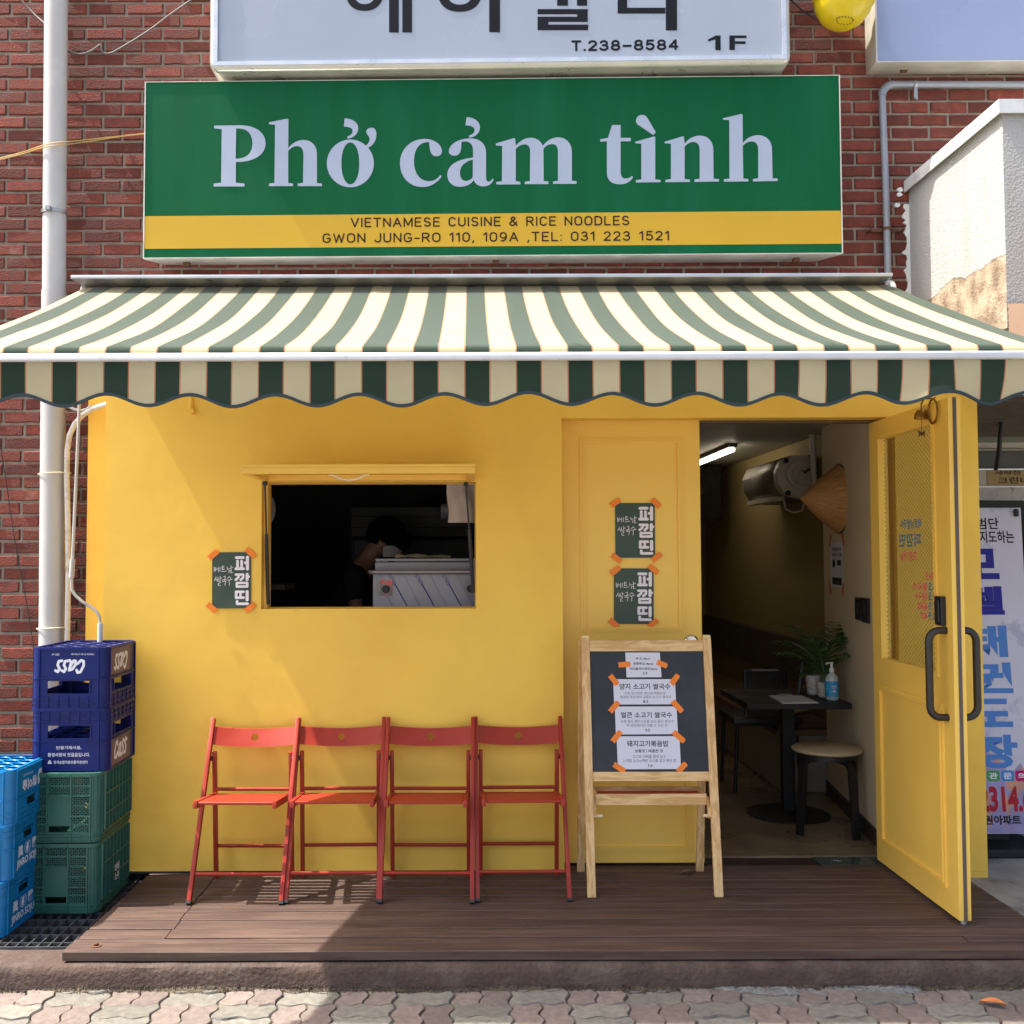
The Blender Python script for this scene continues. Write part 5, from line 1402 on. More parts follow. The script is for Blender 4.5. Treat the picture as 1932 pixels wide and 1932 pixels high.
for z in (0.0, .085): sk.v += [Vector((x,y,z)) for x, y in ((2.08-.010,.155),(2.265-.010,1.614),(2.2645,1.614),(2.0795,.155))]
sk.f += [(0,1,5,4),(1,2,6,5),(2,3,7,6),(3,0,4,7),(4,5,6,7)]
struct('skirting', sk, SKIRT)
struct('door_soffit', MB().box(px1+.001, 2.1, .102, .151, 2.18, 2.40), mat('soffit_dark', L(90,76,50), .7))
# threshold glass plate
tg = tag(obj('floor_plate', MB().box(1.72, 2.06, .14, .262, -.0118, -.006), mat('glass_plate', L(70,82,76), .12, var=.05)), 'dark glass plate set in the doorway floor beside the open door', 'floor plate')
tag(obj('paper_scrap', MB().flat([(1.80,.20),(1.835,.185),(1.838,.192),(1.803,.207)], Frame((0,0,-.0058),(1,0,0),(0,1,0)), .001), PAPER, smooth=0), 'small white paper scrap on the dark glass floor plate', 'paper')
# fluorescent batten
lamp = thing('ceiling_lamp', 'slim lit fluorescent tube lamp on the shop ceiling', 'lamp', (1.9,2.9,2.3))
p0 = at(1383,848,2.45); p1 = at(1310,874,3.4)
p0 = Vector((p0.x, p0.y, p0.z)); p1 = Vector((p0.x-.02, 3.9, p0.z))
obj('batten', MB().box(p0.x-.03, p0.x+.03, p0.y, 3.9, p0.z+.018, 2.334), mat('lamp_body', L(70,70,68), .5), lamp)
em = bpy.data.materials.new('tube_light'); em.use_nodes = True
pb = em.node_tree.nodes['Principled BSDF']; pb.inputs['Emission Color'].default_value = (1,.86,.66,1); pb.inputs['Emission Strength'].default_value = 3.5
obj('tube', MB().tube([(p0.x,p0.y+.01,p0.z),(p0.x,3.88,p0.z)], .017, 12), em, lamp, smooth=60)
# television on the dark wall
tag(obj('television', MB().box(1.72, 1.80, 3.6, 4.4, 1.42, 1.86).box(1.80,1.84,3.9,4.1,1.55,1.75), mat('tv_black', L(20,20,22), .3)), 'black television hanging inside left of the air conditioner', 'television') if False else None
tv0 = at(1322, 869, 4.2); tv1 = at(1362, 982, 4.2)
tvt = thing('television', 'black television hung inside just right of the door panel edge', 'television', tuple(tv0))
obj('screen', MB().box(tv0.x-.5, tv1.x, 4.2, 4.26, tv1.z, tv0.z), mat('tv_black', L(20,20,22), .25), tvt, bevel=.006)
obj('hanger', MB().box(tv0.x-.2, tv0.x-.15, 4.22, 4.25, tv0.z+.001, 2.334), BLACK, tvt)
# wall heater / air conditioner
ac = thing('air_conditioner', 'long dark silver air conditioner on the side wall by the hat', 'air conditioner', (2.2,2.2,1.9))
AY0, AY1 = 1.98, 2.86; cz_ = at(1490, 900, AY0).z; ACW = mat('appliance_white', L(176,168,150), .45, var=.1)
prof = [(2.345,cz_+.15),(2.20,cz_+.155),(2.11,cz_+.12),(2.075,cz_+.04),(2.085,cz_-.05),(2.13,cz_-.12),(2.24,cz_-.15),(2.345,cz_-.15)]
m = MB(); o = 0; n = len(prof)
for y in (AY0+.10, AY1): m.v += [Vector((x,y,z)) for x, z in prof]
for k in range(n): m.f.append((k,(k+1) % n,n+(k+1) % n,n+k))
m.f += [tuple(reversed(range(n))), tuple(range(n,2*n))]
obj('body', m, mat('dark_silver', L(104,98,86), .45, metal=.35, var=.05), ac, bevel=.004, smooth=50)
m = MB(); m.v += [Vector((2.22+(x-2.22)*.97,y,cz_+(z-cz_)*.97)) for y in (AY0, AY0+.0995) for x, z in prof]
for k in range(n): m.f.append((k,(k+1) % n,n+(k+1) % n,n+k))
m.f += [tuple(reversed(range(n))), tuple(range(n,2*n))]
cap = obj('side_cap', m, ACW, ac, bevel=.012, bseg=2, smooth=50)
obj('motor_ring', MB().lathe([(.095,0),(.095,.03),(.08,.035),(.078,.028),(.06,.028),(.058,.04),(.04,.04),(.038,.03),(.018,.03),(.016,.045),(0,.046)], (2.235,AY0,cz_+.02), (0,-1,0), 28), ACW, cap)
for (x, z) in ((2.14,cz_+.11),(2.31,cz_-.09),(2.15,cz_-.11)):
    obj('screw_cap', MB().lathe([(.018,0),(.018,.02),(0,.022)], (x,AY0,z), (0,-1,0), 14), BLACK, cap)
obj('louvre', MB().box(2.10, 2.16, AY0+.14, AY1-.04, cz_-.155, cz_-.125), ACW, ac)
obj('support_pole', MB().tube([(2.31,AY0-.05,2.334),(2.315,AY0-.05,cz_+.05),(2.325,AY0-.04,cz_-.08)], .022, 12), mat('pole_white', L(186,180,166), .5), ac, smooth=60)
obj('hose', MB().tube([(2.27,AY0-.01,cz_-.14),(2.24,AY0-.03,cz_-.23),(2.18,AY0-.03,cz_-.245),(2.13,AY0-.02,cz_-.22),(2.12,AY0,cz_-.13)], .007, 8).tube([(2.31,AY0-.05,cz_-.02),(2.32,AY0-.06,cz_-.16),(2.27,AY0-.05,cz_-.22)], .006, 8), ACW, ac, smooth=60)
obj('cable_bundle', MB().tube([(2.30,AY0-.02,2.20),(2.33,AY0-.04,2.12),(2.26,AY0-.03,2.08),(2.18,AY0,2.10),(2.12,AY0+.04,2.07)], .012, 8), BLACK, ac, smooth=60)
# conical hat on the wall
hy = 1.13; nx_ = 2.08+(hy-.152)*.12645
hc = Vector((nx_-.012, hy, at(1585, 941, hy).z))
hat = thing('conical_hat', 'woven conical straw hat hung point outward on the entrance wall', 'hat', tuple(hc))
hm = bpy.data.materials.new('straw'); hm.use_nodes = True
t = hm.node_tree; ln = t.links.new; p = t.nodes['Principled BSDF']
tc = nd(hm,'ShaderNodeTexCoord'); spx = nd(hm,'ShaderNodeSeparateXYZ'); ln(tc.outputs['Object'], spx.inputs[0])
an_ = nd(hm,'ShaderNodeMath',operation='ARCTAN2'); ln(spx.outputs[1], an_.inputs[0]); ln(spx.outputs[2], an_.inputs[1])
cmb = nd(hm,'ShaderNodeCombineXYZ'); ml = nd(hm,'ShaderNodeMath',operation='MULTIPLY'); ml.inputs[1].default_value = 22; ln(an_.outputs[0], ml.inputs[0]); ln(ml.outputs[0], cmb.inputs[0])
ml2 = nd(hm,'ShaderNodeMath',operation='MULTIPLY'); ml2.inputs[1].default_value = 9; ln(spx.outputs[0], ml2.inputs[0]); ln(ml2.outputs[0], cmb.inputs[1])
no = nd(hm,'ShaderNodeTexNoise'); no.inputs['Scale'].default_value = 1.4; no.inputs['Detail'].default_value = 5; ln(cmb.outputs[0], no.inputs['Vector'])
cr = nd(hm,'ShaderNodeValToRGB'); cr.color_ramp.elements[0].position = .3; cr.color_ramp.elements[1].position = .7
cr.color_ramp.elements[0].color = L(150,104,56); cr.color_ramp.elements[1].color = L(212,164,102); ln(no.outputs[0], cr.inputs[0]); ln(cr.outputs[0], p.inputs['Base Color']); p.inputs['Roughness'].default_value = .7
hr = .205; pf = [(hr, 0.0)]+[(hr*(1-k/12), .235*(k/12)+.012*math.sin(math.pi*k/12)) for k in range(1,12)]+[(0,.24)]
hb_ = MB().lathe(pf, hc, (-1,-.08,0), 48)
obj('cone', hb_, hm, hat, smooth=50)
obj('rim', MB().tube([hc+Vector((.0-.004*0,hr*math.cos(2*math.pi*k/40),hr*math.sin(2*math.pi*k/40))) for k in range(40)], .005, 6, closed=True), mat('straw_rim', L(90,58,30), .7), hat, smooth=60)
# notice with red tape on the entrance wall
nx2 = lambda y: 2.08+(y-.152)*.12645
nt_ = thing('notice', 'tall narrow white notice with red tape under the straw hat', 'notice', (nx2(1.0),1.0,1.5))
NF = Frame((nx2(1.3)-.002, 1.3, 0), Vector((-.185,-1.463,0)), (0,0,1))
n0 = NF.px(1568,1106); n1 = NF.px(1590,1022)
obj('sheet', MB().slab(NF, n0[0], n1[0], n0[1], n1[1], 0, .001), PAPER, nt_)
nk = MB(); W_ = n1[0]-n0[0]; H_ = n1[1]-n0[1]
letters(nk, NF, '전자출입명부', n0[0]+W_*.12, n0[0]+W_*.88, n0[1]+H_*.80, n0[1]+H_*.88, .0016, bold=.02)
letters(nk, NF, 'QR코드 인증', n0[0]+W_*.12, n0[0]+W_*.88, n0[1]+H_*.68, n0[1]+H_*.76, .0016, bold=.02)
nk.slab(NF, n0[0]+W_*.55, n0[0]+W_*.85, n0[1]+H_*.48, n0[1]+H_*.60, .0012, .0016)
fill_on(nk, NF, [ell(n0[0]+W_*.28, n0[1]+H_*.52, W_*.12, H_*.10)], .0016)
nk.slab(NF, n0[0]+W_*.14, n0[0]+W_*.88, n0[1]+H_*.05, n0[1]+H_*.21, .0012, .0016)
obj('printing', nk, ink('notice_ink', L(40,42,44)), nt_)
for (u, v, an) in ((1567,1020,70),(1591,1018,-65),(1567,1110,-60),(1591,1112,70)):
    a, b = NF.px(u, v); q = R(an); dx, dy = math.cos(q), math.sin(q)
    obj('tape', MB().prism([(a+dx*x-dy*y, b+dy*x+dx*y) for x, y in ((-.04,-.014),(.04,-.014),(.04,.014),(-.04,.014))], NF, .002, .003), mat('red_tape', L(216,70,40), .5), nt_)
# switch plates
SF = Frame((nx2(.6)-.002, .6, 0), Vector((-.185,-1.463,0)), (0,0,1))
for i, (u0, u1, v0, v1) in enumerate(((1617,1627,1128,1168),(1628.5,1641,1129,1173))):
    a, b = SF.px(u0, v1); c_, d_ = SF.px(u1, v0)
    s_ = thing('switch_plate', ('smaller black switch plate on the entrance wall, nearer the notice', 'larger black switch plate on the entrance wall, next to the door')[i], 'switch', tuple(SF.pt((a+c_)/2,(b+d_)/2)), 'black switch plates by the door')
    obj('plate', MB().slab(SF, a, c_, b, d_, 0, .012), BLACK, s_, bevel=.002)
    obj('button', MB().slab(SF, a+(c_-a)*.3, a+(c_-a)*.6, b+(d_-b)*.3, b+(d_-b)*.75, .0121, .017), DARK, s_)
# table
TB = mat('table_black', L(22,21,20), .6, var=.1)
tb = thing('table', 'square black pedestal table just inside the doorway', 'table', (1.82,.93,0))
tx0 = at(1416,1332,.80).x; tx1 = at(1608,1332,.80).x; tzt = at(1510,1327,.80).z
TX, TY, TZ = (tx0+tx1)/2, .93, tzt
obj('table_top', MB().box(tx0-.02, tx1, .80, 1.42, TZ-.034, TZ), TB, tb, bevel=.003)
pcx = at(1486,1450,1.10).x
obj('column', MB().box(pcx-.034, pcx+.034, 1.066, 1.134, .02, TZ-.0365), TB, tb)
obj('base', MB().lathe([(.235,0),(.235,.008),(.20,.018),(.05,.03),(0,.03)], (pcx,1.10,0), seg=40), TB, tb)
# what stands on the table
cb = thing('clipboard', 'clipboard with white paper lying on the black table', 'clipboard', (1.75,.75,TZ))
q4 = [atz(u, v, TZ+.006) for u, v in ((1449,1311),(1512,1311),(1545,1325),(1476,1326))]
CBF = Frame((0,0,TZ), (1,0,0), (0,1,0))
obj('board', MB().prism([(p.x,p.y) for p in (q4[3],q4[2],q4[1],q4[0])], CBF, .0005, .004), mat('clip_white', L(206,204,200), .5), cb)
cen = sum(q4, Vector())/4
obj('paper', MB().prism([(cen.x+(p.x-cen.x)*.93, cen.y+(p.y-cen.y)*.93) for p in (q4[3],q4[2],q4[1],q4[0])], CBF, .0043, .0055), PAPER, cb)
m_ = q4[0].lerp(q4[1], .5); obj('clip', MB().box(m_.x-.04, m_.x+.04, m_.y-.02, m_.y+.005, TZ+.0057, TZ+.013), GREYMETAL, cb, bevel=.002)
sb = thing('sanitizer_bottle', 'clear pump bottle of blue sanitizer on the table edge', 'bottle', (2,.7,TZ))
bp_ = atz(1570,1320,TZ); bp_.z = TZ+.0005
k = .85
obj('body', MB().lathe([(.034,0),(.038,.006),(.038,.115),(.032,.135),(.014,.15),(.014,.16)], bp_, seg=28), mat('clear_plastic', L(196,206,208), .2, var=.02), sb, smooth=50)
obj('label', MB().lathe([(.0386,.02),(.0386,.108)], bp_, seg=28), mat('label_blue', L(40,150,205), .5, var=.1, scale=40, col2=L(90,190,225), c2scale=60), sb, smooth=60)
lf = Frame(bp_+Vector((0,-.0392,0)), (1,0,0), (0,0,1)); lm_ = MB()
lm_.rect(lf, -.016, .016, .078, .083, 0).rect(lf, -.012, .012, .068, .073, 0).rect(lf, -.009, .010, .045, .058, 0)
obj('label_print', lm_, PAPER, sb)
obj('pump', MB().lathe([(.015,.1605),(.015,.178),(.007,.18),(.007,.205),(.011,.206),(.011,.214),(0,.215)], bp_, seg=16).tube([bp_+Vector((0,0,.210)), bp_+Vector((-.032,-.01,.209)), bp_+Vector((-.036,-.012,.202))], .005, 8), mat('pump_white', L(224,224,222), .4), sb, smooth=40)
PW = mat('pot_white', L(206,200,190), .5)
LEAF = mat('palm_leaf', L(72,104,50), .5, var=.25, scale=20, island=.3)
def palm(name, c, pr_, ph_, fronds, fh, label, group, spread=.16, seed=1):
    rnd = random.Random(seed)
    t = thing(name, label, 'plant', tuple(c), group)
    prof = [(pr_*.72,0),(pr_*.78,.004)]
    for i in range(7): prof += [(pr_*(.78+.03*i), ph_*(i+.3)/7), (pr_*(.80+.03*i)+.002, ph_*(i+.6)/7)]
    prof += [(pr_*1.02,ph_),(pr_*.94,ph_),(pr_*.9,ph_*.9),(0,ph_*.9)]
    obj('pot', MB().lathe(prof, c, seg=28), PW, t, smooth=30)
    m = MB()
    for f in range(fronds):
        az = 2*math.pi*f/fronds+rnd.uniform(-.4,.4); el = rnd.uniform(.75,1.5) if fh < .2 else rnd.uniform(1.25,1.7); ln_ = fh*rnd.uniform(.75,1.15)
        P = []; x = 0; z = ph_*.9; ang = el
        base = Vector((c.x, c.y, c.z))
        for k in range(9):
            P.append(base+Vector((x*math.cos(az), x*math.sin(az)*.7, z))); st = ln_/8; x += st*math.cos(ang); z += st*math.sin(ang); ang -= .17
        m.tube(P, [.0028*(1-.08*k) for k in range(9)], 5)
        for k in range(2, 9):
            p = P[k]; d = (P[k]-P[k-1]).normalized(); sd = d.cross(Vector((0,0,1))); sd = sd.normalized() if sd.length > .01 else Vector((1,0,0))
            for s in (-1, 1):
                for h_ in (0, .5):
                    pp = p - d*(ln_/8)*h_; L_ = spread*ln_/fh*(.30+.5*math.sin(math.pi*(k-1)/8.5)); dr = (sd*s*.8+d*.75+Vector((0,0,-.25))).normalized()
                    w_ = dr.cross(Vector((0,0,1)))
                    w_ = (w_.normalized() if w_.length > .01 else d)*L_*.10
                    q1 = pp+dr*L_*.5; q2 = pp+dr*L_+Vector((0,0,-L_*.12))
                    m.add([pp, q1+w_, q2, q1-w_], [(0,1,2,3)])
    obj('foliage', m, LEAF, t, smooth=0)
    return t
p1_ = atz(1557,1316,TZ); palm('potted_palm', Vector((p1_.x,p1_.y+.03,TZ)), .036, .085, 10, .40, 'tall thin potted palm behind the sanitizer bottle', 'small potted plants on the table', .17, 5)
p2_ = atz(1540,1312,TZ); palm('potted_fern', Vector((p2_.x,p2_.y+.05,TZ)), .045, .115, 8, .13, 'low dark plant in a wider white pot left of the palm', 'small potted plants on the table', .07, 8)
mh = thing('menu_holder', 'thin black upright card holder beside the white pots', 'menu holder', (p2_.x-.06,p2_.y+.06,TZ))
obj('card', MB().obox((p2_.x-.05,p2_.y+.12,TZ+.092), (.006,-.002,0), (.02,.05,0), (.012,0,.09)), BLACK, mh)
# chair with a mesh back beyond the table
cx = at(1450,1290,1.60).x
ck = thing('mesh_chair', 'black mesh back chair on the far side of the table', 'chair', (cx,1.6,0))
MF = Frame((cx,1.60,0), (1,0,0), (0,.10,1))
w1 = MF.px(1407,1262); w2 = MF.px(1493,1338)
hw_ = (w2[0]-w1[0])/2; zb_, zt_ = w2[1]-.10, w1[1]
bk = MB().holed(MF, -hw_, hw_, zb_, zt_, [(-hw_+.025, hw_-.025, zb_+.03, zt_-.03)], -.02, .01)
obj('back_frame', bk, BLACK, ck, bevel=.006, bseg=2)
ms_ = MB()
for i in range(26):
    x = -hw_+.028+(2*hw_-.056)*i/25; ms_.slab(MF, x-.0025, x+.0025, zb_+.03, zt_-.03, -.006, -.004)
for i in range(22):
    z_ = zb_+.033+(zt_-zb_-.066)*i/21; ms_.slab(MF, -hw_+.025, hw_-.025, z_-.0016, z_+.0016, -.0038, -.0025)
obj('back_mesh', ms_, BLACK, ck, smooth=0)
obj('top_trim', MB().slab(MF, -hw_*.62, hw_*.60, zt_-.012, zt_-.004, .0102, .013), mat('trim_grey', L(170,168,160), .4), ck)
obj('seat', MB().box(cx-.22, cx+.22, 1.61, 2.04, .43, .48), BLACK, ck, bevel=.015, bseg=2)
for sx in (-1,1):
    for yy in (1.65,2.0): obj('leg', MB().tube([(cx+sx*.19,yy,.43),(cx+sx*.21,yy,0)], .012, 8), BLACK, ck, smooth=60)
for sx in (-1,1): obj('back_post', MB().tube([(cx+sx*hw_*.8,1.65,.47),(cx+sx*hw_*.8,1.67,zb_+.02)], .012, 8), BLACK, ck, smooth=60)
# wall bench with cushions
bn = thing('wall_bench', 'long low bench along the dark side wall inside', 'bench', (2.2,3.4,0))
obj('base', MB().box(1.985, 2.355, 1.65, 5.3, .001, .36), mat('bench_white', L(150,142,124), .6), bn)
obj('seat_board', MB().box(1.95, 2.355, 1.635, 5.3, .3605, .40), mat('bench_wood', L(120,92,60), .5), bn, bevel=.004)
obj('seat_pad', MB().box(1.96, 2.30, 1.66, 2.55, .4005, .45), mat('bench_pad', L(96,74,50), .85), bn, bevel=.015, bseg=2)
obj('backrest_board', MB().box(2.31, 2.358, 1.66, 5.3, .62, .92), mat('bench_back', L(70,62,46), .7), bn, bevel=.004)
BEI = mat('beige_leather', L(196,176,140), .5, var=.06, scale=6)
sc1 = at(1490,1351,2.1)
tag(obj('seat_cushion', MB().lathe([(.0,0),(.17,.0),(.188,.012),(.188,.024),(.175,.034),(0,.036)], (2.14,2.12,.4515), seg=36), BEI, smooth=50), 'round beige cushion on the wall bench behind the table column', 'cushion')
# stool
st_ = thing('stool', 'black bentwood stool with round beige seat beside the table', 'stool', (2.0,.78,0))
sx_ = at(1560,1412,.74).x; SY = .74; SZ = at(1560,1412,SY).z
obj('seat', MB().lathe([(0,-.004),(.175,-.004),(.188,.004),(.189,.012),(.178,.022),(0,.024)], (sx_,SY,SZ-.012), seg=44), BEI, st_, smooth=50)
obj('seat_ring', MB().lathe([(.15,-.034),(.16,-.034),(.16,-.005),(.15,-.005)], (sx_,SY,SZ-.012), seg=36), BLACK, st_, smooth=50)
for a in (25, 115, 205, 295):
    q = R(a); d = Vector((math.cos(q), math.sin(q), 0)); P = []
    zt = SZ-.052
    P.append(Vector((sx_,SY,zt))+d*.02); P.append(Vector((sx_,SY,zt))+d*.13)
    for k in range(1,7):
        a_ = math.pi/2*k/6; P.append(Vector((sx_,SY,zt-.05))+d*(.13+.05*math.sin(a_))+Vector((0,0,.05*math.cos(a_))))
    P.append(Vector((sx_,SY,0))+d*.205)
    m = MB(); sd = Vector((-d.y,d.x,0))*.021; o = len(m.v)
    for i, p in enumerate(P):
        dd = (P[min(i+1,len(P)-1)]-P[max(i-1,0)]).normalized(); nrm = dd.cross(sd).normalized()*.010
        m.v += [p+sd+nrm, p-sd+nrm, p-sd-nrm, p+sd-nrm]
    for i in range(len(P)-1):
        for k in range(4): m.f.append((o+i*4+k, o+i*4+(k+1) % 4, o+i*4+4+(k+1) % 4, o+i*4+4+k))
    m.f += [(o,o+1,o+2,o+3), tuple(o+(len(P)-1)*4+k for k in (3,2,1,0))]
    obj('leg', m, BLACK, st_, smooth=50)

# ------------------------------------------------ door chime
bc = at(1755, 776, -.62)
chm = thing('door_chime', 'brass door chime with ring and bell at the top of the open door', 'door chime', tuple(bc))
BRS = mat('dark_brass', L(140,104,48), .3, metal=.85, var=.1)
rc = Vector((DX-.012, -.600, 2.138))
obj('ring', MB().tube([rc+Vector((0,.036*math.cos(2*math.pi*k/28)*1.2,.052*math.sin(2*math.pi*k/28))) for k in range(28)], .0045, 8, closed=True), BRS, chm, smooth=60)
bl0 = rc+Vector((-.012,.085,.0))
obj('bell', MB().lathe([(.030,-.022),(.031,-.018),(.029,0),(.020,.016),(0,.022)], bl0, seg=24), BRS, chm, smooth=50)
obj('arm', MB().tube([bl0+Vector((0,0,.02)), bl0+Vector((0,-.002,.045)), bl0+Vector((.004,-.02,.066)), rc+Vector((.004,0,.055)), rc+Vector((.011,.0,.06))], .004, 8), BRS, chm, smooth=60)
bt = MB(); c_ = bl0+Vector((0,0,-.085)); bfr = Frame(c_, (1,0,0), (0,0,1))
bt.prism([(0,-.012),(.004,-.006),(.014,-.016),(.012,-.004),(.016,.014),(.004,.004),(0,.008),(-.004,.004),(-.016,.014),(-.012,-.004),(-.014,-.016),(-.004,-.006)], bfr, -.002, .002)
bt.tube([bl0+Vector((0,0,-.02)), c_], .0012, 6)
obj('clapper', bt, RUST, chm, smooth=0)

# ================================================================== kitchen behind the hatch
KU = lambda x: 489.8+x*.21583
KV = lambda y: 853.8+y*.21583
SS = mat('stainless', L(150,146,146), .48, var=.06, scale=4, metal=.5)
EY = .34
EF = Frame((0,EY,0))
e0 = EF.px(KU(988), KV(1420)); e1 = EF.px(KU(988), KV(1052)); xr = .385
rg_ = thing('steel_cabinet', 'film covered stainless steel cabinet behind the serving hatch', 'kitchen cabinet', ((e0[0]+xr)/2,.6,0))
obj('cabinet', MB().box(e0[0], xr, EY, EY+.55, 0, e1[1]), SS, rg_, bevel=.01, bseg=2)
obj('rim', MB().tube([(e0[0]-.012,EY+.5,e1[1]+.004),(e0[0]-.012,EY-.002,e1[1]+.004),(e0[0]+.01,EY-.016,e1[1]+.004),(xr,EY-.016,e1[1]+.004)], .011, 10), SS, rg_, smooth=60)
e2 = EF.px(KU(990), KV(930))
obj('splash_back', MB().box(e0[0]+.002, xr, EY+.10, EY+.5, e1[1]+.001, e1[1]+.055), SS, rg_, bevel=.003)
obj('upper_shelf', MB().box(e0[0]+.005, e0[0]+.07, EY+.14, EY+.48, e1[1]+.056, e2[1]-.012).box(e0[0]+.10, xr, EY+.15, EY+.48, e1[1]+.056, e2[1]-.012).box(e0[0]+.003, xr, EY+.13, EY+.49, e2[1]-.0118, e2[1]), SS, rg_)
fb = MB(); fg = MB()
fp = lambda x, y: EF.px(KU(x), KV(y))
for i in range(3):
    fb.flat([fp(1178+236*i,1150),fp(1290+236*i,1352),fp(1300+236*i,1352),fp(1190+236*i,1150)][::-1], EF, .0006)
for i in range(4):
    fg.flat([fp(1018+232*i+210,1012),fp(1110+232*i+240,1245),fp(1114+232*i+240,1245),fp(1022+232*i+210,1012)][::-1], EF, .0006)
def dtext(mb, body, x, y, ln_, hgt, ang):
    a, b = fp(x, y); q = R(ang); fr = Frame((a, EY, b), (math.cos(q),0,math.sin(q)), (-math.sin(q),0,math.cos(q)))
    letters(mb, fr, body, 0, ln_, 0, hgt, .0007, bold=.005)
for i in range(3):
    dtext(fb, 'STEEL', 1122+235*i, 1078, .062, .018, -58)
for i in range(4):
    dtext(fg, 'STAINLESS', 1108+236*i, 1262, .085, .011, -58)
obj('film_print', fb, ink('film_blue', L(40,46,110)), rg_, label='blue printing on the protective film')
obj('film_print', fg, ink('film_grey', L(120,118,120)), rg_, label='grey printing on the protective film')
for (x, y) in ((1105,1193),(1842,1188)):
    a, b = fp(x, y); c_ = Vector((a,EY,b))
    kb_ = obj('knob_plate', MB().slab(EF, a-.028, a+.034, b-.036, b+.048, .0012, .003), mat('plate_red' if x < 1500 else 'plate_grey', L(226,96,74) if x < 1500 else L(150,146,146), .5, col2=L(150,140,140), c2scale=14, c2lo=.42, c2hi=.5), rg_)
    obj('knob', MB().lathe([(.019,0),(.019,.02),(.015,.026),(0,.026)], c_+Vector((0,-.003,0)), (0,-1,0), 20), BLACK, rg_, smooth=40)
hk = MB()
a, b = fp(1036,1080); P = [Vector((a+.008*math.cos(R(q)), EY-.014, b+.008*math.sin(R(q)))) for q in range(-60,260,30)]
hk.tube(P, .0016, 6)
for s in (-1,1): hk.tube([Vector((a,EY-.014,b-.02)), Vector((a+.009*s,EY-.014,b-.045)), Vector((a+.009*s,EY-.014,b-.075)), Vector((a,EY-.014,b-.10))], .0016, 6)
tag(obj('turnbuckle', hk, GREYMETAL, smooth=60), 'small steel turnbuckle hanging from the cabinet rim', 'hardware')
a, b = fp(1280,905)
cl = MB(); cy0 = EY+.22; nx, ny = 14, 6
zz0 = e2[1]
for j in range(ny+1):
    for i in range(nx+1):
        s, q = i/nx, j/ny; cl.v.append(Vector((e0[0]+.10+.30*s, cy0+.13*q, zz0+.004+.026*abs(math.sin(s*7+q*4))*math.sin(math.pi*min(1,max(0,.05+q*.9)))*(1.1-.5*s))))
for j in range(ny):
    for i in range(nx): k = j*(nx+1)+i; cl.f.append((k,k+1,k+nx+2,k+nx+1))
tag(obj('dish_cloth', cl, mat('cream_cloth', L(214,200,156), .9), smooth=60), 'crumpled cream cloth lying on top of the steel cabinet', 'cloth')
# plastic bag hanging in the upper right of the hatch
bgp = MB(); nx, nz = 10, 14; YB = .26
b0_ = Frame((0,YB,0)).px(845, 986); b1_ = Frame((0,YB,0)).px(899, 905)
for k in (0, 1):
    for j in range(nz+1):
        for i in range(nx+1):
            s, q = i/nx, j/nz
            bgp.v.append(Vector((b0_[0]+(b1_[0]-b0_[0])*s+.006*math.sin(q*6+k), YB+(.03*math.sin(math.pi*s)*(1-.6*q))*(-1 if k == 0 else 1)+.005*math.sin(s*13+q*5), b0_[1]+(b1_[1]+.03-b0_[1])*q)))
N_ = (nx+1)*(nz+1)
for k in (0,1):
    for j in range(nz):
        for i in range(nx): a_ = k*N_+j*(nx+1)+i; bgp.f.append((a_,a_+1,a_+nx+2,a_+nx+1))
bt_ = thing('plastic_bag', 'whitish plastic bag hanging in the upper right of the hatch', 'bag', (b0_[0]+.08,YB,b0_[1]))
obj('bag', bgp, mat('milky_plastic', L(186,172,160), .4, var=.14, scale=9, col2=L(196,140,128), c2scale=5, c2lo=.55, c2hi=.75), bt_, smooth=60)
obj('string', MB().tube([(b0_[0]+.08,YB,b1_[1]+.02),(b0_[0]+.08,YB,2.334)], .003, 6), BLACK, bt_)
# hood and drawers on the far kitchen wall
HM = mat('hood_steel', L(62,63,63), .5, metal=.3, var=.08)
hd = thing('extractor_hood', 'dim stainless extractor hood behind the cook', 'hood', (.0,2.2,1.9))
HF = Frame((0,2.0,0))
h0 = HF.px(KU(800), KV(660)); h1 = HF.px(KU(1690), KV(480)); hx0, hx1 = h0[0], .385
zA, zB = h0[1], h1[1]; zM = HF.px(KU(800), KV(560))[1]
obj('upper_panel', MB().box(hx0, hx1, 2.0, 2.9, zM+.004, zB), HM, hd); obj('lower_panel', MB().box(hx0, hx1, 1.99, 2.9, zA+.004, zM), HM, hd)
q0 = HF.px(KU(874), KV(626)); q1 = HF.px(KU(996), KV(596)); obj('display', MB().box(q0[0], q1[0], 1.982, 1.9895, q0[1], q1[1]), BLACK, hd)
zC = HF.px(KU(800), KV(738))[1]; zD = HF.px(KU(800), KV(1010))[1]
obj('apron', MB().box(hx0, hx1, 2.0, 2.9, zC+.004, zA), HM, hd)
fzr = thing('steel_fridge', 'dark stainless fridge under the extractor hood behind the cook', 'fridge', (0,2.3,0))
obj('cabinet', MB().box(hx0, hx1, 2.02, 2.9, .0, zC-.02), HM, fzr)
xm = HF.px(KU(1360), KV(800))[0]
obj('door', MB().box(hx0+.02, xm-.005, 2.0, 2.0195, .3, zC-.03), HM, fzr, bevel=.003); obj('door', MB().box(xm+.005, hx1-.02, 2.0, 2.0195, .3, zC-.03), HM, fzr, bevel=.003)
bx0 = HF.px(KU(1590), KV(520))
tag(obj('paper_roll', MB().tube([(bx0[0],1.93,bx0[1]),(bx0[0]+.13,1.93,bx0[1])], .055, 20), PAPER, smooth=50), 'white paper roll fixed to the hood beside the plastic bag', 'paper roll')
ut = MB()
rnd = random.Random(3)
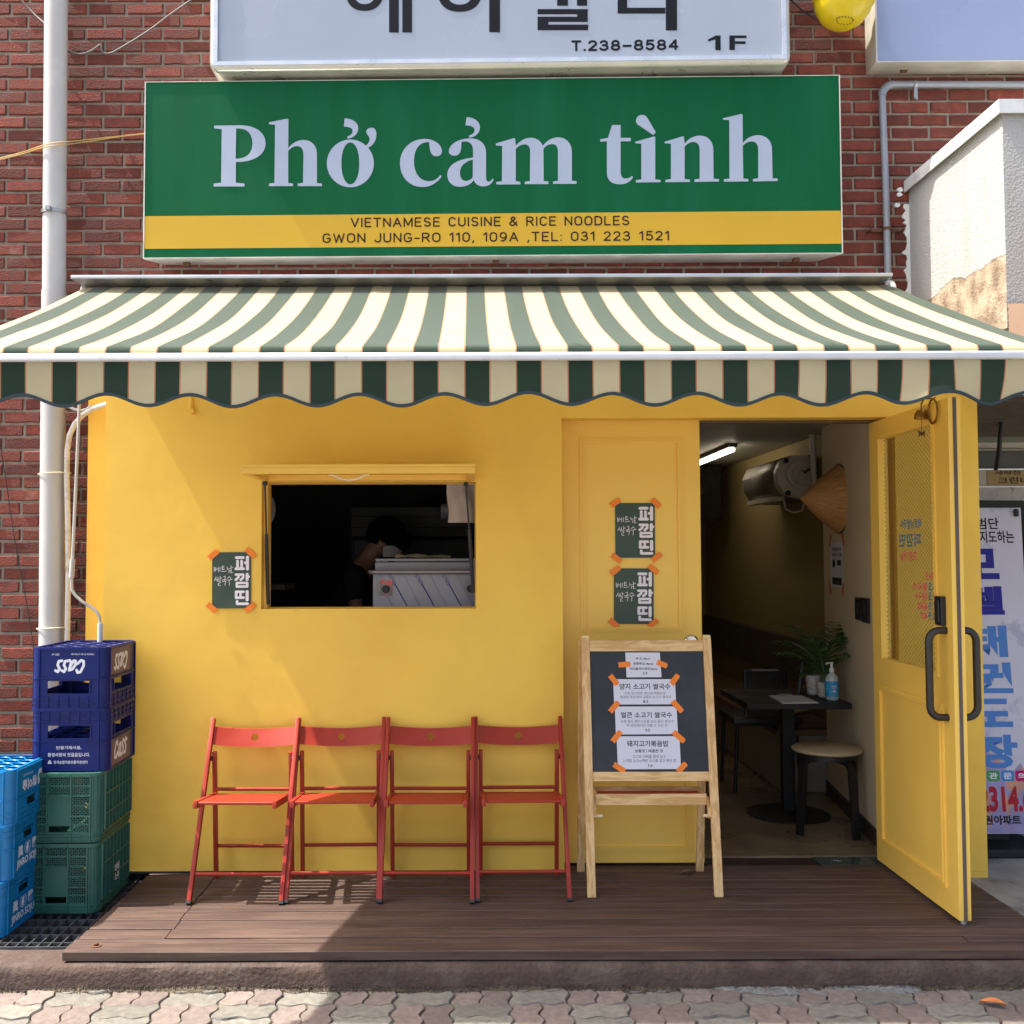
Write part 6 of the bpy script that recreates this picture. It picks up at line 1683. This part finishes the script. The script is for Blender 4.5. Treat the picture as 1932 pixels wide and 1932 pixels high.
for i in range(9):
    x = .03+.035*i; y = 1.2; zt = 1.72
    ut.tube([(x,y,zt),(x+rnd.uniform(-.01,.01),y,zt-rnd.uniform(.16,.26))], .004, 6).lathe([(0,-.03),(.018,-.02),(.02,.0),(0,.025)], (x,y,zt-.25), seg=8)
ut.tube([(-.05,1.2,1.72),(.39,1.2,1.72)], .006, 6)
tag(obj('utensil_rail', ut, DARK, smooth=50), 'dark rail of hanging kitchen utensils inside the hatch right side', 'utensil rail')
fpx = at(509, 960, .16)
fan = thing('wall_fan', 'edge of a pale round fan behind the hatch left side', 'fan', (WX0+.03,.2,fpx.z))
obj('cover', MB().lathe([(.0,.02),(.10,.016),(.13,.0),(.10,-.012),(0,-.016)], (WX0-.100,.2,fpx.z), (0,1,0), 32), mat('fan_grey', L(84,82,80), .5), fan, smooth=50)
obj('bracket', MB().box(WX0-.10, WX0-.06, .105, .183, fpx.z-.02, fpx.z+.02), BLACK, fan)
shf = MB().box(-1.745, -1.0, .5, .8, 1.34, 1.37).box(-1.745, -.96, .5, .8, 1.14, 1.17)
tag(obj('kitchen_shelf', shf, mat('shelf_dark', L(60,52,44), .6)), 'dark kitchen shelf in the lower left of the hatch', 'shelf')

# ------------------------------------------------ the cook
SKIN = mat('skin', L(158,110,88), .55, var=.05); SHIRT = mat('black_shirt', L(18,18,20), .85); HAIR = mat('black_hair', L(10,9,9), .9, bump=.5, bscale=90, spec=.1); TRS = mat('dark_trousers', L(30,30,34), .8)
PYC = 1.25
hc_ = at(729, 1012, PYC)
px_ = hc_.x
person = thing('person', 'cook in black T-shirt and face mask bending over behind the hatch', 'person', (px_-.2,PYC,0))
def skin_mesh(name, verts, edges, radii, m, parent, root=0, sub=2):
    me = bpy.data.meshes.new(name); sh = root_shift(parent)
    me.from_pydata([tuple(Vector(v)-sh) for v in verts], edges, [])
    o = bpy.data.objects.new(name, me); COL.objects.link(o); o.parent = parent
    o.modifiers.new('skin', 'SKIN'); 
    lay = me.skin_vertices[0] if me.skin_vertices else None
    if lay is None:
        bm = bmesh.new(); bm.from_mesh(me); bm.verts.layers.skin.verify(); bm.to_mesh(me); bm.free(); lay = me.skin_vertices[0]
    for i, r in enumerate(radii):
        lay.data[i].radius = r if isinstance(r, tuple) else (r, r); lay.data[i].use_root = (i == root)
    s = o.modifiers.new('sub', 'SUBSURF'); s.levels = sub; s.render_levels = sub
    bpy.context.view_layer.update(); dg = bpy.context.evaluated_depsgraph_get()
    m2 = bpy.data.meshes.new_from_object(o.evaluated_get(dg)); m2.name = name
    o.modifiers.clear(); o.data = m2; m2.materials.clear(); m2.materials.append(m)
    m2.polygons.foreach_set('use_smooth', [True]*len(m2.polygons)); return o
X = px_; Y = PYC; hz_ = hc_.z
neck = (X-.12, Y, hz_-.125); chest = (X-.205, Y, hz_-.27); waist = (X-.27, Y, hz_-.50); pel = (X-.28, Y, hz_-.68)
B = [pel, waist, chest, neck, (X-.055,Y,hz_-.065), (X-.005,Y,hz_-.005),
     (X-.19,Y-.17,hz_-.245), (X-.15,Y-.21,hz_-.49), (X+.06,Y-.19,hz_-.56), (X+.15,Y-.16,hz_-.565),
     (X-.19,Y+.17,hz_-.245), (X-.15,Y+.21,hz_-.49), (X+.06,Y+.19,hz_-.56), (X+.15,Y+.16,hz_-.565),
     (X-.27,Y-.09,.80), (X-.24,Y-.10,.46), (X-.27,Y-.10,.07), (X-.15,Y-.11,.035),
     (X-.27,Y+.09,.80), (X-.24,Y+.10,.46), (X-.27,Y+.10,.07), (X-.15,Y+.11,.035), (X+.04,Y,hz_-.05)]
E_ = [(0,1),(1,2),(2,3),(3,4),(4,5),(2,6),(6,7),(7,8),(8,9),(2,10),(10,11),(11,12),(12,13),(0,14),(14,15),(15,16),(16,17),(0,18),(18,19),(19,20),(20,21),(5,22)]
RR = [(.12,.15),(.11,.145),(.11,.16),.055,(.072,.068),(.088,.078),.055,.043,.035,.028,.055,.043,.035,.028,.075,.055,.045,.035,.075,.055,.045,.035,(.06,.06)]
skin_mesh('body', B, E_, RR, SKIN, person)
skin_mesh('shirt', [B[0],B[1],B[2],(X-.135,Y,hz_-.155),B[6],(X-.165,Y-.19,hz_-.40),B[10],(X-.165,Y+.19,hz_-.40)], [(0,1),(1,2),(2,3),(2,4),(4,5),(2,6),(6,7)], [(.135,.17),(.128,.165),(.128,.18),(.062,.066),.072,.066,.072,.066], SHIRT, person)
skin_mesh('trousers', [B[0],B[14],B[15],(X-.268,Y-.10,.11),B[18],B[19],(X-.268,Y+.10,.11)], [(0,1),(1,2),(2,3),(0,4),(4,5),(5,6)], [(.135,.165),.09,.07,.06,.09,.07,.06], TRS, person)
hm_ = MB(); c_ = Vector((X+.000,Y,hz_+.012))
for j in range(13):
    for i in range(28):
        th = math.pi*j/12*.72; ph = 2*math.pi*i/28; d = Vector((math.sin(th)*math.cos(ph), math.sin(th)*math.sin(ph), math.cos(th)))
        d = Matrix.Rotation(R(14), 3, 'Y') @ d
        hm_.v.append(c_+Vector((d.x*.125, d.y*.098, d.z*.112))*(1+.03*math.sin(ph*7+th*9)))
for j in range(12):
    for i in range(28): hm_.f.append((j*28+i, j*28+(i+1) % 28, (j+1)*28+(i+1) % 28, (j+1)*28+i))
obj('hair', hm_, HAIR, person, smooth=70)
obj('fringe', MB().lathe([(.0,.075),(.05,.055),(.07,.0),(.05,-.05),(0,-.07)], c_+Vector((.085,0,-.035)), (.25,0,1), 16), HAIR, person, smooth=60)
obj('ear', MB().lathe([(0,-.012),(.018,-.008),(.024,.0),(.016,.008),(0,.010)], (X-.02,Y-.082,hz_-.045), (0,-1,.1), 14, 1.0), SKIN, person, smooth=60)
mk_ = MB()
for j in range(7):
    for i in range(13):
        a_ = R(-100+200*i/12); h_ = -.10+.075*j/6; rr = .082+.016*math.sin(math.pi*j/6)*math.cos(a_/1.2)
        mk_.v.append(Vector((X+.0+.03*(1-j/6)*0+rr*math.cos(a_), Y+.082*math.sin(a_), hz_-.035+h_*.9)))
for j in range(6):
    for i in range(12): mk_.f.append((j*13+i, j*13+i+1, j*13+14+i, j*13+13+i))
mk_.tube([(X-.012,Y-.0835,hz_-.05),(X-.03,Y-.088,hz_-.02),(X-.045,Y-.086,hz_-.05),(X-.02,Y-.085,hz_-.11)], .0018, 6)
obj('face_mask', mk_, mat('mask_white', L(190,188,186), .8), person, smooth=60)
for s in (-1, 1):
    fg_ = MB(); base = Vector((X+.15,Y+s*.16,hz_-.565))
    for k in range(4):
        o_ = base+Vector((.03,(k-1.5)*.018,0)); L_ = (.062,.07,.066,.052)[k]
        fg_.tube([o_, o_+Vector((L_*.5,0,-.008)), o_+Vector((L_*.85,0,-.028)), o_+Vector((L_,0,-.045))], [.009,.0085,.008,.006], 8)
    fg_.tube([base+Vector((0,-s*.025,0)), base+Vector((.03,-s*.05,-.01)), base+Vector((.05,-s*.052,-.028))], [.011,.010,.007], 8)
    fg_.obox(base+Vector((.012,0,0)), (.032,0,0), (0,.034,0), (0,0,.012))
    obj('hand', fg_, SKIN, person, smooth=60, bevel=0)

# ================================================================== neighbours
# rough plastered side wing on the right
STU = bpy.data.materials.new('white_stucco'); STU.use_nodes = True
t = STU.node_tree; ln = t.links.new; p = t.nodes['Principled BSDF']; p.inputs['Roughness'].default_value = .9
tc = nd(STU,'ShaderNodeTexCoord'); sp = nd(STU,'ShaderNodeSeparateXYZ'); ln(tc.outputs['Object'], sp.inputs[0])
n1 = nd(STU,'ShaderNodeTexNoise'); n1.inputs['Scale'].default_value = 4.5; n1.inputs['Detail'].default_value = 8; ln(tc.outputs['Object'], n1.inputs['Vector'])
edge = nd(STU,'ShaderNodeMath',operation='MULTIPLY_ADD'); edge.inputs[1].default_value = .16; ln(n1.outputs[0], edge.inputs[0]); ln(sp.outputs[2], edge.inputs[2])
low = nd(STU,'ShaderNodeMapRange'); low.inputs[1].default_value = .015; low.inputs[2].default_value = .025; low.inputs[3].default_value = 1; low.inputs[4].default_value = 0; ln(edge.outputs[0], low.inputs[0])
n2 = nd(STU,'ShaderNodeTexNoise'); n2.inputs['Scale'].default_value = 11; n2.inputs['Detail'].default_value = 8; ln(tc.outputs['Object'], n2.inputs['Vector'])
cr = nd(STU,'ShaderNodeValToRGB'); cr.color_ramp.elements[0].color = L(120,102,84); cr.color_ramp.elements[1].color = L(176,158,134); cr.color_ramp.elements[0].position = .35; cr.color_ramp.elements[1].position = .62; ln(n2.outputs[0], cr.inputs[0])
mp = nd(STU,'ShaderNodeMapping'); mp.inputs['Scale'].default_value = (6,6,.7); ln(tc.outputs['Object'], mp.inputs[0])
n4 = nd(STU,'ShaderNodeTexNoise'); n4.inputs['Scale'].default_value = 1.3; n4.inputs['Detail'].default_value = 6; ln(mp.outputs[0], n4.inputs['Vector'])
cs_ = nd(STU,'ShaderNodeValToRGB'); cs_.color_ramp.elements[0].color = L(166,166,162); cs_.color_ramp.elements[1].color = L(156,149,136); cs_.color_ramp.elements[0].position = .5; cs_.color_ramp.elements[1].position = .78; ln(n4.outputs[0], cs_.inputs[0])
gn_ = nd(STU,'ShaderNodeNewGeometry'); sn_ = nd(STU,'ShaderNodeSeparateXYZ'); ln(gn_.outputs['True Normal'], sn_.inputs[0])
lf_ = nd(STU,'ShaderNodeMath',operation='LESS_THAN'); lf_.inputs[1].default_value = -.5; ln(sn_.outputs[0], lf_.inputs[0])
lm2 = nd(STU,'ShaderNodeMath',operation='MULTIPLY'); ln(low.outputs[0], lm2.inputs[0]); ln(lf_.outputs[0], lm2.inputs[1]); low = lm2
mx = nd(STU,'ShaderNodeMix',data_type='RGBA'); ln(low.outputs[0], mx.inputs[0]); ln(cs_.outputs[0], mx.inputs[6]); ln(cr.outputs[0], mx.inputs[7]); ln(mx.outputs[2], p.inputs['Base Color'])
vo = nd(STU,'ShaderNodeTexVoronoi'); vo.inputs['Scale'].default_value = 85; ln(tc.outputs['Object'], vo.inputs['Vector'])
n5 = nd(STU,'ShaderNodeTexNoise'); n5.inputs['Scale'].default_value = 110; n5.inputs['Detail'].default_value = 3; ln(tc.outputs['Object'], n5.inputs['Vector'])
sm = nd(STU,'ShaderNodeMath',operation='ADD'); ln(vo.outputs['Distance'], sm.inputs[0]); ln(n5.outputs[0], sm.inputs[1])
sb2 = nd(STU,'ShaderNodeMath',operation='MULTIPLY_ADD'); sb2.inputs[1].default_value = -1.2; ln(low.outputs[0], sb2.inputs[0]); ln(sm.outputs[0], sb2.inputs[2])
bp = nd(STU,'ShaderNodeBump'); bp.inputs['Strength'].default_value = .32; bp.inputs['Distance'].default_value = .008; ln(sb2.outputs[0], bp.inputs['Height']); ln(bp.outputs[0], p.inputs['Normal'])
SX = 2.270; SYF = -.69
wing = thing('stucco_wing', 'rough white plastered wing of the neighbouring building, cracked at its foot', 'building', (3,-.2,2.86))
obj('wall', MB().box(SX, 4.6, SYF, .248, 2.48, 3.42), STU, wing, label='white rough plaster over stained bare concrete')
cp = MB().box(SX-.02, 4.6, SYF-.02, .246, 3.4205, 3.442).box(SX-.026, SX-.0205, SYF-.026, .246, 3.395, 3.455).box(SX-.0204, 4.6, SYF-.026, SYF-.0205, 3.395, 3.455)
obj('coping', cp, mat('coping_metal', L(206,208,206), .5, var=.08, col2=L(170,172,170), c2scale=5), wing)
pl = MB()
rnd = random.Random(11)
zz = 2.74; prev = None; edge = []
while zz < 3.36:
    edge.append((SX-.012-rnd.choice([.004,.008,.014,.024,.034])*rnd.uniform(.6,1.1), zz)); zz += rnd.uniform(.012,.03)
poly = [(SX-.001,2.74)]+[(SX-.001,edge[-1][1])]+edge[::-1]
pl.prism(poly, Frame((0,WY-.001,0)), -.01, .006)
for (dx, z_) in ((.05,3.385),(.062,3.33),(.045,3.41)):
    pl.prism([(SX-dx+.018*math.cos(q)*rnd.uniform(.7,1.1), z_+.013*math.sin(q)*rnd.uniform(.7,1.1)) for q in [R(40*k) for k in range(9)]], Frame((0,WY-.001,0)), -.01, .006)
obj('plaster_splash', pl, mat('plaster_white', L(226,226,222), .9, bump=.3), wing, smooth=0)
# brown canopy under it
bcn = thing('brown_canopy', 'brown cloth canopy at the right edge below the plastered wing', 'canopy', (3,-1.1,2.5))
m = MB(); P = [(-.72,2.575),(-1.05,2.50),(-1.10,2.44),(-1.09,2.35),(-.72,2.44)]; n = len(P)
for x in (2.26, 4.6): m.v += [Vector((x,y,z)) for y, z in P]
for k in range(n): m.f.append((k,(k+1) % n,n+(k+1) % n,n+k))
m.f += [tuple(reversed(range(n))), tuple(range(n,2*n))]
obj('cloth', m, mat('brown_cloth', L(140,116,98), .85, var=.06), bcn)
# neighbouring shop: corrugated soffit, shutter box, signboard, glass
ns = thing('neighbour_shop', 'shaded neighbouring shop front with corrugated soffit and glass', 'shop front', (3.2,.75,0))
NB = mat('corrugated_dark', L(84,74,62), .55, var=.2, scale=8, metal=.3)
m = MB(); zs0, zs1 = at(1880,745,.0).z, at(1880,815,.66).z
nrib = 16
for i in range(nrib):
    s0, s1 = i/nrib, (i+1)/nrib; y0, y1 = .0+.7*s0, .0+.7*s1; z0_, z1_ = zs0+(zs1-zs0)*s0, zs0+(zs1-zs0)*s1
    m.box(2.49, 5, y0, y1-.012, z0_-.012, z0_).box(2.49, 5, y1-.0118, y1-.0002, z0_-.03, z0_)
obj('soffit', m, NB, ns, smooth=0)
FR_ = Frame((0,.75,0))
def band(name, v0, v1, mt_, y=.75, d=.05, x0=2.49, par=None):
    z1_ = at(1880,v0,y).z; z0_ = at(1880,v1,y).z
    return obj(name, MB().box(x0, 5, y, y+d, z0_, z1_), mt_, par or ns)
band('rail', 816, 823, GREYMETAL, .70, .03); band('rail', 835, 845, mat('pale_channel', L(156,150,134), .5, metal=.3, var=.15, scale=14), .74); band('rail', 846.5, 850, mat('pale_channel', L(156,150,134)), .72)
band('fascia', 823.5, 884, mat('fascia_dark', L(74,74,62), .4, var=.1), .79, .04)
sgb = band('sign_strip', 886, 917, mat('strip_white', L(176,164,148), .6, var=.08), .745, .045)
SFR = Frame((0,.745,0)); s0 = SFR.px(1862, 915.5); s1 = SFR.px(1932, 887.5)
obj('sign_panel', MB().slab(SFR, s0[0], s1[0]+.8, s0[1], s1[1], .0005, .004), mat('tan_sign', L(150,126,78), .6, var=.06), sgb)
lt = MB(); y0 = SFR.px(0,901)[1]; y1 = SFR.px(0,889)[1]
for body, u0, u1, v0, v1 in (('세탁전', 1876, 1924, 888.5, 896), ('크린니', 1882, 1940, 900, 912.5)):
    a, b = SFR.px(u0, v1); c_, d_ = SFR.px(u1, v0); letters(lt, SFR, body, a, c_, b, d_, .0048, bold=.02)
obj('sign_lettering', lt, ink('tan_ink', L(44,30,18)), sgb)
band('track', 919, 944, mat('track_grey', L(170,162,152), .55, var=.16, scale=12, col2=L(128,118,104), c2scale=14, c2lo=.58, c2hi=.64), .73, .06)
ng = bpy.data.materials.new('dark_glass'); ng.use_nodes = True; p = ng.node_tree.nodes['Principled BSDF']; p.inputs['Base Color'].default_value = L(20,34,22); p.inputs['Roughness'].default_value = .06
zg = at(1880,945,.78).z
obj('glass', MB().box(2.49, 5, .78, .79, -.03, zg), ng, ns)
obj('side_wall', MB().box(2.478, 2.489, .42, 1.2, -.03, 2.55), mat('side_grey', L(80,76,70), .9), ns)
cable('cable', [(1895,745,.3),(1893,775,.35),(1888,815,.45),(1885,850,.5),(1879,885,.6)], .012, BLACK, 'thick black cable hanging from the neighbouring soffit')
# leaning martial arts banner board
bnr = thing('banner_board', 'white advertising board with blue Korean letters leaning beyond the yellow pier', 'advertising board', (2.95,.5,0))
NFr = Frame((2.55,.40,0), (1,0,0), Vector((0,.10,1)))
n0 = NFr.px(1846,1573); n1 = NFr.px(1905,958); w_b = 1.05
xr0 = NFr.px(1925.5,958)[0]
br_b = NFr.px(1958,1573)[0]; tl_b = xr0-.62; bl_b = br_b-.68
poly = [(bl_b,n0[1]),(br_b,n0[1]),(xr0,n1[1]),(tl_b,n1[1])]
BW = mat('banner_white', L(204,200,212), .5, var=.06, scale=3, col2=L(176,172,192), c2scale=3.2, c2lo=.55, c2hi=.6)
obj('board', MB().prism(poly, NFr, -.03, 0), BW, bnr)
db = MB(); lb = MB(); bk_ = MB(); rd = MB(); wt = MB()
def bl_(mb, body, u0, u1, v0, v1, bold=.02, off=.0012):
    a, b = NFr.px(u0, v1); c_, d_ = NFr.px(u1, v0); letters(mb, NFr, body, a, c_, b, d_, off, bold=bold)
bl_(bk_, '시범단', 1822, 1883, 977, 999); bl_(bk_, '지도하는', 1849, 1912, 1001, 1025)
for body, u1, v0, v1, mb in (('모',1882,1035,1093,db),('델',1892,1106,1160,db),('태',1898,1180,1240,lb),('권',1908,1250,1308,lb),('도',1908,1318,1372,lb),('장',1918,1386,1450,lb)):
    bl_(mb, body, u1-76, u1, v0, v1, .045)
bl_(rd, '2314.6', 1848, 1946, 1482, 1532, .04, .002); bl_(bk_, '원아파트 상', 1858, 1948, 1538, 1556, .03, .002)
obj('dark_blue_lettering', db, ink('banner_navy', L(48,48,140)), bnr); obj('light_blue_lettering', lb, ink('banner_blue', L(84,132,196)), bnr)
obj('black_lettering', bk_, ink('banner_black', L(34,30,36)), bnr); obj('red_number', rd, ink('banner_red', L(176,38,50)), bnr)
for i, (body, cc) in enumerate((('관',(74,150,84)),('문',(74,136,196)),('의',(184,28,100)))):
    u0 = 1862.5+27*i; a, b = NFr.px(u0, 1474); c_, d_ = NFr.px(u0+23, 1453.5)
    tl_ = obj('tile', MB().prism(rbox(a,c_,b,d_,.012,4), NFr, .0002, .0012), ink('tile_%s' % ('green','blue','pink')[i], L(*cc)), bnr)
    q = MB(); letters(q, NFr, body, a+.012, c_-.012, b+.012, d_-.012, .0018, bold=.03); obj('tile_letter', q, PINK, tl_)
pic = MB(); col_r = random.Random(4)
a, b = NFr.px(1846,1572); 
PA = mat('banner_picture', L(150,140,178), .5, var=.25, scale=9, col2=L(196,140,110), c2scale=6, c2lo=.5, c2hi=.56)
p_ = [NFr.px(u,v) for u, v in ((1800,1572),(1957,1572),(1951,1480),(1925,1440),(1905,1462),(1880,1425),(1850,1418),(1800,1415))]
pic.flat(p_, NFr, .0004); obj('picture', pic, PA, bnr, smooth=0)
q = NFr.px(1915, 968); obj('clip', MB().slab(NFr, q[0]-.01, q[0]+.012, q[1]-.02, q[1]+.02, .0, .02), BLACK, bnr, bevel=.003)
obj('stand', MB().box(NFr.pt(bl_b,0).x, NFr.pt(br_b,0).x+.02, .30, .72, -.03, .012), BLACK, bnr, bevel=.01)
obj('prop', MB().box(NFr.pt(bl_b,0).x+.1, NFr.pt(br_b,0).x-.1, .50, .54, .0125, .6), BLACK, bnr)
